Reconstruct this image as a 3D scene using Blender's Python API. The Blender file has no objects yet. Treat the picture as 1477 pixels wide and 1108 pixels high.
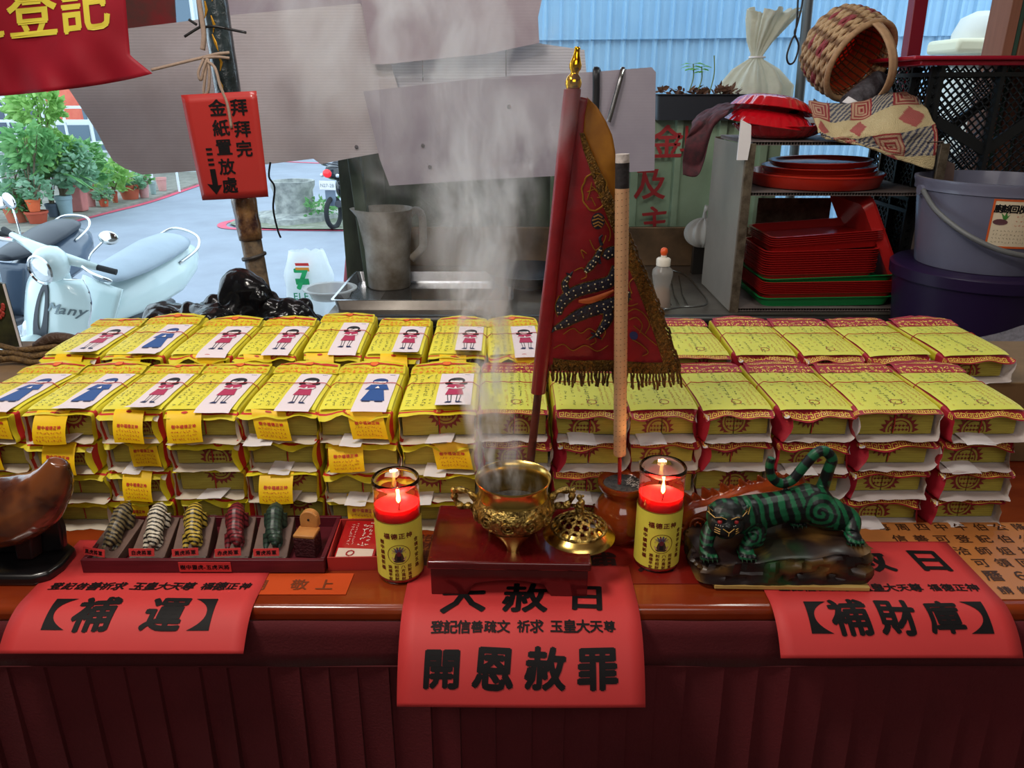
import bpy, bmesh, math, random
from math import sin, cos, pi, radians, sqrt, atan2, exp, hypot
from mathutils import Vector, Matrix, noise
R = random.Random(7)
SC = bpy.context.scene
COL = SC.collection

# ------------------------------------------------------------ camera, world, lights, exposure
CAMZ, PITCH, FPX = 1.51, radians(21.1), 1100.0
cam = bpy.data.cameras.new('camera'); camo = bpy.data.objects.new('camera', cam); COL.objects.link(camo)
cam.sensor_width = 36.0; cam.lens = FPX / 1477 * 36.0; cam.clip_start = 0.02; cam.clip_end = 200
camo.location = (0, 0, CAMZ); camo.rotation_euler = (pi / 2 - PITCH, 0, 0)
SC.camera = camo
SC.view_settings.view_transform = 'Standard'; SC.view_settings.look = 'None'
SC.view_settings.gamma = 1.0; SC.view_settings.use_curve_mapping = False
SC.view_settings.exposure = 0.0
SC.cycles.volume_bounces = 2; SC.cycles.transparent_max_bounces = 12
W = bpy.data.worlds.new('overcast_sky'); SC.world = W; W.use_nodes = True
bg = W.node_tree.nodes['Background']; bg.inputs[0].default_value = (0.70, 0.87, 1.0, 1); bg.inputs[1].default_value = 2.7
def area(name, loc, target, sx, sy, power, col):
    l = bpy.data.lights.new(name, 'AREA'); l.shape = 'RECTANGLE'; l.size = sx; l.size_y = sy; l.energy = power; l.color = col
    o = bpy.data.objects.new(name, l); COL.objects.link(o); o.location = loc
    o.rotation_euler = (Vector(target) - Vector(loc)).to_track_quat('-Z', 'Y').to_euler(); return o
area('ceiling_lamp_or_fill', (-0.75, 0.55, 2.45), (0.0, 1.1, 0.9), 0.5, 0.16, 17, (1.0, 0.93, 0.82))
area('ceiling_lamp_or_fill', (-0.5, 1.35, 2.5), (-0.1, 2.5, 1.6), 0.9, 0.12, 9, (1.0, 0.95, 0.92))  # fill light added to brighten the hanging boards
area('ceiling_lamp_or_fill', (0.9, 1.6, 2.5), (0.4, 1.6, 0.9), 1.1, 0.12, 8, (0.95, 1.0, 0.92))
area('ceiling_lamp_or_fill', (0.2, -0.9, 2.4), (0.1, 1.0, 0.95), 1.4, 0.8, 11.5, (1.0, 0.92, 0.88))  # broad front fill added behind the camera

# ------------------------------------------------------------ helpers
def ray(px, py):
    dx = (px - 738.5) / FPX; dy = (554 - py) / FPX
    return Vector((dx, cos(PITCH) + dy * sin(PITCH), -sin(PITCH) + dy * cos(PITCH)))
def Pz(px, py, z):
    d = ray(px, py); t = (z - CAMZ) / d.z; return Vector((d.x * t, d.y * t, z))
def Py(px, py, y):
    d = ray(px, py); t = y / d.y; return Vector((d.x * t, y, CAMZ + d.z * t))
def lin(c):
    c = c / 255.0; return c / 12.92 if c <= 0.04045 else ((c + 0.055) / 1.055) ** 2.4
def rgb(c, a=1.0): return (lin(c[0]), lin(c[1]), lin(c[2]), a)
MATS = {}
def mat(name, c, rough=0.5, metal=0.0, var=0.0, vs=20.0, bump=0.0, bs=60.0, c2=None, trans=0.0, ior=1.45, emis=0.0, alpha=1.0, coat=0.0,
        attr=False, stretch=(1, 1, 1), back=None, spec=0.5, sss=0.0, wave=None, transl=0.0):
    if name in MATS: return MATS[name]
    m = bpy.data.materials.new(name); m.use_nodes = True; nt = m.node_tree; N = nt.nodes; L = nt.links
    b = N['Principled BSDF']; b.inputs['Roughness'].default_value = rough; b.inputs['Metallic'].default_value = metal
    b.inputs['Base Color'].default_value = rgb(c); b.inputs['IOR'].default_value = ior
    b.inputs['Specular IOR Level'].default_value = spec
    if trans: b.inputs['Transmission Weight'].default_value = trans
    if alpha < 1: b.inputs['Alpha'].default_value = alpha
    if coat: b.inputs['Coat Weight'].default_value = coat; b.inputs['Coat Roughness'].default_value = 0.08
    if emis: b.inputs['Emission Color'].default_value = rgb(c); b.inputs['Emission Strength'].default_value = emis
    if sss: b.inputs['Subsurface Weight'].default_value = sss; b.inputs['Subsurface Scale'].default_value = 0.01
    tc = N.new('ShaderNodeTexCoord'); mp = N.new('ShaderNodeMapping'); mp.inputs['Scale'].default_value = stretch
    L.new(tc.outputs['Object'], mp.inputs['Vector'])
    col = None
    if attr:
        a = N.new('ShaderNodeVertexColor'); a.layer_name = 'Col'; col = a.outputs['Color']
    if var or c2:
        nz = N.new('ShaderNodeTexNoise'); nz.inputs['Scale'].default_value = vs; nz.inputs['Detail'].default_value = 6; nz.inputs['Roughness'].default_value = 0.6
        L.new(mp.outputs[0], nz.inputs['Vector'])
        mx = N.new('ShaderNodeMix'); mx.data_type = 'RGBA'
        rp = N.new('ShaderNodeMapRange'); rp.inputs['From Min'].default_value = 0.35; rp.inputs['From Max'].default_value = 0.65
        L.new(nz.outputs['Fac'], rp.inputs['Value']); L.new(rp.outputs[0], mx.inputs[0])
        if attr:
            mx.blend_type = 'MULTIPLY'; L.new(col, mx.inputs[6]); k = 1 - var; mx.inputs[7].default_value = (k, k, k, 1)
        else:
            mx.inputs[6].default_value = rgb(c)
            mx.inputs[7].default_value = rgb(c2) if c2 else tuple(x * (1 - var) for x in rgb(c)[:3]) + (1,)
        col = mx.outputs[2]
    if wave:   # (axis, scale, colour, amount): fine regular lines such as paper edges
        wv = N.new('ShaderNodeTexWave'); wv.bands_direction = wave[0]; wv.inputs['Scale'].default_value = wave[1]; wv.inputs['Distortion'].default_value = 1.2
        wv.inputs['Detail'].default_value = 3
        L.new(tc.outputs['Object'], wv.inputs['Vector'])
        mx = N.new('ShaderNodeMix'); mx.data_type = 'RGBA'; mm = N.new('ShaderNodeMath'); mm.operation = 'MULTIPLY'; mm.inputs[1].default_value = wave[3]
        L.new(wv.outputs['Fac'], mm.inputs[0]); L.new(mm.outputs[0], mx.inputs[0])
        if col: L.new(col, mx.inputs[6])
        else: mx.inputs[6].default_value = rgb(c)
        mx.inputs[7].default_value = rgb(wave[2]); col = mx.outputs[2]
    if back:
        g = N.new('ShaderNodeNewGeometry'); mx = N.new('ShaderNodeMix'); mx.data_type = 'RGBA'
        L.new(g.outputs['Backfacing'], mx.inputs[0])
        if col: L.new(col, mx.inputs[6])
        else: mx.inputs[6].default_value = rgb(c)
        mx.inputs[7].default_value = rgb(back); col = mx.outputs[2]
    if col: L.new(col, b.inputs['Base Color'])
    if bump:
        nb = N.new('ShaderNodeTexNoise'); nb.inputs['Scale'].default_value = bs; nb.inputs['Detail'].default_value = 5
        L.new(mp.outputs[0], nb.inputs['Vector'])
        bp = N.new('ShaderNodeBump'); bp.inputs['Strength'].default_value = bump; bp.inputs['Distance'].default_value = 0.01
        L.new(nb.outputs['Fac'], bp.inputs['Height']); L.new(bp.outputs[0], b.inputs['Normal'])
    if transl:
        ts = N.new('ShaderNodeBsdfTranslucent'); ms = N.new('ShaderNodeMixShader'); ms.inputs[0].default_value = transl
        if col: L.new(col, ts.inputs[0])
        else: ts.inputs[0].default_value = rgb(c)
        out = N['Material Output']; L.new(b.outputs[0], ms.inputs[1]); L.new(ts.outputs[0], ms.inputs[2]); L.new(ms.outputs[0], out.inputs[0])
    MATS[name] = m; return m

class MB:
    def __init__(s): s.v = []; s.f = []; s.m = []
    def add(s, vs, fs, mi=0):
        o = len(s.v); s.v += [Vector(v) for v in vs]; s.f += [tuple(i + o for i in f) for f in fs]; s.m += [mi] * len(fs); return s
    def box(s, c, d, rot=None, mi=0):
        c = Vector(c); hx, hy, hz = d[0] / 2, d[1] / 2, d[2] / 2
        vs = [Vector((x, y, z)) for x in (-hx, hx) for y in (-hy, hy) for z in (-hz, hz)]
        if rot is not None: vs = [rot @ v for v in vs]
        return s.add([v + c for v in vs], [(0, 1, 3, 2), (4, 6, 7, 5), (0, 4, 5, 1), (2, 3, 7, 6), (0, 2, 6, 4), (1, 5, 7, 3)], mi)
    def bar(s, a, b, w, h=None, up=(0, 0, 1), mi=0):
        a = Vector(a); b = Vector(b); d = b - a; L = d.length; z = d.normalized(); u = Vector(up)
        if abs(z.dot(u)) > 0.98: u = Vector((0, 1, 0))
        x = u.cross(z).normalized(); y = z.cross(x); M = Matrix((x, y, z)).transposed()
        return s.box((a + b) / 2, (w, h or w, L), M, mi)
    def grid(s, fn, nu, nv, cu=False, cv=False, mi=0, flip=False, capu=False):
        vs = []; NU = nu if cu else nu + 1; NV = nv if cv else nv + 1
        for i in range(NU):
            for j in range(NV): vs.append(fn(i / nu, j / nv))
        fs = []
        for i in range(nu):
            for j in range(nv):
                a = i * NV + j; b = ((i + 1) % NU) * NV + j; c = ((i + 1) % NU) * NV + (j + 1) % NV; d = i * NV + (j + 1) % NV
                fs.append((a, d, c, b) if flip else (a, b, c, d))
        if capu:
            fs.append(tuple(range(NV))[::-1] if not flip else tuple(range(NV))); e = [nu * NV + j for j in range(NV)]; fs.append(tuple(e) if not flip else tuple(e[::-1]))
        return s.add(vs, fs, mi)
    def tube(s, pts, r, n=8, cap=True, closed=False, mi=0, flat=1.0):
        pts = [Vector(p) for p in pts]; k = len(pts); rs = r if isinstance(r, (list, tuple)) else [r] * k
        tang = []
        for i in range(k):
            a = pts[(i - 1) % k] if (closed or i > 0) else pts[i]; b = pts[(i + 1) % k] if (closed or i < k - 1) else pts[i]
            t = (b - a); tang.append(t.normalized() if t.length > 1e-9 else Vector((0, 0, 1)))
        up = Vector((0, 0, 1)) if abs(tang[0].z) < 0.9 else Vector((0, 1, 0))
        x = up.cross(tang[0]).normalized(); vs = []
        for i in range(k):
            x = (x - tang[i] * x.dot(tang[i])).normalized(); y = tang[i].cross(x)
            for j in range(n):
                a = 2 * pi * j / n; vs.append(pts[i] + (x * cos(a) + y * sin(a) * flat) * rs[i])
        fs = []
        for i in range(k if closed else k - 1):
            for j in range(n):
                a = i * n + j; b = i * n + (j + 1) % n; i2 = (i + 1) % k; fs.append((a, b, i2 * n + (j + 1) % n, i2 * n + j))
        if cap and not closed: fs.append(tuple(range(n))[::-1]); fs.append(tuple((k - 1) * n + j for j in range(n)))
        return s.add(vs, fs, mi)
    def cyl(s, a, b, r1, r2=None, n=16, mi=0, cap=True): return s.tube([a, b], [r1, r1 if r2 is None else r2], n, cap, mi=mi)
    def lathe(s, prof, c=(0, 0, 0), n=32, mi=0, M=None, wob=None, mis=None):
        c = Vector(c); vs = []; fs = []; k = len(prof)
        for i, (r, z) in enumerate(prof):
            for j in range(n):
                a = 2 * pi * j / n; rr = r * (wob(a, z) if wob else 1); p = Vector((rr * cos(a), rr * sin(a), z))
                vs.append(c + (M @ p if M is not None else p))
        for i in range(k - 1):
            for j in range(n): fs.append((i * n + j, i * n + (j + 1) % n, (i + 1) * n + (j + 1) % n, (i + 1) * n + j))
        s.add(vs, fs, mi)
        if mis:
            for i in range(k - 1):
                for j in range(n): s.m[-len(fs) + i * n + j] = mis[i]
        return s
    def ball(s, c, r, n=14, m=9, M=None, mi=0):
        c = Vector(c); r = (r, r, r) if not isinstance(r, (tuple, list)) else r
        def fn(u, v):
            a = 2 * pi * u; b = pi * (v - 0.5); p = Vector((r[0] * cos(b) * cos(a), r[1] * cos(b) * sin(a), r[2] * sin(b)))
            return c + (M @ p if M is not None else p)
        return s.grid(fn, n, m, cu=True, mi=mi)
    def prism(s, pts, fn, t=None, mi=0):
        """outline pts (u,v) mapped by fn(u,v,w); w from 0 to t"""
        n = len(pts)
        if t is None: return s.add([fn(u, v, 0) for u, v in pts], [tuple(range(n))], mi)
        vs = [fn(u, v, 0) for u, v in pts] + [fn(u, v, t) for u, v in pts]
        fs = [tuple(range(n))[::-1], tuple(range(n, 2 * n))] + [(i, (i + 1) % n, n + (i + 1) % n, n + i) for i in range(n)]
        return s.add(vs, fs, mi)
    def mesh(s, name, mats, smooth=35, merge=0.0, recalc=False):
        me = bpy.data.meshes.new(name); me.from_pydata([tuple(v) for v in s.v], [], s.f)
        for m in (mats if isinstance(mats, (list, tuple)) else [mats]): me.materials.append(m)
        me.polygons.foreach_set('material_index', s.m)
        if merge or recalc:
            b = bmesh.new(); b.from_mesh(me)
            if merge: bmesh.ops.remove_doubles(b, verts=b.verts, dist=merge)
            if recalc: bmesh.ops.recalc_face_normals(b, faces=b.faces)
            b.to_mesh(me); b.free()
        if smooth:
            me.polygons.foreach_set('use_smooth', [True] * len(me.polygons))
            if smooth < 180: me.set_sharp_from_angle(angle=radians(smooth))
        me.update(); return me
    def build(s, name, mats, parent=None, smooth=35, bevel=0, seg=2, sub=0, solid=0, merge=0.0, recalc=False, loc=None, rot=None):
        o = bpy.data.objects.new(name, s.mesh(name, mats, smooth, merge, recalc)); COL.objects.link(o)
        if parent: o.parent = parent
        if loc is not None: o.location = loc
        if rot is not None: o.rotation_euler = rot
        if solid: md = o.modifiers.new('s', 'SOLIDIFY'); md.thickness = solid; md.offset = 0
        if bevel: md = o.modifiers.new('b', 'BEVEL'); md.width = bevel; md.segments = seg; md.limit_method = 'ANGLE'; md.angle_limit = radians(40)
        if sub: md = o.modifiers.new('u', 'SUBSURF'); md.levels = sub; md.render_levels = sub
        return o

def tag(o, label=None, cat=None, group=None, kind=None):
    if label: o['label'] = label
    if cat: o['category'] = cat
    if group: o['group'] = group
    if kind: o['kind'] = kind
    return o
def thing(name, label, cat, loc=(0, 0, 0), rz=0.0, group=None, rot=None):
    o = bpy.data.objects.new(name, None); COL.objects.link(o); o.location = loc; o.rotation_euler = rot or (0, 0, rz)
    o.empty_display_size = 0.02; return tag(o, label, cat, group)
def struct(name, mb, m, **k): o = mb.build(name, m, **k); o['kind'] = 'structure'; return o
def voxel(mb, name, m, size, smooth=4, colfn=None, parent=None, disp=None, smf=0.5):
    """fuse overlapping shapes into one continuous skin, then colour its vertices"""
    o = mb.build(name, m, smooth=0, recalc=False)
    md = o.modifiers.new('r', 'REMESH'); md.mode = 'VOXEL'; md.voxel_size = size
    if smooth: sm = o.modifiers.new('s', 'SMOOTH'); sm.factor = smf; sm.iterations = smooth
    dg = bpy.context.evaluated_depsgraph_get(); dg.update()
    me = bpy.data.meshes.new_from_object(o.evaluated_get(dg)); old = o.data; o.modifiers.clear(); o.data = me; bpy.data.meshes.remove(old)
    if disp:
        nn = [v.normal.copy() for v in me.vertices]
        for v, n_ in zip(me.vertices, nn): v.co += n_ * disp(v.co, n_)
    me.polygons.foreach_set('use_smooth', [True] * len(me.polygons))
    if colfn:
        a = me.color_attributes.new('Col', 'FLOAT_COLOR', 'POINT')
        for v in me.vertices: a.data[v.index].color = rgb(colfn(v.co, v.normal))
    me.materials.clear()
    me.materials.append(m); me.update(); o.parent = parent; return o
def vcol(o, fn):
    me = o.data; a = me.color_attributes.new('Col', 'FLOAT_COLOR', 'POINT')
    for v in me.vertices: a.data[v.index].color = rgb(fn(v.co))
def copy_tree(o, parent=None):
    c = o.copy(); COL.objects.link(c)
    if parent: c.parent = parent
    for ch in o.children: copy_tree(ch, c)
    return c
def mixc(a, b, t): t = max(0, min(1, t)); return tuple(a[i] * (1 - t) + b[i] * t for i in range(3))
def nz(p, s=1.0): return noise.noise(Vector(p) * s)

# ---- lettering: real glyph outlines laid on any surface
GL = {}
def glyph(ch, bold, res=2):
    k = (ch, bold, res)
    if k in GL: return GL[k]
    c = bpy.data.curves.new('g', 'FONT'); c.body = ch; c.size = 1; c.resolution_u = res
    o = bpy.data.objects.new('g', c); COL.objects.link(o)
    dg = bpy.context.evaluated_depsgraph_get(); dg.update(); me = bpy.data.meshes.new_from_object(o.evaluated_get(dg))
    vs = [(v.co.x, v.co.y) for v in me.vertices]; fs = [tuple(p.vertices) for p in me.polygons]
    adv = (max(v[0] for v in vs) + 0.06) if vs else 0.4
    bpy.data.objects.remove(o); bpy.data.curves.remove(c); bpy.data.meshes.remove(me)
    GL[k] = (vs, fs, adv); return GL[k]
def slicev(vs, fs, step):
    b = bmesh.new(); bv = [b.verts.new((x, y, 0)) for x, y in vs]
    for f in fs:
        try: b.faces.new([bv[i] for i in f])
        except ValueError: pass
    lo = min(v[1] for v in vs); hi = max(v[1] for v in vs); y = lo + step
    while y < hi:
        bmesh.ops.bisect_plane(b, geom=list(b.verts) + list(b.edges) + list(b.faces), plane_co=(0, y, 0), plane_no=(0, 1, 0)); y += step
    b.verts.index_update(); r = ([(v.co.x, v.co.y) for v in b.verts], [tuple(v.index for v in f.verts) for f in b.faces]); b.free(); return r
def text(mb, s, size, fn, u=0.0, v=0.0, pitch=None, vertical=False, bold=0.0, shear=0.0, step=0.0, align=0.5, mi=0, sx=1.0, res=2, jit=0.0):
    """fn(u,v)->point. u to the right, v up. CJK glyphs on an even pitch, centred on (u,v)"""
    n = len(s); pitch = pitch or size * 1.05
    adv = [(0 if c == ' ' else glyph(c, 0, res)[2] + bold) if ord(c) < 0x2000 else None for c in s]
    w = [pitch if a is None else (pitch * 0.5 if a == 0 else a * size * sx) for a in adv]; tot = sum(w); x = -tot * align
    for i, ch in enumerate(s):
        if ch != ' ':
            vs, fs, a = glyph(ch, 0, res)
            if step: vs, fs = slicev(vs, fs, step / size)
            nb = len(vs); nc = 1 if not bold else (6 if bold >= 0.025 and res > 1 else 3); v0 = vs; f0 = fs; vs = []; fs = []
            for q in range(nc):      # a heavy stroke: the outline struck several times, a hair apart
                an = 2 * pi * q / nc + 0.5; vs += [(gx + bold * cos(an), gy + bold * sin(an)) for gx, gy in v0]; fs += [tuple(k_ + q * nb for k_ in f) for f in f0]
            cjk = adv[i] is None; rj = R.uniform(-jit, jit); sj = 1 + R.uniform(-jit, jit) * 1.5
            ox = 0.5 if cjk else 0.0; oy = 0.37
            P = []
            for (gx, gy) in vs:
                gx -= ox; gy -= oy; gx, gy = (gx * cos(rj) - gy * sin(rj)) * sj, (gx * sin(rj) + gy * cos(rj)) * sj; gx += gy * shear
                if vertical: P.append(fn(u + gx * size * sx, v - (x + w[i] / 2) + gy * size))
                else: P.append(fn(u + x + (w[i] / 2 if cjk else 0) + gx * size * sx, v + gy * size))
            if nc > 1:
                e_ = size * 0.02; o_ = fn(u, v); n_ = (fn(u + e_, v) - o_).cross(fn(u, v + e_) - o_)
                if n_.length > 1e-12:
                    n_.normalize(); P = [p + n_ * (0.00006 * (k_ // nb)) for k_, p in enumerate(P)]
            mb.add(P, fs, mi)
        x += w[i]
def curve_pts(p, n=8, closed=False):
    """Catmull-Rom through points"""
    p = [Vector(q) for q in p]; k = len(p); out = []
    rng = range(k if closed else k - 1)
    for i in rng:
        a = p[(i - 1) % k] if closed or i > 0 else p[i]; b = p[i]; c = p[(i + 1) % k]; d = p[(i + 2) % k] if closed or i + 2 < k else c
        for j in range(n):
            t = j / n; out.append(0.5 * ((2 * b) + (c - a) * t + (2 * a - 5 * b + 4 * c - d) * t * t + (3 * b - a - 3 * c + d) * t ** 3))
    if not closed: out.append(p[-1])
    return out
def RX(a): return Matrix.Rotation(a, 3, 'X')
def RY(a): return Matrix.Rotation(a, 3, 'Y')
def RZ(a): return Matrix.Rotation(a, 3, 'Z')
def ell(cx, cy, rx, ry, n=16, a0=0, a1=2 * pi): return [(cx + rx * cos(a0 + (a1 - a0) * i / n), cy + ry * sin(a0 + (a1 - a0) * i / n)) for i in range(n if a1 - a0 > 6.28 else n + 1)]

def B(mb, name, m, parent, **k):
    """build from world coordinates under an unrotated thing"""
    off = Vector((0, 0, 0)); p = parent
    while p: off += p.location; p = p.parent
    mb.v = [v - off for v in mb.v]; return mb.build(name, m, parent, **k)
def VB(mb, name, m, size, parent, colfn=None, **k):
    off = Vector((0, 0, 0)); p = parent
    while p: off += p.location; p = p.parent
    o = voxel(mb, name, m, size, colfn=colfn, parent=None, **k); me = o.data
    me.transform(Matrix.Translation(-off)); o.parent = parent; return o
# ------------------------------------------------------------ setting
TZ = 0.90
M_conc = mat('concrete', (120, 116, 110), 0.85, var=0.3, vs=3, bump=0.2)
struct('floor', MB().box((0, 0.6, -0.21), (6.4, 5.6, 0.42)), M_conc)
struct('ceiling', MB().box((0, 0.6, 2.72), (6.4, 5.6, 0.08)), mat('ceiling_sheet', (150, 108, 92), 0.8, var=0.2, vs=2))
M_wall = mat('temple_wall', (206, 190, 168), 0.8, var=0.15, vs=2)
struct('wall_back', MB().box((0, -2.25, 1.34), (6.4, 0.1, 2.68)), M_wall)
struct('wall_left', MB().box((-3.25, -0.35, 1.34), (0.1, 3.7, 2.68)), M_wall)
struct('wall_right', MB().box((3.25, 0.6, 1.34), (0.1, 5.6, 2.68)), M_wall)
road = MB().grid(lambda u, v: Vector((-22 + 40 * u, 3.4 + 32 * v, -0.4)), 2, 2)
struct('road', road, mat('asphalt', (142, 150, 163), 0.6, var=0.16, vs=1.6, bump=0.25, bs=120))
# pale concrete apron just outside the stall
struct('pavement', MB().box((-1.4, 4.7, -0.385), (8, 2.6, 0.03)), mat('pale_pavement', (205, 205, 205), 0.8, var=0.1, vs=2))

# ------------------------------------------------------------ altar table
tb = thing('altar_table', 'long table with a glossy orange-brown top carrying all the offerings', 'table', (0, 0.80, 0))
M_top = mat('table_lacquer', (150, 62, 24), 0.22, c2=(112, 34, 14), vs=2.2, coat=0.4, stretch=(1, 4, 1))
MB().box((0, 0.395, TZ - 0.0125), (2.7, 0.80, 0.025)).build('tabletop', M_top, tb, bevel=0.009, seg=3)
for x in (-1.28, 1.28):
    for y in (0.08, 0.72): MB().box((x, y, 0.4375), (0.06, 0.06, 0.875)).build('leg', M_top, tb, bevel=0.004)
# pleated skirt hung from the edge
M_skirt = mat('skirt_cloth', (92, 17, 25), 0.85, var=0.22, vs=5, bump=0.15, bs=300)
sk = thing('table_skirt', 'dark red pleated cloth skirt hanging from the front of the table', 'table skirt', (0, 0.79, 0.12))
edges = [-1.3]
while edges[-1] < 1.3: edges.append(edges[-1] + R.uniform(0.034, 0.056))
wv = [(R.uniform(2, 9), R.uniform(0, 6)) for _ in range(6)]
def skirt(x, z):   # z 0 top .. 1 bottom
    k = 0
    while k < len(edges) - 2 and x > edges[k + 1]: k += 1
    f = (x - edges[k]) / (edges[k + 1] - edges[k]); lean = (nz((k * 3.1, 0, 5)) * 0.05) * z * z
    d = 0.0035 + 0.016 * f ** 1.6 * (0.35 + 0.65 * min(1, z * 2.5)) * (1 + 0.6 * nz((k * 1.7, z * 2, 0)))
    return Vector((x + lean, -d - 0.012 * z * (1 + nz((x * 4, z, 3))), 0.70 - z * 0.70))
sm = MB()
xs = []
for k in range(len(edges) - 1):
    w = edges[k + 1] - edges[k]
    xs += [edges[k] + w * q for q in (0.001, 0.3, 0.55, 0.75, 0.9, 0.985)]
nzr = 14
for x in xs:
    for j in range(nzr + 1): sm.v.append(skirt(x, (j / nzr)))
for i in range(len(xs) - 1):
    for j in range(nzr):
        a = i * (nzr + 1) + j; sm.f.append((a, a + 1, a + nzr + 2, a + nzr + 1)); sm.m.append(0)
sm.build('pleated_cloth', M_skirt, sk, smooth=50)
def bandf(u, v):
    x = -1.3 + 2.6 * u; return Vector((x, -0.004 - 0.004 * v - 0.0025 * nz((x * 9, v, 0)), 0.767 - 0.066 * v))
MB().grid(bandf, 120, 3, flip=True).build('header_band', M_skirt, sk, solid=0.002)
sl = MB(); sl.tube([(-1.3 + 0.026 * i, -0.0085, 0.7005) for i in range(101)], 0.0012, 5)
sl.build('hem_seam', mat('seam_thread', (84, 14, 20), 0.8), sk)
SKY = 0.79

# sheets pressed under the clear table cover
def flat_sheet(name, label, pts, m, z=TZ + 0.0006, cat='sheet'):
    o = MB().prism(pts, lambda u, v, w: Vector((u, v, z + w)), 0.0006).build(name, m, smooth=0)
    return tag(o, label, cat)
INK = mat('black_ink', (16, 13, 15), 0.6, spec=.25)
M_red = mat('red_paper', (200, 54, 54), 0.6, var=0.05, vs=15)
def on_table(u, v): return Vector((u, v, TZ + 0.0018))
a, b_, c, d = Pz(1205, 752, TZ), Pz(1500, 748, TZ), Pz(1560, 858, TZ), Pz(1300, 862, TZ)
tan = flat_sheet('notice_sheet', 'tan printed notice under the table cover at the right end, rows of dark lettering', [(0.50, 0.812), (0.94, 0.812), (0.94, 0.998), (0.50, 0.998)], mat('tan_paper', (188, 118, 62), 0.35, var=0.1, vs=6))
tl = MB()
for i, (s_, x0) in enumerate((('每周四中午伯公降駕時', 0.568), ('信善可登記伯公消災補', 0.578), ('運請洽師姐填疏文', 0.590), ('完後可領回平安符', 0.60), ('農曆６月６日', 0.62), ('請繼續', 0.66))):
    yy = (0.984, 0.952, 0.921, 0.892, 0.862, 0.83)[i]; sz = (0.0205, 0.0215, 0.0215, 0.0215, 0.026, 0.018)[i]
    text(tl, s_, sz, on_table, x0 - 0.03, yy, pitch=sz * 1.42, bold=0.02, align=0.0)
tl.build('lettering', mat('brown_ink', (62, 34, 20), 0.5), tan, smooth=0)
og = flat_sheet('paper_label', 'orange strip with dark lettering under the table cover, right of the left red poster', [(-0.345, 0.822), (-0.215, 0.822), (-0.213, 0.868), (-0.345, 0.868)], mat('orange_paper', (196, 74, 30), 0.35))
for ch, x_ in (('廟', -0.334), ('敬', -0.280), ('上', -0.246)): t_ = MB(); text(t_, ch, 0.024, on_table, x_, 0.842, bold=0.02); t_.build('character', mat('dark_orange_ink', (112, 52, 22), 0.5), og, smooth=0)
dk = flat_sheet('paper_label', 'dark red sheet lettered in black lying between the brass lid and the right candle', [(0.10, 0.845), (0.345, 0.845), (0.34, 0.935), (0.10, 0.94)], mat('dark_red_paper', (128, 26, 18), 0.35, var=0.15, vs=8))
t_ = MB(); text(t_, '補運財', 0.05, on_table, 0.195, 0.893, pitch=0.074, bold=0.03); t_.build('lettering', mat('dark_ink', (40, 12, 12), 0.5), dk, smooth=0)
bp_ = flat_sheet('patterned_sheet', 'brown sheet with a round seal pattern under the cover beside the left candle', [(-0.155, 0.885), (-0.095, 0.885), (-0.095, 0.96), (-0.155, 0.96)], mat('brown_paper', (136, 74, 34), 0.35, c2=(96, 36, 18), vs=60))
t_ = MB(); text(t_, '招財進寶', 0.02, on_table, -0.124, 0.925, pitch=0.02, vertical=True); t_.build('lettering', mat('brown_ink2', (70, 24, 14), 0.5), bp_, smooth=0)

# three red posters bending over the table edge
def poster(label, x0, ytop, c1, c2, rows, brackets, skew=0.0):
    """s runs down the sheet: flat on the table, then a quadratic curve over the edge"""
    P0 = Vector((0, 0.812, TZ + 0.0022)); P1 = Vector((0, c1[0], c1[1])); P2 = Vector((0, c2[0], c2[1])); fl = ytop - 0.812
    L = []; acc = 0; prev = P0; K = 60
    for i in range(K + 1):
        t = i / K; q = P0 * (1 - t) ** 2 + P1 * 2 * t * (1 - t) + P2 * t * t; acc += (q - prev).length; L.append((acc, q, (P1 - P0) * (1 - t) + (P2 - P1) * t)); prev = q
    def S(u, s, off=0.0):
        if s <= fl: return Vector((x0 + u, ytop - s, TZ + 0.0022 + off))
        d = s - fl; i = 0
        while i < K - 1 and L[i + 1][0] < d: i += 1
        t = (d - L[i][0]) / max(1e-6, L[i + 1][0] - L[i][0]); q = L[i][1].lerp(L[i + 1][1], t); tn = L[i][2].normalized(); n = Vector((0, tn.z, -tn.y)).normalized() * (-1)
        if n.z < 0: n = -n
        w = 0.002 * sin(u * 13 + x0 * 7) * min(1, d / 0.05)
        return Vector((x0 + u, q.y, q.z)) + n * (off + w)
    g = MB().grid(lambda u, v: S(u * 0.2975, v * 0.21), 16, 44, flip=True)
    o = g.build('red_poster', M_red, smooth=180, solid=0.0003); tag(o, label, 'poster', None)
    F = lambda u, v: S(u, 0.21 - v, 0.0009)
    for (s_, size, u, s, pitch, bold, shear, jit) in rows:
        if size > 0.03:
            for i, ch in enumerate(s_):
                t = MB(); text(t, ch, size, F, u + (i - (len(s_) - 1) / 2) * pitch, 0.21 - s, pitch=pitch, bold=bold, shear=shear, step=0.005, jit=jit); t.build('character', INK, o, smooth=0)
        else:
            t = MB(); text(t, s_, size, F, u, 0.21 - s, pitch=pitch, bold=bold, shear=shear, step=0.005, jit=jit); t.build('lettering', INK, o, smooth=0)
    if brackets:
        for (u, s, dr, h) in brackets:     # thick concave bracket as solid ink
            t = MB()
            pts = []
            for i in range(13):
                q = i / 12 * 2 - 1; t_in = 0.020 * (abs(q) ** 2.2); pts.append((u + dr * (0.004 + t_in), 0.21 - (s - q * h / 2), u - dr * 0.004, 0.21 - (s - q * h / 2)))
            t.add([F(p[0], p[1]) for p in pts] + [F(p[2], p[3]) for p in pts], [(i, i + 1, 14 + i, 13 + i) for i in range(12)])
            t.build('bracket', INK, o, smooth=0)
    return o
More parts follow.
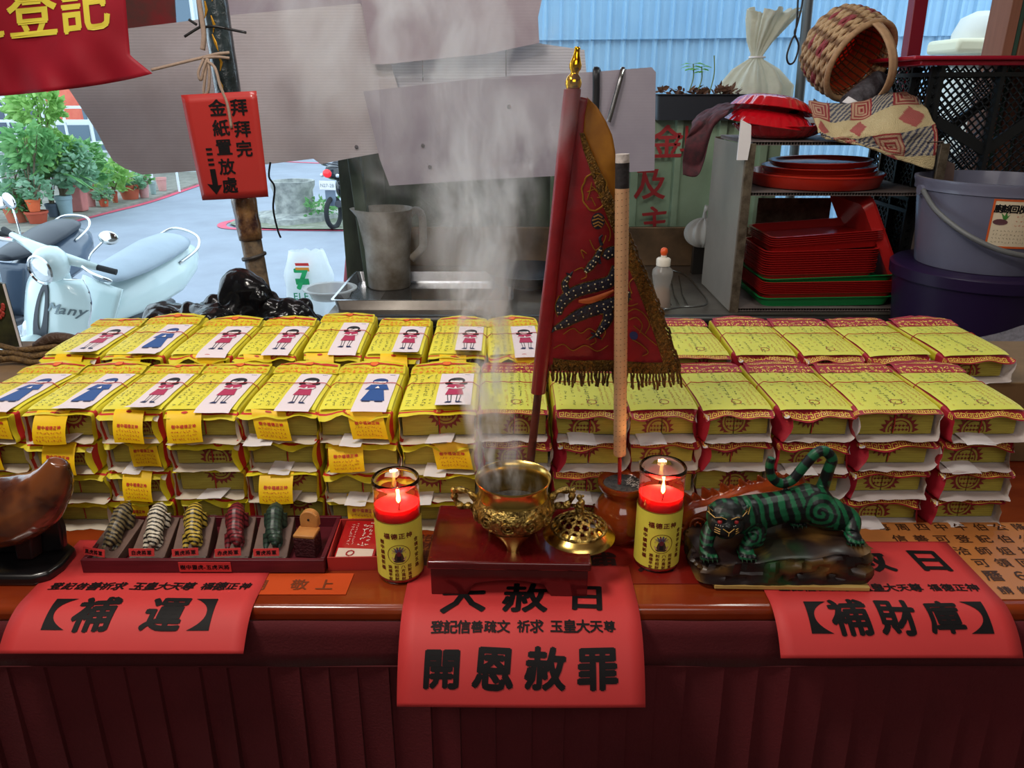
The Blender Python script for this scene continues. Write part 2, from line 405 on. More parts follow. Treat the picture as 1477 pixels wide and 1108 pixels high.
SM = '登記信善祈求 玉皇大天尊 福德正神'
poster('red paper poster at the left end lettered with two big characters in brackets', -0.625, 0.948, (0.776, 0.9025), (0.742, 0.862),
       [('大赦日', 0.05, 0.155, 0.042, 0.08, 0.03, 0, 0.05), (SM, 0.0165, 0.152, 0.111, 0.0165, 0.03, 0.2, 0.08), ('補', 0.050, 0.103, 0.160, 0.05, 0.035, 0.12, 0.05), ('運', 0.050, 0.190, 0.160, 0.05, 0.035, 0.12, 0.03)],
       [(0.048, 0.160, 1, 0.045), (0.246, 0.160, -1, 0.045)])
poster('red paper poster hanging at the centre below the stand, four big characters along its bottom', -0.138, 0.884, (0.745, 0.905), (0.708, 0.812),
       [('大赦日', 0.058, 0.155, 0.070, 0.079, 0.03, 0.05, 0.05), ('登記信善疏文 祈求 玉皇大天尊', 0.0165, 0.152, 0.117, 0.0163, 0.03, 0.0, 0.06), ('開恩赦罪', 0.050, 0.147, 0.166, 0.0625, 0.04, 0.03, 0.05)], None)
poster('red paper poster at the right end, three bracketed characters, partly under the tiger board', 0.328, 0.944, (0.776, 0.9025), (0.746, 0.857),
       [('大赦日', 0.054, 0.165, 0.048, 0.083, 0.035, -0.1, 0.04), (SM, 0.0165, 0.150, 0.110, 0.0165, 0.03, 0.0, 0.07), ('補財庫', 0.048, 0.154, 0.160, 0.059, 0.035, -0.08, 0.05)],
       [(0.046, 0.160, 1, 0.043), (0.264, 0.160, -1, 0.043)])
# ------------------------------------------------------------ bundles of joss paper
BW, BL, BH = 0.112, 0.19, 0.0445
M_block = mat('paper_edges', (190, 176, 70), 0.8, c2=(166, 150, 56), vs=30, wave=('Z', 160, (112, 98, 34), 0.55), stretch=(1, 1, 20))
M_wrapY = mat('yellow_wrapper', (232, 218, 48), 0.5, c2=(208, 190, 30), vs=14, back=(226, 214, 196), transl=0.12)
M_wrapR = mat('crimson_wrapper', (172, 36, 52), 0.5, c2=(150, 26, 42), vs=20, back=(224, 214, 212), transl=0.1)
M_wrapRy = mat('yellow_wrapper_side', (196, 188, 40), 0.5, c2=(176, 166, 30), vs=14, back=(224, 214, 212))
M_stripe = mat('red_print', (190, 40, 34), 0.55)
M_gold = mat('gold_print', (236, 206, 84), 0.45)
M_orange = mat('orange_print', (230, 110, 30), 0.55)
M_sheetY = mat('yellow_printed_sheet', (236, 228, 70), 0.5, c2=(228, 212, 56), vs=10, back=(226, 214, 196), transl=0.1)
M_sheetG = mat('pale_yellow_sheet', (222, 220, 84), 0.5, c2=(206, 208, 78), vs=8, back=(226, 214, 196), transl=0.1)
M_white = mat('white_paper', (228, 222, 222), 0.7, var=0.06, vs=10)
M_tag = mat('gold_tag', (250, 208, 20), 0.5, c2=(244, 196, 10), vs=12, transl=0.1)
M_hand = mat('handwriting_ink', (50, 52, 30), 0.6); M_redink = mat('red_ink', (170, 40, 30), 0.6)
M_string = mat('red_string', (176, 26, 36), 0.6)
M_card = mat('white_card', (226, 212, 216), 0.6)
M_hair = mat('black_print', (24, 20, 24), 0.6); M_dress = mat('magenta_print', (172, 40, 80), 0.6); M_face = mat('face_print', (236, 226, 226), 0.6)
M_navy = mat('navy_print', (30, 40, 84), 0.6); M_robe = mat('blue_print', (34, 76, 142), 0.6)

class Wrap:
    def __init__(s, seed, curl=1.0):
        r = random.Random(seed); s.o = r.uniform(0, 90); s.curl = curl; s.top = r.uniform(0.2, 1.0) * curl; s.bot = r.uniform(0.4, 1.3); s.r = r
        s.sl = r.uniform(0.1, 1.5); s.sr = r.uniform(0.1, 1.5)
        if r.random() < 0.3: s.sl = -0.35
        if r.random() < 0.2: s.sr = -0.35
        rc = 0.005; hw, h = BW / 2, BH; P = []
        def seg(a, b, n):
            for i in range(n): t = i / n; P.append(((a[0] * (1 - t) + b[0] * t, a[1] * (1 - t) + b[1] * t)))
        def arc(cx, cy, a0, n=3):
            for i in range(n): a = a0 - (pi / 2) * i / n; P.append((cx + rc * cos(a), cy + rc * sin(a)))
        seg((0, 0), (-hw + rc, 0), 5); arc(-hw + rc, rc, -pi / 2); seg((-hw, rc), (-hw, h - rc), 4); arc(-hw + rc, h - rc, pi)
        seg((-hw + rc, h), (hw - rc, h), 12); arc(hw - rc, h - rc, pi / 2); seg((hw, h - rc), (hw, rc), 4); arc(hw - rc, rc, 0); seg((hw - rc, 0), (0, 0), 5)
        s.P = P; n = len(P); s.N = []
        for i in range(n):
            x, z = P[i]; a = P[(i - 1) % n]; b = P[(i + 1) % n]; d = Vector((b[0] - a[0], b[1] - a[1])).normalized(); s.N.append((-d.y, d.x))
        s.n = n
    def pt(s, a, y, off=0.0):
        """a in 0..1 round the girth (0.5 = middle of the top), y along the bundle (negative = overhanging front rim)"""
        f = a * s.n; i = int(f) % s.n; t = f - int(f); j = (i + 1) % s.n
        x = s.P[i][0] * (1 - t) + s.P[j][0] * t; z = s.P[i][1] * (1 - t) + s.P[j][1] * t
        nx = s.N[i][0] * (1 - t) + s.N[j][0] * t; nz_ = s.N[i][1] * (1 - t) + s.N[j][1] * t
        k = exp(-(y + 0.012) / 0.016); top = max(0.0, nz_); side = abs(nx); bot = max(0.0, -nz_)
        w = noise.noise(Vector((x * 28 + s.o, y * 22, z * 40 + s.o)))
        w2 = noise.noise(Vector((x * 60 + s.o, y * 60, z * 70 - s.o)))
        d = (0.0032 * w + 0.0012 * w2) * (0.35 * (1 - 0.6 * top) + k * (1.3 * side + 0.7)) + 0.001
        d = max(d, -0.0035 if k < 0.5 else -0.006)
        if side > 0.5: d = min(d, 0.0028)
        x += nx * d; z += nz_ * d * (0.25 if y > 0.03 and top > 0.5 else 1)
        z -= top * k * 0.0125 * s.top * (0.5 + 0.8 * noise.noise(Vector((x * 30, s.o, 0))) + 0.4)   # the top lip droops over the stack's front
        k2 = max(0.0, (0.012 - y) / 0.026) ** 1.3; x -= (1 if nx > 0 else -1) * side * k2 * 0.0125 * (s.sr if nx > 0 else s.sl) * (0.55 + 0.6 * sin(pi * min(1, max(0, z / BH))) + 0.5 * w)
        yy = y - k * bot * 0.006 * s.bot * (0.8 + 0.7 * w2) - k * 0.004 * w2
        if bot > 0.5: z = max(z, -0.0004)
        return Vector((x + nx * off, yy, z + nz_ * off))
YS = [-0.014, -0.010, -0.006, -0.002, 0.002, 0.006, 0.016, 0.04, 0.08, 0.125, 0.165, 0.187, 0.19]
def key_band(mb, fn, u0, u1, v0, v1, per, mi=0):
    """greek key running along u between v0 and v1"""
    n = max(1, int(round((u1 - u0) / per))); p = (u1 - u0) / n; h = v1 - v0; w = h * 0.13
    def q(a, b, c, d): mb.add([fn(a, b), fn(c, b), fn(c, d), fn(a, d)], [(0, 1, 2, 3)], mi)
    for i in range(n):
        x = u0 + i * p
        q(x, v0, x + w, v1); q(x, v1 - w, x + p * 0.8, v1); q(x + p * 0.8 - w, v0 + h * 0.3, x + p * 0.8, v1); q(x + p * 0.34, v0 + h * 0.3, x + p * 0.8, v0 + h * 0.3 + w)
        q(x + p * 0.34, v0 + h * 0.3, x + p * 0.34 + w, v0 + h * 0.62); q(x, v0, x + p, v0 + w)
def strokes(mb, fn, r, x, y0, y1, size, mi=0, fill=0.85, n=4):
    y = y0
    while y < y1:
        if r.random() < fill:
            for _ in range(n):
                cx = x + r.uniform(-.4, .4) * size; cy = y + r.uniform(-.35, .35) * size; L = size * r.uniform(.25, .6) / 2; a = r.choice((0, 0, pi / 2, 0.8, -0.8)) + r.uniform(-.2, .2); w = size * 0.055
                dx, dy = cos(a) * L, sin(a) * L; ex, ey = -sin(a) * w, cos(a) * w
                mb.add([fn(cx - dx - ex, cy - dy - ey), fn(cx + dx - ex, cy + dy - ey), fn(cx + dx + ex, cy + dy + ey), fn(cx - dx + ex, cy - dy + ey)], [(0, 1, 2, 3)], mi)
        y += size * r.uniform(1.05, 1.3)

def top_u(x): return 0.5 + x / BW * (12 / 43.0) * (BW / (BW - 0.01))    # girth parameter for a given x on the top side
def emblem(mb, cx, cz, r, y, mi=0):
    f = lambda u, v: Vector((u, y, v))
    def clipz(p): return [(u, max(0.005, min(BH - 0.004, v))) for u, v in p]
    ring = [(ell(cx, cz, r, r, 28), ell(cx, cz, r * .86, r * .86, 28)), (ell(cx, cz, r * .72, r * .72, 24), ell(cx, cz, r * .64, r * .64, 24))]
    for o, i_ in ring:
        n = len(o); o = clipz(o); i_ = clipz(i_)
        mb.add([f(*p) for p in o] + [f(*p) for p in i_], [(k, (k + 1) % n, n + (k + 1) % n, n + k) for k in range(n)], mi)
    for k in range(20):
        a = 2 * pi * k / 20; p = clipz([(cx + r * cos(a - .13), cz + r * sin(a - .13)), (cx + r * 1.28 * cos(a), cz + r * 1.28 * sin(a)), (cx + r * cos(a + .13), cz + r * sin(a + .13))]); mb.add([f(*q) for q in p], [(0, 1, 2)], mi)
    for k in range(-2, 3):
        for zz in (-.35, 0, .3):
            u = cx + k * r * .24; v = cz + zz * r
            if 0.007 < v < BH - 0.006: mb.add([f(u - r * .1, v - r * .04), f(u + r * .1, v - r * .04), f(u + r * .1, v + r * .04), f(u - r * .1, v + r * .04)], [(0, 1, 2, 3)], mi)
            if 0.007 < v + r * .1 < BH - 0.006: mb.add([f(u - r * .03, v - r * .1), f(u + r * .03, v - r * .1), f(u + r * .03, v + r * .1), f(u - r * .03, v + r * .1)], [(0, 1, 2, 3)], mi)

def make_variant(kind, seed):
    """mesh data of one bundle: dict part -> (mesh, material)"""
    w = Wrap(seed); r = random.Random(seed * 7 + 1); D = {}
    mb = MB()
    for sx in (-1, 1):
        mb.box((sx * (BW / 4 - 0.0012), BL / 2 + 0.002, BH / 2), (BW / 2 - 0.0042, BL - 0.010, BH - 0.0045))
    D['paper_block'] = mb.mesh('paper_block', M_block, 0)
    mb = MB(); na = 43
    def band(a, y):
        top = 0.34 < a < 0.66
        if kind == 'y':
            side = a < 0.34 and a > 0.12 or a > 0.66 and a < 0.88
            if side and -0.008 < y < 0.001: return 1
            if top and -0.006 < y < 0.0: return 1
            return 0
        return 1 if (y < 0.016 or top) and not (0.16 < a < 0.3 and y > 0.016) else 2
    for i in range(w.n):
        for j in range(len(YS) - 1):
            a0, a1, y0, y1 = i / w.n, (i + 1) / w.n, YS[j], YS[j + 1]
            mb.add([w.pt(a0, y0), w.pt(a1, y0), w.pt(a1, y1), w.pt(a0, y1)], [(0, 1, 2, 3)], band((a0 + a1) / 2, (y0 + y1) / 2))
    # folded far end
    mb.add([w.pt(i / w.n, YS[-1]) for i in range(w.n)], [tuple(range(w.n))[::-1]], 0 if kind == 'y' else 1)
    me = mb.mesh('wrapper', [M_wrapY, M_stripe, M_wrapY] if kind == 'y' else [M_wrapRy, M_wrapR, M_wrapRy], 60, merge=0.00001, recalc=False)
    D['wrapper'] = me
    fT = lambda u, v: w.pt(top_u(u), v, 0.0006)
    fSide = lambda sg: (lambda u, v: w.pt(0.5 + sg * (0.155 + 0.085 * (1 - (u / BH))), v, 0.0006))
    pr = MB()
    if kind == 'y':
        # round lucky seal on the drooping lip and the stripe beside it
        cx = r.uniform(-.02, .02)
        pr.add([fT(cx + 0.0078 * cos(a), -0.004 + 0.0065 * sin(a)) for a in [2 * pi * k / 18 for k in range(18)]], [tuple(range(18))], 0)
        t = MB(); text(t, '喜', 0.009, lambda u, v: w.pt(top_u(u), v, 0.0011), cx, -0.004); pr.add(t.v, t.f, 1)
        D['seal_print'] = pr.mesh('seal_print', [M_stripe, M_gold], 0)
    else:
        key_band(pr, fT, -0.05, 0.05, -0.0125, -0.0045, 0.0095, 1)
        for sg in (-1, 1):
            f = fSide(sg); key_band(pr, lambda u, v: f(u, v), 0.004, BH - 0.004, -0.0115, -0.003, 0.0085, 1)
        for k in range(13): strokes(pr, fT, r, -0.045 + k * 0.0075, -0.0035, 0.001, 0.005, 1, 1, 4)
        D['key_border'] = pr.mesh('key_border', [M_stripe, M_gold], 0)
    if r.random() < 0.6:
        e = MB(); emblem(e, r.uniform(-.012, .015), BH * r.choice((0.2, 0.85, 0.5)), 0.021, 0.0063); D['sun_print'] = e.mesh('sun_print', mat('maroon_print', (120, 32, 26), 0.6), 0)
    if kind == 'y' or r.random() < 0.4:
        e = MB(); e.tube([(0.001, 0.0062, 0.004), (0.0015, 0.0058, 0.02), (0.0, 0.0062, BH - 0.004)], 0.0008, 5); D['string'] = e.mesh('string', M_string)
    if r.random() < 0.5:      # a loose white slip sticking out below
        x0 = r.uniform(-.035, .01); ww = r.uniform(.03, .05); a = r.uniform(-.2, .2); dz = r.uniform(0, .3)
        e = MB().grid(lambda u, v: Vector((x0 + (u - .5) * ww + v * .03 * a, 0.02 - 0.045 * v, 0.0045 - dz * 0.02 * v ** 2 + 0.001 * sin(u * 5 + seed))) , 4, 6, flip=True)
        D['paper_slip'] = e.mesh('paper_slip', M_white, 180)
    return w, D
def sheet_mesh(kind, w, seed):
    """the printed sheet on top, its writing, string round the middle, ornament at the far end"""
    r = random.Random(seed * 13 + 5); D = {}
    hw = 0.0535; y0, y1 = 0.0 if kind == 'y' else -0.003, 0.150
    def S(u, v, off=0.0):
        lift = 0.0022 + 0.0022 * sin(pi * min(1, max(0, (v - y0) / (y1 - y0)))) * (0.4 + 0.6 * abs(sin((v - 0.09) * 18)))
        e = max(0, (abs(u) - 0.04) / 0.014); z = BH + lift - 0.0016 * e * e + 0.0008 * nz((u * 30, v * 30, seed)) + off
        if v < 0.006: z -= (0.006 - v) ** 1.5 * 2.2
        return Vector((u, v, z))
    D['printed_sheet'] = MB().grid(lambda a, b: S(-hw + 2 * hw * a, y0 + (y1 - y0) * b), 12, 14).mesh('printed_sheet', M_sheetY if kind == 'y' else M_sheetG, 180)
    t = MB(); f = lambda u, v: S(u, v, 0.0006)
    if kind == 'y':
        for x, s_, ml in ((-0.045, .0075, 0), (-0.034, .006, 0), (-0.022, .0075, 0), (-0.012, .005, 0)): strokes(t, f, r, x, 0.012, 0.14, s_, ml, 0.75)
        D['writing'] = t.mesh('writing', [M_hand], 0)
    else:
        for x, s_, ml, fl in ((-0.045, .004, 1, .5), (-0.036, .006, 0, .45), (-0.024, .0055, 0, .6), (-0.012, .005, 1, .4), (-0.001, .0075, 0, .95), (0.012, .0068, 0, .5), (0.022, .005, 1, .9), (0.031, .0045, 1, .95), (0.040, .0045, 1, .95), (0.048, .0045, 1, .9)):
            strokes(t, f, r, x, 0.008, 0.142, s_, ml, fl)
        sc = MB(); k = 16; c0 = (0.004, 0.018)
        t.add([f(c0[0] + .008 * cos(2 * pi * i / k), c0[1] + .008 * sin(2 * pi * i / k)) for i in range(k)] + [f(c0[0] + .0068 * cos(2 * pi * i / k), c0[1] + .0068 * sin(2 * pi * i / k)) for i in range(k)], [(i, (i + 1) % k, k + (i + 1) % k, k + i) for i in range(k)], 1)
        D['writing'] = t.mesh('writing', [M_hand, M_redink], 0)
    # raised fold of the wrapper at the far end with its ornament
    def fold(a, b):
        v = 0.146 + 0.048 * b; x = (-0.0555 + 0.111 * a) * (1 - 0.10 * b * b); h = 0.0028 + 0.005 * sin(pi * b) * (0.6 + 0.5 * nz((a * 3, seed, 0))) + 0.002 * nz((a * 9, b * 5, seed)); return Vector((x, v, BH + h + 0.004 * b * sin(a * pi) * r2))
    r2 = r.uniform(0, 1.6)
    D['end_fold'] = MB().grid(fold, 12, 6).mesh('end_fold', M_wrapY if kind == 'y' else M_wrapR, 180)
    g = MB()
    def FF(u, v): p = fold((u + 0.0555) / 0.111, (v - 0.146) / 0.048); p.z += 0.0009; return p
    for k in range(11): strokes(g, FF, r, -0.048 + k * 0.0096, 0.150, 0.163, 0.0085, 0, 1, 6)
    if kind == 'y':
        g.grid(lambda a, b: FF(-0.052 + 0.104 * a, 0.172 + 0.006 * b), 10, 1, mi=1)
        g.add([FF(0.001 + 0.0085 * cos(2 * pi * k / 18), 0.175 + 0.0085 * sin(2 * pi * k / 18)) + Vector((0, 0, .0004)) for k in range(18)], [tuple(range(18))], 1)
        g.add([FF(0.001 + 0.0068 * cos(2 * pi * k / 18), 0.175 + 0.0068 * sin(2 * pi * k / 18)) + Vector((0, 0, .0007)) for k in range(18)], [tuple(range(18))], 0)
        D['end_ornament'] = g.mesh('end_ornament', [M_orange, M_stripe], 0)
    else:
        key_band(g, FF, -0.050, 0.050, 0.172, 0.179, 0.008, 0); D['end_ornament'] = g.mesh('end_ornament', [M_gold], 0)
    pts = []
    for i in range(25):
        x = -BW / 2 - 0.001 + (BW + 0.002) * i / 24; z = BH + 0.0062 - (0.006 * max(0, abs(x) / (BW / 2) - 0.86) / 0.14); pts.append((x, 0.094 + 0.0015 * sin(i), z))
    pts = [(pts[0][0] - .0008, pts[0][1], BH * .3)] + pts + [(pts[-1][0] + .0008, pts[-1][1], BH * .3)]
    D['string_loop'] = MB().tube(pts, 0.0007, 5).mesh('string_loop', M_string)
    return S, D
def card_parts(kind, S, fold=0.0):
    """printed card with a praying girl or man, laid on the right half of the sheet and jutting over its front"""
    D = {}; y0, y1 = -0.014, 0.142; x0, x1 = -0.0045, 0.0485
    def C(u, v, off=0.0):
        p = S(u * 0.98, max(v, 0.004), 0.0012 + off)
        if v < 0.004: p = p + Vector((0, v - 0.004, -0.0 + fold * (0.004 - v) * 0.5 - (0.004 - v) ** 2 * 12 * (1 - fold)))
        p.z += 0.0045 * max(0, (0.03 - v) / 0.045) * fold; return p
    D['figure_card'] = MB().grid(lambda a, b: C(x0 + (x1 - x0) * a, y0 + (y1 - y0) * b), 6, 16).mesh('figure_card', M_card, 180)
    g = MB(); cx = 0.022; sc = 0.0128
    def put(pts, lay, mi): g.add([C(cx + u * sc, 0.056 + v * sc, 0.0003 + lay * 0.00022) for u, v in pts], [tuple(range(len(pts)))], mi)
    def line(a, b, w, lay, mi): 
        d = Vector((b[0] - a[0], b[1] - a[1])); n = Vector((-d.y, d.x)).normalized() * w / 2; put([(a[0] - n.x, a[1] - n.y), (b[0] - n.x, b[1] - n.y), (b[0] + n.x, b[1] + n.y), (a[0] + n.x, a[1] + n.y)], lay, mi)
    if kind == 'girl':   # 0 hair 1 dress 2 face 3 navy
        put(ell(0, 3.9, 1.05, 1.15, 20), 1, 0); put(ell(-.85, 3.0, .55, .5, 12), 1, 0); put(ell(.85, 3.0, .55, .5, 12), 1, 0)
        put(ell(0, 3.55, .78, .85, 18), 2, 2); put([(-.8, 3.9), (.8, 3.9), (.6, 4.6), (0, 4.8), (-.6, 4.6)], 3, 0)
        put([(-.9, 2.6), (.9, 2.6), (1.2, 1.5), (.8, 1.1), (-.8, 1.1), (-1.2, 1.5)], 2, 1); put([(-.8, 1.1), (.8, 1.1), (1.1, -.9), (-1.1, -.9)], 2, 1)
        put([(-1.15, 1.6), (-.2, 1.2), (0, 1.9), (.2, 1.2), (1.15, 1.6), (1.0, 1.1), (.2, .9), (-.2, .9), (-1.0, 1.1)], 4, 2)
        line((-.75, 1.05), (.75, 1.05), .06, 5, 0)
        for s_ in (-1, 1):
            line((s_ * .35, -.9), (s_ * .3, -2.9), .08, 2, 0); line((s_ * .8, -.9), (s_ * .62, -2.9), .08, 2, 0); put([(s_ * .2, -2.9), (s_ * .75, -2.9), (s_ * 1.1, -3.3), (s_ * .3, -3.35)], 3, 3)
            line((s_ * .18, 3.6), (s_ * .42, 3.62), .06, 4, 0)
        line((-.15, 3.15), (.15, 3.15), .07, 4, 1)
        mats = [M_hair, M_dress, M_face, M_navy]
    else:
        put(ell(0, 3.9, .98, 1.05, 20), 1, 0); put(ell(0, 3.5, .82, .85, 18), 2, 2); put([(-.85, 3.75), (.85, 3.75), (.7, 4.5), (0, 4.85), (-.7, 4.5)], 3, 0)
        put([(-1.0, 2.65), (1.0, 2.65), (1.5, .9), (.9, .8), (-.9, .8), (-1.5, .9)], 2, 1); put([(-.85, .9), (.85, .9), (1.45, -2.6), (-1.45, -2.6)], 2, 1)
        put([(-.3, 1.2), (0, 2.0), (.3, 1.2)], 4, 2); line((-1.2, .95), (1.2, .95), .07, 4, 3)
        for s_ in (-1, 1): put([(s_ * .25, -2.6), (s_ * 1.2, -2.6), (s_ * 1.3, -2.95), (s_ * .3, -2.95)], 3, 3); line((s_ * .2, 3.5), (s_ * .45, 3.52), .06, 4, 0); 
        line((-.15, 3.1), (.15, 3.1), .07, 4, 3)
        mats = [mat('blue_hair_print', (30, 60, 120), 0.6), M_robe, M_face, M_navy]
    for q in range(3): g.add([C(0.034 + 0.003 * q, 0.134, 0.0004), C(0.0362 + 0.003 * q, 0.134, 0.0004), C(0.0362 + 0.003 * q, 0.1355, 0.0004), C(0.034 + 0.003 * q, 0.1355, 0.0004)], [(0, 1, 2, 3)], 0)
    D['figure_print'] = g.mesh('figure_print', mats, 0); return D
def tag_parts(seed):
    """gold paper tag hanging down over the front"""
    r = random.Random(seed * 3 + 2); x0 = r.uniform(-.025, .015); ww = 0.052; a = r.uniform(-.22, .22); out = r.uniform(0.012, 0.03); ln = 0.052
    def T(u, v, off=0.0):   # v 0 top .. ln bottom
        s_ = v / ln; y = -0.004 - out * sin(min(1, s_) * 1.5); z = BH + 0.0014 - 0.040 * s_ ** 1.5
        p = Vector((x0 + (u - ww / 2) + a * v, y, z + 0.0015 * sin(u * 60 + seed))); p.y -= off; p.z += off * 0.5; return p
    D = {'gold_tag': MB().grid(lambda p, q: T(p * ww, q * ln), 6, 10).mesh('gold_tag', M_tag, 180)}
    t = MB(); F = lambda u, v: T(u, ln - v, 0.0008)
    text(t, '樹中福德正神', 0.0058, F, ww / 2, 0.0225, pitch=0.0062, bold=0.03, step=0.003, res=1)
    for q, s_ in ((0.0165, .004), (0.011, .0036), (0.006, .004)):
        for k in range(9): strokes(t, F, r, 0.008 + k * 0.0045, q - .001, q + .0012, s_, 0, 1, 4)
    t.add([F(ww / 2 + .005 * cos(2 * pi * k / 10), .047 + .003 * sin(2 * pi * k / 10)) for k in range(10)], [tuple(range(10))], 0)
    D['tag_print'] = t.mesh('tag_print', M_stripe, 0); return D
VAR = {}
for kind in 'yr':
    VAR[kind] = []
    for i in range(5):
        w, D = make_variant(kind, i + (1 if kind == 'y' else 21)); S, DS = sheet_mesh(kind, w, i + 3)
        e = {'base': D, 'sheet': DS}
        if kind == 'y': e['girl'] = card_parts('girl', S, (0, .6, .25, .8, .1)[i]); e['man'] = card_parts('man', S, (.2, .7, 0, .5, .4)[i]); e['tag'] = tag_parts(i)
        VAR[kind].append(e)
def put_bundle(name, label, x, y, z, rz, kind, vi, extras, rx=0.0, ry=0.0, group=None, sx=1.0):
    t = thing(name, label, 'paper bundle', (x, y, z), 0, group, rot=(rx, ry, rz)); t.scale = (sx, 1, 1); V = VAR[kind][vi]
    P = dict(V['base'])
    for e in extras: P.update(V[e])
    sub = {'seal_print': 'wrapper', 'key_border': 'wrapper', 'sun_print': 'paper_block', 'writing': 'printed_sheet', 'figure_print': 'figure_card', 'tag_print': 'gold_tag', 'end_ornament': 'end_fold'}
    made = {}
    for pn in sorted(P, key=lambda k: k in sub):
        o = bpy.data.objects.new(pn, P[pn]); COL.objects.link(o); o.parent = made.get(sub.get(pn), t); made[pn] = o
    return t
ORD = ['first', 'second', 'third', 'fourth', 'fifth', 'sixth', 'seventh', 'eighth', 'ninth', 'tenth', 'eleventh', 'twelfth', 'thirteenth', 'fourteenth', 'fifteenth']
LAY = ['topmost', 'second down', 'third down', 'bottom']
ZTOP = 1.085
fe = [-75, 34, 140, 234, 347, 458, 572, 690, 795, 904, 1011, 1121, 1236, 1364, 1482]
cards = ['man', 'man', 'girl', 'girl', 'girl', 'man', 'girl']
for c in range(14):
    kind = 'y' if c < 7 else 'r'
    side = 'left' if kind == 'y' else 'right'
    xc = ((fe[c] + fe[c + 1]) / 2 - 738.5) / 1100 * 1.087; wd = (fe[c + 1] - fe[c]) / 1100 * 1.087; sx = min(1.12, wd / BW * 0.955)
    for l in range(4):
        z = ZTOP - BH - 0.0005 - l * 0.0463; ex = []; vi = (c * 3 + l * 2 + (c * l) % 3) % 5; rz = R.uniform(-.02, .02); jy = R.uniform(-.006, .006); jx = R.uniform(-.003, .003)
        if l == 3: z = TZ + 0.0012 if kind == 'y' else TZ + 0.0012
        if l == 0:
            jy = 0; rz = (-.05 if c == 0 else R.uniform(-.015, .02)); ex = ['sheet']
            if kind == 'y': ex += [cards[c]] + (['tag'] if c != 6 else [])
        elif kind == 'y' and R.random() < (0.75 if l == 1 else 0.4): ex = ['tag']
        nm = 'yellow' if kind == 'y' else 'crimson-bordered'; cd = (' with girl card' if cards[c] == 'girl' else ' with blue-robed man card') if (kind == 'y' and l == 0) else ''
        nth = ORD[c] if kind == 'y' else ORD[13 - c]; sd = 'left' if kind == 'y' else 'right'
        lab = '%s joss paper bundle%s, %s of %s front stack from %s' % (nm, cd, LAY[l] if l else 'top', nth, sd)
        put_bundle('joss_paper_bundle', lab, xc + jx, 1.0 + jy + (0.004 if kind == 'r' else 0), z, rz, kind, vi, ex, rx=-0.012 if l == 0 else 0, ry=R.uniform(-.008, .008) if l else R.uniform(-.02, .02), group='joss paper bundles', sx=sx)
# low riser under the back row
rs = MB().box((0.03, 1.315, 0.975), (2.0, 0.23, 0.148)).build('wooden_riser', mat('plain_board', (120, 92, 60), 0.7, var=0.2), bevel=0.002)
tag(rs, 'low wooden riser lifting the back row of paper bundles', 'riser')
be = [(70, 122), (124, 220), (222, 322), (324, 414), (418, 512), (516, 606), (610, 700), (703, 790), (790, 880), (880, 972), (974, 1068), (1070, 1168), (1170, 1268), (1270, 1372), (1380, 1490)]
bc = ['girl', 'man', 'girl', 'girl', 'girl', 'girl', 'girl', 'girl']
for c, (a, b) in enumerate(be):
    kind = 'y' if c < 8 else 'r'
    xc = ((a + b) / 2 - 738.5) / 1100 * 1.232; wd = (b - a) / 1100 * 1.232; sx = max(0.86, min(1.08, wd / BW * 0.95))
    if c == 0: xc -= 0.02
    if kind == 'y': lab = 'yellow joss paper bundle with %s card, %s from left in the back row' % ('girl' if bc[c] == 'girl' else 'blue-robed man', ORD[c])
    else: lab = 'crimson-bordered joss paper bundle, %s from right in the back row' % ORD[14 - c]
    put_bundle('joss_paper_bundle', lab, xc, 1.214 + (0.012 if c == 4 else 0), 1.0505, (-.02, -.03, 0, .01, .02, .01, 0, .05, 0, 0, .02, -.02, .03, .03, .05)[c], kind, (c * 2 + 1) % 5, ['sheet'] + ([bc[c], 'tag'] if kind == 'y' else []), rx=(0.05 if c in (1, 4) else 0.02), ry=R.uniform(-.02, .02), group='joss paper bundles', sx=sx)
# ------------------------------------------------------------ red lacquer stand, brass censer and lid
M_lacq = mat('red_lacquer', (96, 16, 18), 0.18, c2=(80, 10, 14), vs=6, coat=0.6)
STZ = 0.952
st = thing('lacquer_stand', 'dark red lacquered low wooden stand carrying the brass censer', 'stand', (-0.002, 0.884, TZ + 0.003), radians(-1.5))
MB().box((0, 0, 0.0460), (0.208, 0.142, 0.012)).build('top', M_lacq, st, bevel=0.003, seg=3)
def apron(w):   # outline with arched cut-out between two feet
    h = 0.040; p = [(-w, 0.0), (-w, h), (w, h), (w, 0.0), (w - .044, 0.0)]
    for i in range(9): t = i / 8 * pi / 2; p.append((w - .046 - .010 * sin(t), 0.0 + 0.017 * sin(t)))
    for i in range(7): t = i / 6; p.append((w - .056 - (2 * w - .112) * t, 0.017 + 0.006 * sin(pi * t)))
    for i in range(9): t = pi / 2 - i / 8 * pi / 2; p.append((-w + .046 + .010 * sin(t), 0.017 * sin(t)))
    p.append((-w + .044, 0)); return p
for sy in (-1, 1):
    MB().prism(apron(0.100), lambda u, v, w: Vector((u, sy * 0.066 + w, v)), 0.008 * -sy).build('apron', M_lacq, st, smooth=0, bevel=0.0012)
for sx in (-1, 1):
    MB().prism(apron(0.0575), lambda u, v, w: Vector((sx * 0.100 - w * sx, u, v)), 0.008).build('side_panel', M_lacq, st, smooth=0, bevel=0.0012)
M_brass = mat('polished_brass', (238, 206, 120), 0.24, metal=1, c2=(214, 176, 90), vs=30)
M_brassd = mat('aged_brass_relief', (216, 184, 104), 0.3, metal=1, c2=(96, 74, 40), vs=160, bump=0.5, bs=200)
M_ash = mat('dark_ash', (46, 46, 50), 0.95, c2=(90, 88, 86), vs=90, bump=0.6, bs=200)
CX, CY = 0.0015, 0.872
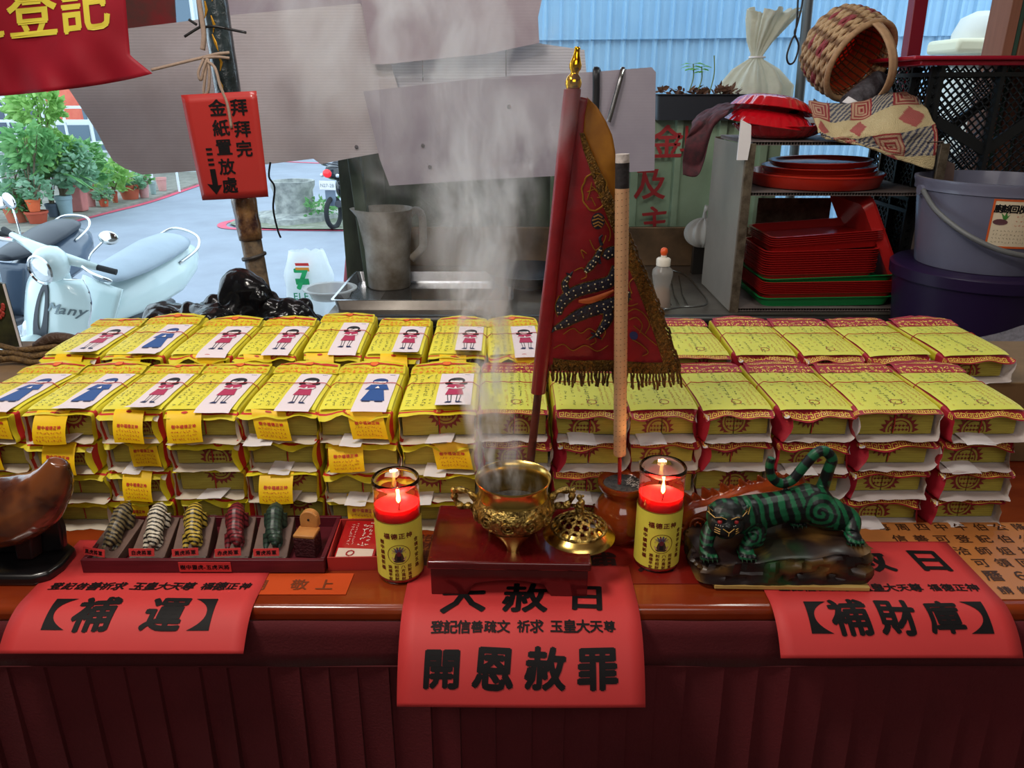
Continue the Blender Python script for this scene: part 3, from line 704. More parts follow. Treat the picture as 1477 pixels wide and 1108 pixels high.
ce = thing('brass_censer', 'round brass censer with two ear handles smoking on the red stand', 'incense burner', (CX, CY, STZ))
prof = [(0.0, .018), (.020, .018), (.032, .022), (.043, .031), (.0500, .042), (.0522, .050), (.0505, .058), (.0470, .064), (.0450, .068), (.0445, .074), (.0452, .082), (.0478, .089), (.0492, .092), (.0488, .0935), (.0470, .0925), (.0435, .086), (.0425, .074), (.046, .060), (.046, .045), (.03, .034), (0, .034)]
MB().lathe(prof, n=56, mis=[1] * 8 + [0] * 12).build('bowl', [M_brass, M_brassd], ce, smooth=50)
rl = MB()
for k in range(11):      # cast scrolls in relief round the belly
    a0 = 2 * pi * k / 11; sg = 1 if k % 2 else -1
    pts = []
    for i in range(26):
        t = i / 25; rr = 0.0105 * (1 - t * 0.85); th = t * 3.4 * pi * sg + 0.6; du = rr * cos(th); dz = rr * sin(th); z = .048 + dz; R0 = .0525 - 0.0018 * ((z - .05) / .01) ** 2 * 0.9; a = a0 + du / .052; pts.append((R0 * cos(a), R0 * sin(a), z))
    rl.tube(pts, [0.0019 - 0.0008 * i / 25 for i in range(26)], 6)
for k in range(33):
    a = 2 * pi * (k + .3) / 33; z = .036 + .004 * (k % 3); r0 = .0462 + .001 * (k % 3); rl.ball((r0 * cos(a), r0 * sin(a), z), (.0028, .0028, .0022), 7, 5)
rl.build('relief', M_brassd, ce)['kind'] = 'stuff'
MB().lathe([(0, .050), (.020, .052), (.0455, .049)], n=32).build('ash', M_ash, ce)
for k, a in enumerate((-pi / 2, pi / 6, 5 * pi / 6)):
    d = Vector((cos(a), sin(a), 0)); n_ = Vector((-sin(a), cos(a), 0))
    g = MB()
    def leg(u, v):
        z = .027 * (1 - v); w = .017 * (1 - v) ** 2 * 0.9 + .0075; th = .0042; q = 2 * pi * u
        return d * (.030 + .002 * v + th * sin(q) + 0.004 * (1 - v) ** 2) + n_ * (w * cos(q)) + Vector((0, 0, z))
    g.grid(leg, 16, 8, cu=True); g.add([leg(i / 16, 1.0) for i in range(16)], [tuple(range(16))]); g.build('leg', M_brass, ce, smooth=50)
for sg in (-1, 1):
    pts = curve_pts([(sg * .049, .002, .060), (sg * .058, .002, .071), (sg * .072, .002, .073), (sg * .0765, .002, .066), (sg * .074, .002, .056), (sg * .066, .002, .048), (sg * .058, .002, .050), (sg * .052, .002, .044)], 5)
    h = MB().tube(pts, [.0042 + .0012 * sin(i * 0.9) for i in range(len(pts))], 8); h.ball((sg * .0775, .002, .0735), .0042, 8, 6); h.ball((sg * .069, .002, .049), .0036, 8, 6)
    h.build('handle', M_brassd, ce, smooth=180)
# lid set down on the right
ld = thing('censer_lid', 'domed brass censer lid with pierced scrollwork beside the censer', 'lid', (0.0895, 0.881, STZ + 0.0005), rot=(radians(2), radians(-1), 0.3))
MB().lathe([(.030, .018), (.036, .0135), (.042, .0085), (.0478, .004), (.0485, .0015), (.0470, 0), (.0465, .0015), (.040, .007), (.034, .012), (.029, .0165)], n=48).build('rim', M_brass, ld, smooth=60)
dm = MB(); NA, NR = 84, 14
def dome(a, q, off=0): r = .0375 * (1 - q) + .004 * q; return Vector(((r) * cos(a), r * sin(a), .0125 + .0185 * (1 - (r / .0385) ** 2) + off))
for i in range(NA):
    for j in range(NR):
        a = 2 * pi * (i + .5) / NA; q = (j + .5) / NR; row = int(q * 3.2); n = (16, 12, 8, 5)[min(3, row)]; fa = (a / (2 * pi) * n + row * .5) % 1; fq = (q * 3.2) % 1
        hole = row < 3 and ((fa - .5) / .36) ** 2 + ((fq - .5) / .36) ** 2 < 1
        if not hole:
            A0, A1, q0, q1 = 2 * pi * i / NA, 2 * pi * (i + 1) / NA, j / NR, (j + 1) / NR
            dm.add([dome(A0, q0), dome(A1, q0), dome(A1, q1), dome(A0, q1)], [(0, 1, 2, 3)])
dm.build('pierced_dome', M_brassd, ld, solid=0.0022, merge=0.00001)
kb = MB(); kb.lathe([(.009, .029), (.006, .033), (.0045, .037), (.0065, .041), (.0045, .045)], n=16)
for p, r_ in (((0, 0, .047), .0058), ((.001, -.003, .053), .0050), ((0, .002, .058), .0042), ((-.0035, -.001, .061), .002), ((.0035, -.001, .061), .002), ((.004, 0, .050), .003), ((-.004, .001, .045), .0034), ((0, -.006, .0515), .002)): kb.ball(p, r_, 9, 6)
kb.build('lion_knob', M_brassd, ld, smooth=180)

# ------------------------------------------------------------ amber incense jar and thick wrapped incense stick
M_amber = mat('amber_glaze', (140, 58, 16), 0.12, c2=(104, 28, 10), vs=18, coat=0.8, trans=0.0)
jr = thing('incense_jar', 'amber glazed round jar with flared rim holding the thick incense stick', 'jar', (0.158, 0.960, TZ))
MB().lathe([(0, 0), (.026, 0), (.030, .004), (.0375, .018), (.0405, .034), (.0395, .048), (.034, .060), (.0265, .068), (.026, .074), (.033, .081), (.0365, .088), (.0355, .0925), (.031, .0925), (.0255, .086), (.0235, .070), (0, .066)], n=48).build('body', M_amber, jr, smooth=60)
MB().lathe([(0, .0905), (.018, .0895), (.031, .088)], n=32, wob=lambda a, z: 1 + .02 * sin(a * 5)).build('ash', M_ash, jr)
fl = MB()
for i in range(70):
    a = R.uniform(-1.0, 0.9); r_ = R.uniform(.004, .026); p = Vector((r_ * cos(a), r_ * sin(a) - .006, .0915 + R.uniform(0, .004))); fl.bar(p, p + Vector((R.uniform(-.003, .003), R.uniform(-.003, .003), R.uniform(-.001, .0025))), .0008, .0004)
fl.build('ash_flakes', mat('pale_ash', (196, 192, 188), 0.9), jr, smooth=0)['kind'] = 'stuff'
sb, stp = Vector((0.1500, 0.955, 1.036)), Vector((0.1328, 0.955, 1.438)); sd = (stp - sb).normalized(); root = sb - sd * 0.052
inc = thing('incense_stick', 'tall thick tan incense stick on a red stem standing in the amber jar', 'incense', root)
M_inc = mat('incense_tan', (196, 152, 112), 0.8, var=0.12, vs=50)
B(MB().cyl(root, sb + sd * .01, .0026, n=10), 'stem', mat('red_stem', (150, 20, 22), 0.5), inc)
Lr = (stp - sb).length; pr = []
for i in range(160):
    t = i / 159; d_ = t * Lr; g_ = (d_ % 0.0076) / 0.0076; pr.append((t, .0088 - (0.0006 if g_ < .1 else 0)))
B(MB().tube([sb + sd * (t * Lr * 0.90) for t, _ in pr], [r_ for _, r_ in pr], 20), 'wrapped_body', M_inc, inc, smooth=60)
hx = []; x_ = sd.orthogonal().normalized(); y_ = sd.cross(x_); turns = 46
for i in range(turns * 10): a = 2 * pi * i / 10; hx.append(sb + sd * (0.004 + Lr * 0.885 * i / (turns * 10)) + (x_ * cos(a) + y_ * sin(a)) * .0087)
B(MB().tube(hx, .00042, 4), 'binding_thread', mat('brown_thread', (70, 50, 40), 0.8), inc)
B(MB().cyl(sb + sd * Lr * .90, sb + sd * Lr * .975, .0087, .0086, 20), 'charred_tip', mat('charred', (44, 40, 42), 0.9, var=0.4, vs=200, bump=0.4), inc)
B(MB().cyl(sb + sd * Lr * .975, stp, .0086, .0083, 20), 'ash_tip', mat('white_ash', (196, 186, 180), 0.95, var=0.2, vs=200, bump=0.4), inc)

# ------------------------------------------------------------ temple flag
FY = 0.974
def G(px, py, off=0.0):
    p = Py(px, py, FY); k = 0.006 * sin((px - 780) / 22.0 + py / 160.0) * min(1, max(0, (py - 150) / 150)) * min(1, (px - 770) / 40 if px > 770 else 0); p.y += k - off; return p
pb, pt_ = Py(751.5, 786, FY), Py(826, 126, FY)
fg = thing('temple_flag', 'dark red embroidered triangular flag with gold fringe on a wooden pole', 'flag', (pb.x, FY, TZ))
M_pole = mat('flag_pole_wood', (96, 40, 28), 0.5, c2=(60, 24, 18), vs=40)
B(MB().tube([pb, pb.lerp(pt_, .35), pt_], [.0062, .0056, .0045], 12), 'pole', M_pole, fg)
B(MB().lathe([(0, 0), (.020, 0), (.021, .004), (.012, .007), (.008, .018), (0, .018)], (pb.x, FY, TZ + .0005), 24), 'pole_foot', M_lacq, fg)
q = Py(826, 130, FY); s_ = 0.00088
M_goldm = mat('gold_finial', (226, 168, 30), 0.12, metal=1)
ax = (pt_ - pb).normalized(); MX = Matrix((ax.cross(Vector((0, 1, 0))).normalized(), Vector((0, 1, 0)), ax)).transposed()
B(MB().lathe([(0, -2), (12, -2), (12.5, 0), (10, 1), (11.5, 5), (12, 10), (10, 16), (6.5, 20), (6, 23), (8.5, 27), (9, 32), (7, 38), (5, 44), (4.2, 50), (4.5, 53), (3.5, 54), (0, 54)], (0, 0, 0), 24, M=MX @ Matrix.Scale(s_, 3)) if False else MB().lathe([(a * s_, b * s_) for a, b in [(0, -2), (11, -2), (11.5, 0), (9, 1), (10.8, 5), (11.3, 10), (9.5, 16), (6, 20), (5.5, 23), (8, 27), (8.5, 32), (6.6, 38), (4.6, 44), (3.8, 50), (4.2, 53), (3.2, 54), (0, 54)]], q, 24, M=MX), 'gourd_finial', M_goldm, fg, smooth=60)
M_flag = mat('flag_satin', (132, 14, 22), 0.42, c2=(104, 8, 18), vs=14, bump=0.1, bs=60)
Redge = [(848, 142), (843, 168), (841, 192), (850, 215), (866, 250), (882, 284), (896, 318), (918, 372), (936, 412), (951, 452), (964, 492), (974, 524)]
Ledge = [(816, 135), (811, 180), (806, 225), (802, 270), (797, 310), (793, 350), (789, 390), (786, 425), (783, 460), (781, 490), (779, 512), (777, 534)]
def along(E_, t): t = max(0, min(.9999, t)) * (len(E_) - 1); i = int(t); f = t - i; return (E_[i][0] * (1 - f) + E_[i + 1][0] * f, E_[i][1] * (1 - f) + E_[i + 1][1] * f)
def cloth(u, v, off=0.0): a = along(Ledge, v); b = along(Redge, v); return G(a[0] * (1 - u) + b[0] * u, a[1] * (1 - u) + b[1] * u + (8 * u * (1 - u) * v), off + .004 * sin(u * 8 + v * 2) * (1 - u))
def cpx(px, py, off=0.0008): return cloth_px(px, py, off)
def cloth_px(px, py, off):
    v = (py - 138) / 390
    for _ in range(3):
        a = along(Ledge, v); b = along(Redge, v); u = (px - a[0]) / max(6, b[0] - a[0]); yy = a[1] * (1 - u) + b[1] * u + 8 * u * (1 - u) * v; v += (py - yy) / 390
    return cloth(u, v, off)
B(MB().grid(lambda u, v: cloth(u, v), 30, 60), 'flag_cloth', M_flag, fg, smooth=180, solid=0.0006)
sv = MB()
def sleeve(u, v):
    c = pb.lerp(pt_, 0.385 + 0.612 * v); a = 2 * pi * u; return c + Vector((cos(a) * (.0100 + .002 * sin(v * 9) * .3), sin(a) * .0085 - 0.002, 0))
sv.grid(sleeve, 16, 24, cu=True); B(sv, 'pole_sleeve', M_flag, fg, smooth=180)
lin_o = [(846, 141), (858, 150), (870, 168), (880, 185), (887, 205), (889, 235), (890, 270), (893, 310), (880, 284), (866, 250), (850, 215), (841, 192), (843, 166)]
B(MB().grid(lambda u, v: (lambda a, b: G(a[0] * (1 - u) + b[0] * u, a[1] * (1 - u) + b[1] * u, -.008 + .003 * u))(along(Redge[:8], v), along([(847, 140), (862, 154), (874, 174), (884, 196), (889, 224), (891, 262), (894, 305), (919, 372)], v)), 8, 24), 'gold_lining', mat('gold_lining_cloth', (170, 112, 26), 0.45, c2=(140, 88, 20), vs=20), fg, smooth=180, solid=0.0005)
M_trim = mat('metallic_braid', (128, 92, 34), 0.42, metal=0.6, c2=(70, 48, 18), vs=260, bump=0.8, bs=400)
M_fr = mat('fringe_gold_brown', (104, 72, 26), 0.45, metal=0.5, c2=(60, 40, 14), vs=120, bump=0.6, bs=300)
def rt(u, v):
    t = 0.18 + 0.82 * v; b = along(Redge, t); w = 6 + 13 * min(1, v * 3); return G(b[0] - w * (1 - u) + 1, b[1], .0016 + .0008 * sin(v * 90 + u * 5))
B(MB().grid(rt, 5, 90), 'edge_braid', M_trim, fg, smooth=60, solid=0.0015)
def btm(u, v): a = along(Ledge, 1.0); b = along(Redge, 1.0); x = a[0] + (b[0] + 6 - a[0]) * u; return G(x, a[1] - 22 + 22 * u * 0.3 + 16 * v + 6 * sin(u * 3.1), .0014 + .0006 * sin(u * 120))
B(MB().grid(btm, 90, 4), 'hem_braid', M_trim, fg, smooth=60, solid=0.0015)
for k in range(46):
    u = (k + .5) / 46; x = 780 + 202 * u; y0 = 526 + 6 * u + 6 * sin(u * 3.1) - 4; ln = R.uniform(22, 30); sw = R.uniform(-3, 5)
    pts = [G(x + sw * (t / 6) ** 1.5 + .6 * sin(t * 2 + k), y0 + ln * t / 6, .002 + .002 * sin(k * 2.3 + t)) for t in range(7)]
    B(MB().tube(pts, [.0012, .0014, .0016, .0017, .0018, .0019, .0015], 5), 'fringe_strand', M_fr, fg)
for k in range(34):
    t = 0.47 + 0.53 * (k + .5) / 34; b = along(Redge, t); sw = R.uniform(-1, 2)
    B(MB().tube([G(b[0], b[1], .001), G(b[0] + 6 + sw, b[1] + 5, .001), G(b[0] + 9 + sw, b[1] + 13, .0)], [.0014, .0017, .0013], 5), 'fringe_strand', M_fr, fg)
# embroidery: ring, pearl, dragon
gd = MB(); thr = lambda pts, r_=.0007, mb=gd: mb.tube([cpx(x, y, .0012) for x, y in pts], r_, 5)
gd.tube([cpx(856 + 17 * cos(a) + .9 * sin(a * 9), 276 + 27 * sin(a), .0012) for a in [2 * pi * i / 40 for i in range(40)]], .0011, 5, closed=True)
thr([(852, 262), (850, 275), (846, 288), (852, 284), (858, 296)]); thr([(852, 268), (862, 276), (868, 285), (860, 284)]); thr([(846, 276), (856, 272), (864, 280)])
for pts in ([(870, 315), (878, 330), (875, 345)], [(850, 345), (858, 360), (866, 352), (872, 338)], [(842, 372), (838, 360), (846, 365)], [(828, 390), (840, 386), (846, 398), (838, 402)], [(806, 425), (800, 440), (804, 455)], [(812, 480), (826, 472), (838, 480), (850, 474), (862, 482)], [(798, 500), (812, 494), (826, 504), (844, 498), (862, 508), (878, 500)], [(848, 452), (858, 448), (868, 454), (880, 450)], [(846, 490), (856, 486), (860, 494), (852, 498)], [(905, 452), (916, 446), (928, 452), (936, 466), (930, 480)], [(908, 462), (918, 458), (926, 468), (922, 480)], [(912, 490), (924, 496), (934, 506), (926, 512)], [(900, 440), (910, 442), (920, 438)], [(905, 430), (912, 433)], [(914, 470), (936, 488), (946, 496)], [(916, 400), (908, 410), (912, 424)], [(872, 460), (866, 470), (874, 480), (868, 492)]):
    thr(curve_pts([(x, y, 0) for x, y in pts], 4) and [(p.x, p.y) for p in curve_pts([(x, y, 0) for x, y in pts], 4)])
B(gd, 'gold_embroidery', mat('gold_thread', (150, 108, 32), 0.4, metal=0.5), fg)['kind'] = 'stuff'
M_dnavy = mat('navy_thread', (20, 20, 40), 0.6, var=0.3, vs=200, bump=0.4, bs=300)
def band_emb(name, pts, ws, m, off=.0014):
    c = curve_pts([(x, y, w) for (x, y), w in zip(pts, ws)], 6); mb = MB(); n = len(c)
    def f(u, v): i = min(n - 1, int(round(v * (n - 1)))); a = c[max(0, i - 1)]; b = c[min(n - 1, i + 1)]; d = Vector((b.x - a.x, b.y - a.y)).normalized(); w = c[i].z * (u * 2 - 1); return cpx(c[i].x - d.y * w, c[i].y + d.x * w, off + .0012 * sin(pi * u))
    mb.grid(f, 6, n - 1); B(mb, name, m, fg, smooth=180); return c
segs = [([(797, 473), (812, 466), (832, 455), (855, 447), (875, 442), (898, 434), (905, 420)], [1.5, 5, 8, 9, 9, 8, 5]), ([(806, 452), (808, 438), (822, 424), (842, 416), (862, 412), (882, 405), (890, 385)], [3, 7, 8, 8, 8, 8, 6]), ([(872, 440), (878, 458), (868, 476), (860, 484)], [7, 7, 5, 2]), ([(820, 425), (814, 408), (822, 396)], [5, 4, 2]), ([(872, 372), (880, 362), (892, 360)], [5, 9, 10]), ([(866, 355), (860, 372), (852, 384), (844, 392)], [2, 4, 5, 2])]
B_dots = MB(); B_or = MB(); out_ = MB()
for pts, ws in segs:
    c = band_emb('dragon_body', pts, [w + 1.4 for w in ws], M_trim, .0008); c = band_emb('dragon_body', pts, ws, M_dnavy, .0016)
    for i in range(2, len(c) - 1, 3):
        for sg in (-1, 1):
            a, b = c[i - 1], c[i + 1]; d = Vector((b.x - a.x, b.y - a.y)).normalized(); w = c[i].z * .45 * sg; B_dots.ball(cpx(c[i].x - d.y * w, c[i].y + d.x * w, .0034), .0011, 6, 4)
B(B_dots, 'scale_studs', mat('pale_thread', (190, 176, 140), 0.5), fg)['kind'] = 'stuff'
band_emb('dragon_belly', [(834, 433), (850, 433), (868, 428), (886, 420)], [2, 4.5, 4, 2], mat('orange_thread', (170, 80, 30), 0.6), .0022)
for pts in ([(866, 352), (864, 343), (868, 338)], [(862, 372), (866, 380), (864, 366)], [(848, 390), (842, 388)], [(800, 472), (794, 478)], [(860, 484), (852, 480)], [(860, 484), (850, 490)], [(860, 484), (868, 490)], [(822, 396), (816, 392)], [(822, 396), (826, 390)]): band_emb('dragon_claw', pts if len(pts) == 3 else [pts[0], ((pts[0][0] + pts[1][0]) / 2, (pts[0][1] + pts[1][1]) / 2), pts[1]], [2.2, 1.8, .6], M_dnavy, .002)
B(MB().grid(lambda u, v: cpx(862 + 10 * (v) * cos(2 * pi * u), 318 + 12 * v * sin(2 * pi * u), .0012 + .001 * (1 - v)), 20, 3, cu=True), 'pearl_patch', M_dnavy, fg, smooth=180)
pp = MB()
for dy in (-6, -1, 4, 8): pp.tube([cpx(862 - (9 - abs(dy) * .4), 318 + dy, .0026), cpx(862, 318 + dy - 3, .0028), cpx(862 + (8 - abs(dy) * .4), 318 + dy + 1, .0026)], .0011, 5)
B(pp, 'pearl_stitching', mat('gold_thread2', (160, 116, 60), 0.4, metal=0.4), fg)
B(MB().grid(lambda u, v: cpx(914 + 6 * v * cos(2 * pi * u), 484 + 6 * v * sin(2 * pi * u), .0014), 14, 2, cu=True), 'blue_disc', mat('blue_thread', (24, 34, 84), 0.6), fg)
# ------------------------------------------------------------ candles in glass
M_glass = mat('clear_glass', (255, 250, 248), 0.03, trans=1.0, ior=1.45)
M_wax = mat('red_wax', (226, 14, 26), 0.35, sss=0.6)
M_label = mat('yellow_candle_label', (238, 224, 84), 0.45, var=0.06, vs=60)
M_mar = mat('maroon_lettering', (104, 22, 20), 0.5)
M_flame = mat('candle_flame', (255, 190, 90), 0.5, emis=14)
def candle(name, label, x, y, h, waxz, rot):
    t = thing(name, label, 'candle', (x, y, TZ), rot); r = 0.0305
    MB().lathe([(0, .0035), (r - .0022, .0035), (r - .0022, h - .012), (r - .0022, h - .003), (r - .001, h), (r + .0004, h - .002), (r + .0004, h - .008), (r - .0006, h - .013), (r - .0002, .004), (r - .002, .0005), (0, .0005)], n=56).build('glass_jar', M_glass, t, smooth=60, recalc=True)
    MB().lathe([(0, .004), (r - .0026, .004), (r - .0026, waxz + .004), (r - .004, waxz + .002), (r - .012, waxz - .004), (.006, waxz - .007), (0, waxz - .0065)], n=40, wob=lambda a, z: 1).build('wax', M_wax, t, smooth=60)
    MB().grid(lambda u, v: Vector(((r + .0003) * cos(2 * pi * u), (r + .0002) * sin(2 * pi * u), .008 + (waxz - .020) * v)), 64, 1, cu=True).build('label_sleeve', M_label, t, smooth=60)
    L = t.children[-1] if t.children else t
    lab = [c for c in bpy.data.objects if c.parent == t and c.name.startswith('label_sleeve')][0]
    F = lambda u, v: Vector(((r + .0006) * cos(u / r - pi / 2), (r + .0006) * sin(u / r - pi / 2), v))
    p = MB(); cz = .048
    text(p, '福德正神', .0088, F, 0, .0755, pitch=.0098, bold=.035, res=1, sx=1)
    for c_, x_ in (('添福平安', -.0125), ('利市招財', -.004), ('八方進財', .0045), ('招財進寶', .013)): text(p, c_, .0054, F, x_, .0205, pitch=.0060, vertical=True, bold=.04, res=1)
    text(p, '樹中鎮福祈福', .0066, F, -.0225, .046, pitch=.0078, vertical=True, bold=.04, res=1); text(p, '合境平安五路', .0066, F, .0245, .046, pitch=.0078, vertical=True, bold=.04, res=1)
    k = 40
    for r0, r1 in ((.0148, .0140),):
        p.add([F(r0 * cos(2 * pi * i / k), cz + r0 * sin(2 * pi * i / k)) for i in range(k)] + [F(r1 * cos(2 * pi * i / k), cz + r1 * sin(2 * pi * i / k)) for i in range(k)], [(i, (i + 1) % k, k + (i + 1) % k, k + i) for i in range(k)])
    for z0 in (.0085, waxz - .0128): p.grid(lambda u, v: F(2 * pi * r * u, z0 + .0007 * v), 64, 1, cu=True)
    p.build('label_lettering', M_mar, lab, smooth=0)
    e = MB()   # small portrait of a deity in a feathered headdress
    G2 = lambda pts, lay, mi: e.add([F(u * .001, cz + v * .001) * (1 + lay * .0035) for u, v in pts], [tuple(range(len(pts)))], mi)
    def F2(pts, lay, mi): e.add([Vector((q.x * (1 + lay * .004), q.y * (1 + lay * .004), q.z)) for q in [F(u * .001, cz + v * .001) for u, v in pts]], [tuple(range(len(pts)))], mi)
    for i in range(17):
        a = pi * (i + .5) / 17; L_ = 11.5 if i % 2 else 9.5; F2([(2 * cos(a) - .7 * sin(a), 1 + 2 * sin(a)), (L_ * cos(a) - 1.0 * sin(a), 1 + L_ * sin(a) * .95), (L_ * cos(a) + 1.0 * sin(a), 1 + L_ * sin(a) * .95), (2 * cos(a) + .7 * sin(a), 1 + 2 * sin(a))], 1, 0 if i % 3 else 1)
    for i in range(9):
        a = pi * (i + .5) / 9; F2(ell(8.6 * cos(a), 1 + 8 * sin(a), .8, .8, 8), 2, 2)
    F2([(-4.2, 2), (4.2, 2), (7.5, -9.5), (4.5, -11.5), (-4.5, -11.5), (-7.5, -9.5)], 2, 3); F2(ell(0, 1.2, 3.0, 3.6, 14), 3, 1); F2([(-2.2, 0), (2.2, 0), (2.6, -9), (-2.6, -9)], 3, 4)
    for s_ in (-1, 1): F2([(s_ * 7.2, -9), (s_ * 9.5, -4), (s_ * 8.2, -3), (s_ * 5, -8)], 2, 2)
    e.build('portrait_print', [mat('slate_print', (70, 82, 112), 0.5), mat('plum_print', (104, 34, 44), 0.5), mat('tan_print', (206, 160, 120), 0.5), mat('umber_print', (74, 52, 40), 0.5), M_hair], lab, smooth=0)
    MB().tube([(.002, 0, waxz - .007), (.003, -.001, waxz + .002), (.002, -.001, waxz + .007)], .0008, 6).build('wick', mat('burnt_wick', (30, 22, 20), 0.9), t)
    fz = waxz + .004
    MB().lathe([(0.0002, 0), (.0022, .003), (.0028, .006), (.0022, .011), (.0012, .016), (.0001, .021)], (.002, -.001, fz), 12).build('flame', M_flame, t, smooth=180)
    l = bpy.data.lights.new('flame_light', 'POINT'); l.energy = 0.35; l.color = (1, .62, .28); l.shadow_soft_size = .006
    o = bpy.data.objects.new('flame_light', l); COL.objects.link(o); o.location = (x + .002, y - .001, TZ + fz + .024)
    return t
candle('glass_candle', 'lit red candle in a yellow-labelled glass, left of the red lacquer stand', -0.150, 0.872, 0.146, 0.106, 0.12)
candle('glass_candle', 'lit red candle in a yellow-labelled glass, between the amber jar and the tiger', 0.199, 0.897, 0.150, 0.106, -0.03)

# ------------------------------------------------------------ green tiger on a painted rock, on a scrap of board
bd = MB().box((0.365, 0.884, TZ + 0.0062), (0.200, 0.112, 0.0055), RZ(radians(-1.5))).build('plywood_board', mat('raw_plywood', (196, 166, 96), 0.7, c2=(168, 132, 66), vs=14, stretch=(1, 8, 8)), bevel=0.0006)
tag(bd, 'thin pale plywood board under the painted rock of the green tiger', 'board')
BZ = TZ + 0.0093
rk = thing('tiger_statue', 'dark green striped tiger figure with curled tail prowling on a painted rock', 'statue', (0.36, 0.88, BZ))
def rock_fn(u, v):   # rounded block with facets
    a = 2 * pi * u; ca, sa = cos(a), sin(a); k = 1 / (abs(ca) ** 8 + abs(sa) ** 8) ** (1 / 8.0)
    return k * ca, k * sa
rm = MB(); NU, NV = 110, 26; rings = []
rp = [(1.0, 0), (1.01, .15), (1.02, .4), (1.01, .65), (1.0, .85), (.975, .96), (.90, 1.0), (.6, 1.02), (.3, 1.02), (.02, 1.02)]
def rockp(u, v):
    f = v * (len(rp) - 1); i = min(len(rp) - 2, int(f)); t = f - i; rr = rp[i][0] * (1 - t) + rp[i + 1][0] * t; hh = rp[i][1] * (1 - t) + rp[i + 1][1] * t
    a, b = rock_fn(u, v); x = 0.355 + 0.116 * a * rr; y = 0.882 + 0.052 * b * rr
    Hh = 0.030 + 0.016 * max(0, min(1, (x - .27) / .16)) + .004 * nz((x * 30, y * 30, 1))
    z = BZ + Hh * hh; n1 = noise.noise(Vector((x * 34, y * 34, z * 60))); n2 = abs(noise.noise(Vector((x * 46 + 9, y * 40, z * 22)))); n3 = noise.cell(Vector((x * 40, y * 40, hh * 2.2))); k = (.005 * n1 + .004 * (n3 - .5) - .016 * max(0, .16 - n2) * 3) * min(1, hh * 3 + .2) * (1 if hh < .95 else .15)
    return Vector((x + a * k, y + b * k, z))
rm.grid(rockp, NU, NV, cu=True)
ro = B(rm, 'rock_base', mat('painted_rock', (60, 40, 30), 0.38, attr=True, var=0.25, vs=60), rk, smooth=28)
ro.data.materials[0] = MATS['painted_rock']
def rcol(p):
    q = p + Vector((0.36, 0.88, BZ)); n1 = nz((q.x * 22, q.y * 22, q.z * 40)); n2 = nz((q.x * 30 + 5, q.y * 20, q.z * 30)); c = (38, 26, 26)
    c = mixc(c, (104, 74, 36), (n1 - .05) * 4 + max(0, (q.z - BZ - .018) * 10)); c = mixc(c, (26, 64, 30), max(0, (n2 + .1) * 3) * max(0, 1 - abs(q.x - .35) * 26) + .5 * max(0, .7 - abs(q.x - .35) * 30)); c = mixc(c, (120, 84, 40), max(0, n1 + .25) * 1.6 * max(0, 1 - abs(q.x - .42) * 30))
    if p.z > .036 and q.x < .36: c = mixc(c, (30, 34, 34), .7)
    return c
vcol(ro, rcol)
tg = MB()
def P3(px, py, y): return Py(px, py, y)
def tube_body(pts, rs, n=14, flat=1.0): c = curve_pts([tuple(p) for p in pts], 6); k = len(pts) - 1; tg.tube(c, [rs[min(k, int(i / 6))] * (1 - (i % 6) / 6) + rs[min(k, int(i / 6) + 1)] * ((i % 6) / 6) for i in range(len(c))], n, flat=flat)
hip = Vector((.402, .902, .990)); sh = Vector((.318, .886, .983)); hd = Vector((.279, .866, .992))
tube_body([hip + Vector((.020, .004, .002)), hip, hip.lerp(sh, .5) + Vector((0, 0, .002)), sh, sh + Vector((-.02, -.01, .004)), hd + Vector((.008, .004, .002))], [.016, .0275, .0215, .0255, .025, .021])
tg.ball(hip + Vector((.004, -.006, 0)), (.026, .022, .027)); tg.ball(sh + Vector((-.002, -.008, 0)), (.022, .02, .026))
# head: skull, muzzle, brows, cheeks, ears
tg.ball(hd, (.026, .023, .023)); tg.ball(hd + Vector((-.004, -.014, -.009)), (.016, .013, .012)); tg.ball(hd + Vector((-.014, -.010, -.006)), (.011, .012, .013)); tg.ball(hd + Vector((.010, -.012, -.006)), (.011, .012, .013))
tg.ball(hd + Vector((-.002, -.010, -.020)), (.013, .012, .006)); tg.ball(hd + Vector((-.003, -.023, -.002)), (.006, .006, .004))
for s_ in (-1, 1):
    tg.ball(hd + Vector((s_ * .011 - .002, -.018, .008)), (.008, .005, .0035)); tg.tube([hd + Vector((s_ * .021, -.004, .010)), hd + Vector((s_ * .026, -.006, .019))], [.006, .002], 8)
def limb(pts, rs): tube_body(pts, rs, 12)
rz_ = lambda px, py, z: Pz(px, py, z)
pawF = Vector((.304, .848, .948)); limb([sh + Vector((.004, -.008, -.008)), sh + Vector((.003, -.022, -.024)), Vector((.311, .856, .960)), pawF + Vector((0, .004, .004))], [.017, .0125, .0095, .0085])
pawL = Vector((.255, .850, .9465)); limb([hd + Vector((.002, .012, -.012)), Vector((.262, .872, .966)), Vector((.255, .858, .952)), pawL + Vector((0, .004, .003))], [.014, .011, .009, .008])
pawH = Vector((.447, .862, .962)); limb([hip + Vector((.006, -.006, -.004)), hip + Vector((.030, -.016, -.010)), Vector((.450, .880, .978)), pawH + Vector((0, .004, .004))], [.025, .0215, .0125, .0095])
pawR = Vector((.392, .916, .956)); limb([hip + Vector((-.004, .008, -.012)), Vector((.386, .912, .972)), pawR], [.018, .012, .009])
for p in (pawF, pawL, pawH, pawR):
    tg.ball(p + Vector((0, 0, .001)), (.0115, .013, .0068))
    for k in range(4): tg.ball(p + Vector(((k - 1.5) * .0058, -.0120 + .0012 * abs(k - 1.5), -.001)), (.0032, .0052, .0045), 8, 6)
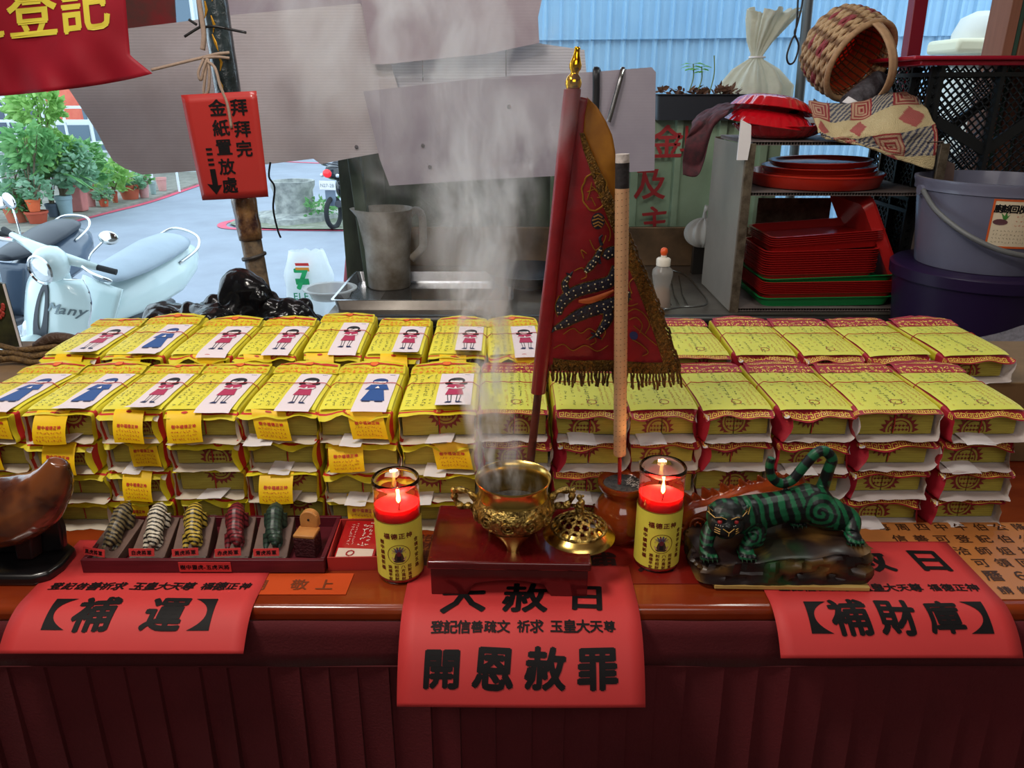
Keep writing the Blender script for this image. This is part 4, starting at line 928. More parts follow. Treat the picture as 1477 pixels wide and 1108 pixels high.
tail = [Vector((.418, .910, 1.004)), P3(1196, 675, .905), P3(1200, 662, .905), P3(1190, 651, .905), P3(1177, 654, .905), P3(1160, 672, .905), P3(1143, 692, .905), P3(1126, 697, .905), P3(1113, 688, .905), P3(1110, 672, .905), P3(1113, 660, .905)]
tube_body(tail, [.009, .0076, .0072, .0072, .0072, .007, .0068, .0068, .0064, .006, .005], 12)
G1, G0 = (16, 84, 52), (13, 16, 18)
hc = hip + Vector((.004, -.02, .001)); sc_ = sh + Vector((-.003, -.02, -.012))
tc = curve_pts([tuple(p) for p in tail], 6)
def tcol(p, n):
    if p.z > 1.0 and p.x > .36 or p.z > 1.012:
        j = min(range(len(tc)), key=lambda i: (tc[i] - p).length_squared)
        if (tc[j] - p).length < .012 and j > 3: return G1 if (j % 6) < 3 else G0
    if (p - hd).length < .030 and p.y < hd.y + .006:
        q = p - hd
        if q.y < -.004: return mixc((22, 26, 26), G1, .5 if nz((p.x * 90, p.y * 90, p.z * 120)) > .35 and q.z > .006 else 0)
        return G1 if sin(q.x * 420 + q.z * 160) > .45 else G0
    for c, rr, w in ((hc, .0235, .0098), (sc_, .0135, .0072)):
        d = hypot(p.x - c.x, p.z - c.z)
        if d < rr and p.y < c.y + .018: return G1 if sin(atan2(p.z - c.z, p.x - c.x) + 2 * pi * d / w) > -.05 else G0
    if p.z < .968: return G1 if sin(p.z * 900 + p.x * 200 + 2 * nz(p * 60)) > .15 else G0
    v = sin((p.x + (p.z - .985) * .35) * 2 * pi / .0155 + 1.8 * nz(p * 45)) ; lim = .05 + (.5 if p.z < .978 else 0)
    return mixc(G1, (34, 116, 74), .5 * nz(p * 80) + .2) if v > lim else G0
M_tig = mat('painted_tiger', (20, 60, 40), 0.42, attr=True)
ti = VB(tg, 'tiger_body', M_tig, 0.0012, rk, colfn=tcol, smooth=5)
for s_ in (-1, 1): B(MB().ball(hd + Vector((s_ * .0105 - .003, -.0205, .0030)), .0032, 12, 8), 'eye', mat('red_eye', (170, 50, 54), 0.25), rk, smooth=180)
M_gl = mat('gilt_line', (190, 150, 80), 0.4)
def gl(name, *pts, r_=.0006): B(MB().tube([hd + Vector(p) for p in pts], r_, 5), name, M_gl, rk)
for s_ in (-1, 1):
    gl('brow_line', (-.003 + s_ * .003, -.0235, .008), (-.003 + s_ * .010, -.0235, .0115), (-.003 + s_ * .017, -.0195, .0085), (-.002 + s_ * .0255, -.010, .0125))
    gl('ear_line', (s_ * .0245, -.012, .009), (s_ * .027, -.0095, .0185), (s_ * .021, -.011, .013))
    gl('nose_line', (-.003 + s_ * .0072, -.0265, -.004), (-.003, -.0298, -.008), (-.003, -.0290, -.013))
    for k in range(3): gl('whisker_line', (-.003 + s_ * .010, -.0250, -.006 - k * .0032), (-.003 + s_ * .0165, -.0212, -.0045 - k * .0032))
    for k in range(4): B(MB().ball(hd + Vector((-.003 + s_ * (.007 + k * .0026), -.0240 + k * .0012, -.0016)), .0006, 6, 4), 'whisker_dot', mat('white_dot', (220, 214, 200), 0.5), rk)
for p in (pawF, pawL, pawH, pawR):
    for k in range(4): B(MB().tube([p + Vector(((k - 1.5) * .0058, -.0170, .000)), p + Vector(((k - 1.5) * .0058, -.0192, -.0032))], [.0011, .0003], 5), 'claw', mat('dark_claw', (40, 70, 50), 0.3), rk)

# ------------------------------------------------------------ amber carving behind the tiger
am = thing('amber_carving', 'amber coloured carving with a spiky ridged back lying behind the green tiger', 'carving', (0.30, 0.955, TZ))
ab = MB()
MM = [(985, 740), (1000, 728), (1025, 722), (1055, 712), (1085, 702), (1120, 695), (1150, 696), (1180, 715)]
c = [Py(x, y + 12, .950) for x, y in MM]; tgs = tg; tg = ab
tube_body(c, [.016, .020, .021, .021, .020, .019, .016, .012]); tube_body([c[0], Py(990, 765, .950), Py(1010, 785, .945)], [.017, .017, .014]); tg = tgs
for k in range(13):
    t = k / 12; x = 988 + 160 * t; y = 716 - 34 * t ** .8 + (5 if k % 2 else 0); p = Py(x, y, .950); ab.tube([p + Vector((.008, 0, -.016)), p + Vector((.003, 0, -.003)), p + Vector((-.003, -.002, .008))], [.009, .0072, .0016], 7, flat=.7)
ab.ball(Py(1000, 790, .950), (.026, .02, .014))
for o_ in (Py(1005, 758, .925),): ab.tube([o_ + Vector((cos(t * .5) * (.013 - t * .00055), 0, sin(t * .5) * (.013 - t * .00055))) for t in range(22)], .0022, 6)
VB(ab, 'carved_body', M_amber, 0.0013, am, smooth=3)

# ------------------------------------------------------------ tray of five little tigers
ty = thing('tiger_tray', 'long dark red wooden tray holding five small tiger figures', 'tray', (-0.415, 0.925, TZ))
M_tray = mat('dark_red_wood', (96, 24, 36), 0.45, c2=(74, 16, 26), vs=10, stretch=(1, 1, 8))
MB().box((0, 0, .0045), (.318, .108, .004)).build('bottom', M_tray, ty)
for sy in (-1, 1): MB().box((0, sy * .055, .0125), (.326, .006, .020)).build('side_rail', M_tray, ty, bevel=.0008)
for sx in (-1, 1): MB().box((sx * .160, 0, .0125), (.006, .104, .020)).build('end_rail', M_tray, ty, bevel=.0008)
lb = MB().box((.003, -.0586, .0125), (.070, .0010, .0145)).build('label_strip', M_red, ty, smooth=0)
t_ = MB(); text(t_, '樹中靈虎-五虎天將', .0076, lambda u, v: Vector((u + .003, -.0595, v + .0125)), 0, 0, pitch=.0080, bold=.035, res=1); t_.build('lettering', INK, lb, smooth=0)
cols5 = [('black', (34, 30, 28), (120, 104, 70), '黑虎將軍'), ('white', (206, 196, 176), (28, 24, 24), '白虎將軍'), ('yellow', (186, 158, 62), (30, 26, 18), '黃虎將軍'), ('red', (120, 34, 42), (60, 14, 20), '赤虎將軍'), ('dark green', (42, 62, 50), (22, 34, 30), '青虎將軍')]
tm = MB(); tgs = tg; tg = tm
# prowling downhill towards the viewer: haunches high at the back, head low at the front
tube_body([(0, .020, .052), (0, .008, .049), (.001, -.004, .040), (.002, -.014, .033), (.004, -.021, .030)], [.009, .0125, .0108, .0118, .009]); tg.ball((.006, -.025, .029), (.0092, .009, .0088)); tg.ball((.007, -.031, .026), (.0055, .005, .0045))
for s_ in (-1, 1):
    tube_body([(s_ * .007, -.014, .030), (s_ * .009 + .001, -.021, .018), (s_ * .008 + .001, -.028, .011)], [.0062, .0048, .0046]); tube_body([(s_ * .008, .012, .046), (s_ * .0105, .006, .032), (s_ * .010, .012, .024)], [.0085, .0058, .0045]); tg.ball((.006 + s_ * .006, -.021, .036), .0026)
tube_body([(0, .024, .056), (-.004, .026, .050), (-.008, .022, .044)], [.003, .003, .0026]); tg = tgs
tig = voxel(tm, 'small_tiger_mesh', M_tig, .0009, smooth=3, colfn=lambda p, n: (255, 255, 255)); tmesh = tig.data; bpy.data.objects.remove(tig)
for i, (cn, ca, cb, nm) in enumerate(cols5):
    x = (-.565, -.508, -.453, -.395, -.342)[i] + .010; me = tmesh.copy()
    for v in me.vertices:
        p = v.co; s_ = sin((p.y * .88 + p.z * .47) * 2 * pi / .0056 + 1.5 * nz(p * 120) + 170 * abs(p.x)); me.color_attributes['Col'].data[v.index].color = rgb(cb if s_ > (.25 if i else -.1) - (0 if i < 4 else -.3) else ca)
    t = thing('tiger_figurine', '%s striped little tiger figure, %s from the left in the red tray' % (cn, ORD[i]), 'figurine', (x, .905, TZ + .0072), (-.25, .0, .12, .1, .05)[i], 'little tigers in the tray')
    me.materials.clear(); me.materials.append(mat('painted_figurine', (255, 255, 255), .4, attr=True)); o = bpy.data.objects.new('body', me); COL.objects.link(o); o.parent = t; o.location = (0, .022, -.002)
    M_slope = mat('grey_brown_wood', (104, 78, 66), 0.6, c2=(80, 56, 48), vs=30)
    MB().add([(-.024, -.020, 0), (.024, -.020, 0), (.024, .042, 0), (-.024, .042, 0), (-.024, -.020, .008), (.024, -.020, .008), (.024, .042, .034), (-.024, .042, .034)], [(0, 3, 2, 1), (4, 5, 6, 7), (0, 1, 5, 4), (1, 2, 6, 5), (2, 3, 7, 6), (3, 0, 4, 7)]).build('sloping_base', M_slope, t, smooth=0, bevel=.001)
    MB().grid(lambda u, v: Vector((-.023 + .046 * u, -.022 - .006 * sin(pi * v) - .003 * nz((u * 9 + i, v * 3, 0)), .009 * (1 - v) + .001 * nz((u * 20, i, 0)))), 16, 5, flip=True).build('stone_edge', mat('grey_stone', (96, 88, 80), .8, var=.4, vs=90), t)
    pl = MB().box((0, -.030, .0225), (.034, .0009, .0105), RX(-.25)).build('name_plate', M_red, t, smooth=0)
    t_ = MB(); text(t_, nm, .0066, lambda u, v: Vector((u, -.0309 - v * .02 + v * .25, .0225 + v)), 0, 0, pitch=.0070, bold=.03, res=1); t_.build('lettering', INK, pl, smooth=0)
se = thing('seal_block', 'wooden seal block with pale rounded grip at the right end of the tray', 'seal', (-.283, .915, TZ + .0072), -.12)
MB().box((0, -.006, .0150), (.030, .026, .029)).build('seal_face', mat('dark_carved_wood', (66, 18, 24), .5, bump=.5, bs=300), se, bevel=.001)
MB().box((0, -.006, .0322), (.030, .026, .005)).build('pale_band', mat('pale_wood', (190, 132, 72), .5, c2=(170, 110, 56), vs=30), se, bevel=.0015)
MB().prism([(-.013, .0)] + [(.013 * cos(pi - pi * i / 12), .012 + .013 * sin(pi * i / 12)) for i in range(13)] + [(.013, .0)], lambda u, v, w: Vector((u, .004 + w, .034 + v)), .011).build('grip', MATS['pale_wood'], se, bevel=.0015)
B(MB().cyl((-.283, .9185, TZ + .054), (-.283, .9160, TZ + .054), .002, n=10), 'peg_hole', M_hair, se) if False else MB().cyl((0, .0042, .046), (0, .0034, .046), .0018, n=10).build('peg_hole', M_hair, se)
# open red box with a card case
rb = thing('red_box', 'small open red box beside the tray holding a red card case', 'box', (-.216, .926, TZ + .0004), .03)
M_rbx = mat('red_card_box', (168, 44, 40), .5); MB().box((0, 0, .001), (.070, .100, .002)).build('bottom', M_rbx, rb)
for sy in (-1, 1): MB().box((0, sy * .049, .011), (.070, .002, .020)).build('wall', M_rbx, rb, bevel=.0004)
for sx in (-1, 1): MB().box((sx * .034, 0, .011), (.002, .096, .020)).build('wall', M_rbx, rb, bevel=.0004)
cs = thing('card_case', 'red card case printed in white lying tilted in the small red box', 'case', (-.216, .926, TZ + .013), .03, rot=(radians(12), 0, -.06))
MB().box((0, 0, 0), (.056, .080, .008)).build('case', mat('glossy_red', (164, 22, 26), .2, coat=.5), cs, bevel=.002, seg=3)
MB().box((0, -.026, .0042), (.050, .018, .0008)).build('pale_panel', mat('pale_panel', (206, 186, 170), .5), cs)
t_ = MB(); text(t_, 'O', .016, lambda u, v: Vector((u, v, .0052)), -.006, -.026, bold=.02, shear=.2, align=.5); 
rr_ = random.Random(4); t_.build('logo_ring', mat('case_red', (150, 20, 24), .4), cs, smooth=0)
t_ = MB(); fc = lambda u, v: Vector((u, v, .0046))
for x_, s_ in ((-.014, .004), (-.008, .003), (.004, .008), (.013, .006)): strokes(t_, fc, rr_, x_, -.008, .034, s_, 0, 1, 4)
t_.build('lettering', mat('white_print', (226, 210, 200), .5), cs, smooth=0)

# ------------------------------------------------------------ big wooden moon block on a black stand
mbk = thing('moon_block', 'huge glossy brown crescent moon block resting on a black stand, left edge', 'moon block', (-.68, .88, TZ + .05))
mm = MB(); tgs = tg; tg = mm
cc = [Py(84, 664, .875), Py(78, 690, .875), Py(56, 716, .875), Py(20, 734, .875), Py(-30, 742, .875), Py(-80, 734, .875), Py(-125, 708, .875), Py(-150, 672, .875)]
tube_body(cc, [.012, .025, .039, .048, .050, .046, .034, .014], 20, flat=.8); tg = tgs
def moonc(p, n): k = nz(p * 26) + .5 * nz(p * 90); c = mixc((120, 66, 34), (62, 30, 20), .5 + k * 1.3); return mixc(c, (158, 96, 56), max(0, nz(p * 14 + Vector((5, 1, 2)))) * 1.2)
VB(mm, 'crescent_body', mat('polished_wood', (110, 60, 34), .22, attr=True, coat=.7), .0022, mbk, colfn=moonc, smooth=6, disp=lambda p, n: .0018 * nz(p * 30) - .004 * max(0, .1 - abs(nz(p * 16))) )
mst = thing('black_stand', 'black wooden stand with an upright under the moon block, left edge', 'stand', (-.70, .88, TZ))
M_blk = mat('black_lacquer', (24, 22, 24), .3, var=.3, vs=10, coat=.3)
MB().prism([(-.16, -.040), (.070, -.040), (.088, -.030), (.094, -.008), (.092, .03), (.07, .046), (-.16, .046)], lambda u, v, w: Vector((u, v, w)), .016).build('plinth', M_blk, mst, bevel=.005, seg=3)
MB().prism([(-.12, .016), (.060, .016), (.084, .020), (.088, .050), (.084, .100), (.066, .074), (.03, .050), (-.04, .040), (-.12, .05)], lambda u, v, w: Vector((u, .014 + w, v)), .014).build('upright', M_blk, mst, bevel=.003)
MB().prism([(.030, .016), (.052, .016), (.058, .062), (.032, .056)], lambda u, v, w: Vector((u + w * .3, -.004 + w, v)), .018).build('prop', mat('dark_red_brown', (44, 20, 20), .4), mst, bevel=.003)
# ------------------------------------------------------------ stall counter, rear wall, posts
M_steel = mat('dull_steel', (150, 142, 132), 0.35, metal=0.8, c2=(110, 100, 92), vs=5)
M_dsteel = mat('dark_steel', (64, 62, 60), 0.35, metal=0.7, var=.3, vs=6)
CT = 0.867
ct = thing('steel_counter', 'long dull steel counter behind the paper bundles, under shelf and tray', 'counter', (0.36, 2.25, 0))
MB().box((0, .36, CT - .02), (1.86, .72, .04)).build('worktop', M_steel, ct, bevel=.006)
MB().tube([(-.93, 0, CT - .016), (.93, 0, CT - .016)], .018, 14).build('rolled_edge', M_dsteel, ct)
MB().box((0, .05, .42), (1.84, .03, .81)).build('front_panel', M_dsteel, ct)
MB().box((0, .71, CT + .075), (1.86, .02, .15)).build('backsplash', mat('grimy_steel', (140, 112, 84), .4, metal=.5, c2=(96, 80, 62), vs=7), ct, bevel=.003)
for x in (-.90, .90): MB().box((x, .40, .42), (.04, .60, .80)).build('end_panel', M_dsteel, ct)
# rear wall of the stall: weathered left, pale green ribbed sheet right
ZW = 1.405; gw = MB(); gx0, gx1 = -0.62, 1.02
def gwf(u, v): x = gx0 + (gx1 - gx0) * u; q = (x * 6.2) % 1; return Vector((x, 3.02 - (.022 if .8 < q < .97 else 0), ZW * v))
gw.grid(gwf, 330, 1)
struct('wall_rear', gw, mat('pale_green_sheet', (150, 172, 146), .5, c2=(126, 148, 122), vs=3), solid=.004, smooth=0)
pnl = MB().box((-.255, 2.985, .70), (.80, .02, 1.40)).build('weathered_panel', mat('weathered_green', (84, 92, 74), .7, c2=(48, 50, 42), vs=4, stretch=(3, 3, .7)), bevel=.002); tag(pnl, 'dark weathered green panel behind the steel tray and pitcher', 'panel')
wl = bpy.data.objects['wall_rear']; M_wr = mat('red_paint', (150, 34, 38), .6)
for ch, px, py, s_ in (('金', 962, 205, .115), ('及', 938, 265, .13), ('主', 944, 318, .125), ('小', 990, 200, .10)):
    p = Py(px, py, 2.994); t_ = MB(); text(t_, ch, s_, lambda u, v: Vector((p.x + u, 2.994, p.z + v)), 0, 0, bold=.02, jit=.1); t_.build('painted_character', M_wr, wl, smooth=0)
def post(name, label, a, b, r, m, cat='post', sq=False, parent=None):
    mb = MB(); (mb.bar(a, b, r * 2) if sq else mb.tube([a, Vector(a).lerp(Vector(b), .5), b], r, 16)); o = mb.build(name, m, bevel=.002 if sq else 0); tag(o, label, cat); return o
a = Py(506, 190, 2.62); b = Py(541, 440, 2.62); d = (b - a).normalized(); foot = a + d * ((a.z - .87) / -d.z)
post('green_post', 'dark green steel post at the left end of the rear wall', a + d * -.5, foot + Vector((0, 0, .001)), .020, mat('green_steel', (70, 84, 72), .5, var=.3, vs=12), sq=True)
a = Py(1166, 0, 3.1); b = Py(1153, 140, 3.1); post('grey_post', 'thin grey steel post behind the woven basket', a + (a - b) * .6, b + (b - a) * 4.35, .018, mat('grey_steel', (96, 104, 108), .5, metal=.4))
a = Py(1338, 0, 2.95); b = Py(1335, 75, 2.95); post('red_post', 'dark red square post above the red crate lid', a + (a - b) * 1.6, Vector((b.x, 2.95, 0.0)), .024, mat('dark_red_paint', (126, 22, 40), .4), sq=True)
wb_ = thing('timber_pillar', 'brown timber pillar of stacked planks, top right corner', 'pillar', (Py(1437, 40, 2.78).x, 2.78, 0))
for i, (w, c) in enumerate(((.035, (150, 100, 78)), (.018, (52, 84, 70)), (.045, (140, 88, 66)), (.014, (50, 78, 64)), (.10, (96, 62, 48)))):
    MB().box((sum((.035, .018, .045, .014, .10)[:i]) + w / 2, 0, 1.34), (w - .002, .12 - .01 * (i % 2), 2.66)).build('plank', mat('plank_%s' % ('a', 'b', 'c', 'd', 'e')[i], c, .7, var=.25, vs=5, stretch=(6, 6, .5)), wb_, bevel=.002)
# far blue corrugated wall in two overlapping tiers
def corr(x0, x1, z0, z1, y, tilt):
    mb = MB(); n = int((x1 - x0) / .0125)
    def f(u, v): x = x0 + (x1 - x0) * u; q = (x / .105) % 1; return Vector((x, y - (.022 if q < .22 else (.005 if .5 < q < .62 else 0)), z0 + (z1 - z0) * v + tilt * (x - x0)))
    return mb.grid(f, n, 1)
M_blue = mat('blue_corrugated', (150, 184, 208), .5, c2=(136, 172, 200), vs=1.2)
zz = Py(1000, 47, 5.6).z
struct('wall_far', corr(.05, 4.6, -.4, zz, 5.6, .01), M_blue, smooth=30)
o = corr(.05, 4.6, zz - .05, 4.2, 5.57, .01).build('wall_far', mat('blue_corrugated2', (144, 182, 210), .5, c2=(130, 170, 202), vs=1.2), smooth=30); o['kind'] = 'structure'

# ------------------------------------------------------------ corrugated plastic boards hanging over the left
M_cor = mat('white_corrugated_plastic', (206, 198, 200), .5, c2=(180, 168, 168), vs=3, wave=('Z', 38, (150, 144, 148), .3), transl=.22)
M_cor2 = mat('grey_corrugated_plastic', (158, 150, 160), .4, c2=(138, 130, 142), vs=3, wave=('Z', 38, (136, 128, 138), .15), transl=.08)
M_cor3 = mat('lilac_corrugated_plastic', (164, 152, 160), .45, c2=(138, 122, 132), vs=3, wave=('Z', 38, (130, 120, 130), .15), transl=.06)
def board(label, pts, y, m, tilt=0.0):
    P_ = [Py(a, b, y) for a, b in pts]; zc = sum(p.z for p in P_) / len(P_); P_ = [Vector((p.x, p.y + (p.z - zc) * tilt, p.z)) for p in P_]
    n = len(P_); mb = MB(); mb.add(P_ + [p + Vector((0, .005, 0)) for p in P_], [tuple(range(n)), tuple(range(2 * n - 1, n - 1, -1))] + [(i, n + i, n + (i + 1) % n, (i + 1) % n) for i in range(n)])
    o = mb.build('plastic_board', m, smooth=0, recalc=True); tag(o, label, 'board'); return o
B1 = board('long pale corrugated plastic board hanging behind the red arrow notice', [(95, 122), (100, 60), (176, 42), (250, 33), (330, 22), (520, 5), (560, 80), (600, 212), (545, 221), (496, 230), (463, 237), (452, 229), (385, 237), (290, 246), (205, 252), (180, 243), (163, 232), (152, 214), (140, 190)], 2.50, M_cor)
B0 = board('white corrugated plastic board, highest at the top, left of centre', [(318, -60), (800, -60), (800, -10), (545, 12), (545, 30), (330, 26)], 2.56, M_cor3)
B3 = board('lilac-grey corrugated plastic board above the long grey one', [(515, -40), (790, -40), (776, 25), (778, 62), (700, 78), (552, 93), (536, 92), (524, 20)], 2.46, M_cor3)
B4 = board('bright white corrugated plastic board peeping behind, left of the flag finial', [(530, 70), (760, 60), (843, 72), (848, 130), (530, 150)], 2.53, mat('bright_corrugated', (214, 210, 214), .5, wave=('Z', 38, (150, 146, 150), .4), transl=.3))
B2 = board('long grey corrugated plastic board behind the flag with two utensils hooked on', [(524, 132), (700, 112), (850, 104), (940, 97), (946, 104), (944, 246), (900, 249), (700, 259), (562, 268), (548, 230)], 2.40, M_cor2)
bl = MB()
for px, py in ((734, 154), (610, 210), (620, 241)): bl.ball(Py(px, py, 2.396), (.006, .003, .006), 10, 6)
bl.build('rivet', mat('dark_rivet', (70, 62, 66), .6), B2)
for px in (610, 730): MB().tube([Py(px, 116, 2.408), Py(px, 108, 2.50), Vector((Py(px, 108, 2.50).x, 2.50, 2.68))], .0015, 5).build('hanging_wire', MATS['dark_rivet'], B2)
B(MB().ball(Py(514, 212, 2.494), (.006, .003, .006), 10, 6), 'rivet', MATS['dark_rivet'], B1)
def hang_tool(label, pts, r_, m, name):
    mb = MB(); mb.tube(curve_pts([Py(a, b, y) for a, b, y in pts], 4), r_, 8, flat=.5); return tag(mb.build(name, m), label, 'utensil')
hang_tool('black handled utensil hooked over the grey board, right of the flag', [(859, 165, 2.385), (860, 130, 2.385), (860, 104, 2.386), (861, 99, 2.40), (863, 112, 2.415)], .0105, mat('black_plastic', (26, 26, 30), .3), 'ladle_handle')
hang_tool('steel handled utensil hooked over the grey board, beside the black one', [(878, 176, 2.38), (888, 140, 2.383), (896, 110, 2.386), (899, 98, 2.40), (902, 112, 2.415)], .007, mat('bright_steel', (150, 150, 150), .2, metal=1), 'ladle_handle')
pf = board('dark printed poster behind the red banner, top left', [(150, -60), (248, -60), (254, 36), (178, 42), (150, 46)], 2.53, mat('dark_poster', (70, 52, 46), .4, c2=(120, 30, 34), vs=9)); pf.name = 'poster_board'; pf['category'] = 'poster'

# ------------------------------------------------------------ wrapped pole, notice, banner
PY0 = 1.95
pp_ = [(300, -60), (309, 0), (318, 60), (330, 140), (341, 215), (352, 290), (362, 345), (372, 400)]
wp = thing('wrapped_pole', 'leaning pole wrapped in black tape and clear film behind the arrow notice', 'pole', (Py(372, 400, PY0).x, PY0, 0))
c = [Py(a, b, PY0) for a, b in pp_]; d = (c[-1] - c[-2]).normalized(); e = c[-1] + d * ((c[-1].z - .002) / -d.z); c2_ = curve_pts([tuple(p) for p in c], 5)
B(MB().tube(c2_[:26], [.030 + .0022 * nz((0, 0, i * .7)) for i in range(26)], 18), 'black_tape', mat('black_tape', (24, 32, 34), .22, c2=(54, 66, 70), vs=22, bump=.7, bs=30, coat=.6), wp, smooth=180)
B(MB().tube(c2_[25:34] + [e], [.0255] * 10, 18), 'bare_post', mat('mottled_post', (70, 62, 58), .45, c2=(150, 126, 96), vs=24, bump=.4, bs=40), wp, smooth=180)
B(MB().tube(c2_[24:31], [.029, .031, .030, .029, .031, .030, .029], 18), 'brown_tape', mat('brown_tape', (150, 110, 70), .25, c2=(60, 34, 30), vs=30, coat=.5, bump=.4), wp, smooth=180)
for k, tt in ((0, 32), (1, 20)): B(MB().tube([c2_[tt] + Vector((-.001, 0, .004)), c2_[tt], c2_[tt] + Vector((.001, 0, -.004))], [.031, .0325, .031], 18), 'clamp_ring', mat('dark_ring', (60, 56, 54), .5), wp)
gs = MB()
for k in range(9):
    i = 3 + k * 2; p = c2_[i] + Vector((R.uniform(-.012, .012), -.0315, R.uniform(-.01, .01))); gs.tube([p, p + Vector((R.uniform(-.004, .008), .001, -.018)), p + Vector((R.uniform(-.006, .010), .001, -.036))], [.0012, .0032, .0008], 6, flat=.3)
B(gs, 'amber_tape_strip', mat('amber_tape', (214, 158, 50), .15, metal=.5, var=.3, vs=90), wp)['kind'] = 'stuff'
M_twine = mat('tan_twine', (160, 138, 122), .8, var=.2, vs=200)
def twn(name, pts, r_=.0035, m=M_twine, par=wp): B(MB().tube(curve_pts([tuple(Py(a, b, y)) for a, b, y in pts], 5), r_, 7), name, m, par, smooth=180)
twn('twine', [(285, -10, 1.912), (290, 20, 1.912), (294, 50, 1.912), (292, 72, 1.912)], .006)
twn('twine', [(218, 101, 1.87), (255, 92, 1.89), (292, 83, 1.912), (312, 78, 1.905), (331, 76, 1.915)])
twn('twine', [(331, 84, 1.915), (312, 82, 1.905), (293, 84, 1.910)])
twn('twine', [(294, 85, 1.910), (286, 105, 1.90), (290, 115, 1.90), (295, 95, 1.90), (300, 86, 1.905), (302, 110, 1.90), (300, 132, 1.90), (294, 135, 1.90), (295, 118, 1.90), (298, 92, 1.905)])
twn('twine', [(298, 88, 1.905), (310, 98, 1.895), (318, 125, 1.89), (328, 150, 1.888), (334, 185, 1.888)])
M_tie = mat('black_tie', (18, 18, 20), .4)
for pts in ([(266, 53, 1.91), (285, 41, 1.915), (292, 38, 1.915)], [(272, 28, 1.91), (284, 36, 1.915)], [(324, 41, 1.915), (355, 47, 1.91)], [(290, 40, 1.915), (308, 38, 1.912), (326, 41, 1.915)], [(284, -5, 1.915), (288, 28, 1.915), (289, 40, 1.915)]): twn('cable_tie', pts, .0030, M_tie)
hw_ = MB().tube(curve_pts([tuple(Py(a, b, 2.45)) for a, b in ((390, 234), (388, 255), (396, 270), (394, 300), (400, 330), (405, 343))], 5), .0032, 6).build('wire', M_tie); tag(hw_, 'thin black wire dangling below the long pale board', 'wire')
nq = [Py(261, 137, 1.886), Py(370, 131, 1.886), Py(387, 284, 1.892), Py(292, 289, 1.892)]
def NQ(u, v, off=0.0): a = nq[0].lerp(nq[1], u); b = nq[3].lerp(nq[2], u); p = a.lerp(b, 1 - v); return Vector((p.x, p.y - off - .002 * sin(u * 4 + v * 3), p.z))
nt_ = MB().grid(lambda u, v: NQ(u, v), 10, 12).build('hanging_notice', mat('notice_red', (178, 48, 44), .35, var=.05, vs=9, coat=.3), solid=.001, smooth=180); tag(nt_, 'red laminated notice with black arrow tied to the wrapped pole', 'notice')
asp = 1.45
for ch, u, v in (('拜', .74, .86), ('拜', .745, .66), ('完', .735, .475), ('金', .45, .865), ('紙', .455, .68), ('置', .455, .50), ('放', .455, .315), ('處', .455, .135)):
    t_ = MB(); text(t_, ch, 1.0, lambda a, b: NQ(u + a * .235, v + b * .235 / asp * .99, .0018), 0, 0, bold=.025); t_.build('character', INK, nt_, smooth=0)
for v in (.50, .455, .40, .355): MB().add([NQ(.20, v, .002), NQ(.285, v, .002), NQ(.285, v - .022, .002), NQ(.20, v - .022, .002)], [(0, 1, 2, 3)]).build('arrow_bar', INK, nt_, smooth=0)
MB().add([NQ(u, v, .002) for u, v in ((.205, .30), (.285, .30), (.285, .14), (.345, .145), (.235, .05), (.125, .16), (.205, .15))], [(0, 1, 2, 3, 4, 5, 6)]).build('arrow', INK, nt_, smooth=0)
# banner
bn = thing('red_banner', 'crimson cloth banner with yellow lettering at the top left corner', 'banner', (-1.1, 1.84, 1.75))
def BN(u, v, off=0.0):
    Lx, Rx = -160, 172 + 18 * (1 - v) + (30 * max(0, .12 - v) / .12 if True else 0); top = -110; px = Lx + (Rx - Lx) * u
    bot = 150 - 32 * u ** 1.2 - 12 * u ** 6; py = top + (bot - top) * (1 - v); w = .010 * sin(px / 28 + py / 60) * (.3 + (1 - v)) + .006 * sin(px / 11 - py / 17) * max(0, .35 - v) * 2
    return Py(px, py, 1.84 - off + w)
B(MB().grid(lambda u, v: BN(u, v), 60, 40), 'cloth', mat('banner_crimson', (172, 20, 44), .55, c2=(150, 14, 36), vs=4, transl=.15), bn, smooth=180, solid=.0008)
def BNp(px, py, off): return BN((px + 160) / (172 + 18 * ((py + 110) / 240) + 160), 1 - (py + 110) / (150 - 32 * ((px + 160) / 350) ** 1.2 + 110), off)
M_yl = mat('banner_yellow', (222, 206, 70), .5)
for ch, px, py in (('登', 46, 16), ('記', 121, 10), ('料', -30, 42)):
    t_ = MB(); text(t_, ch, 1, lambda a, b: BNp(px + a * 74 + b * -8, py - b * 84 - a * 6, .0022), 0, 0, bold=.022, step=.12); B(t_, 'character', M_yl, bn, smooth=0)
# dark bags, straw coil, dark framed picture
M_bin = mat('black_bag', (14, 15, 18), .18, bump=.7, bs=9)
def bag_disp(s_, a_=.022): return lambda p, n: a_ * (abs(nz(p * s_)) * 1.5 - .2) + a_ * .35 * abs(nz(p * s_ * 2.2))
gb = thing('garbage_bag', 'shiny crumpled black plastic bag behind the girl card bundles, left of the pitcher', 'bag', (-.62, 1.62, TZ))
g_ = MB(); g_.ball((-.64, 1.62, .985), (.175, .085, .095), 20, 14); g_.ball((-.50, 1.61, .99), (.09, .075, .10), 16, 12); g_.ball((-.57, 1.62, 1.05), (.07, .05, .07), 14, 10); g_.ball((-.74, 1.60, .96), (.09, .06, .06), 14, 10); g_.box((-.62, 1.62, .93), (.36, .13, .058))
VB(g_, 'crumpled_film', M_bin, .004, gb, smooth=2, disp=bag_disp(11, .045))
g_ = MB(); g_.tube([(-.56, 1.615, 1.10), (-.562, 1.60, 1.115), (-.55, 1.59, 1.105)], [.012, .016, .006], 8); B(g_, 'knot', M_bin, gb, smooth=180)
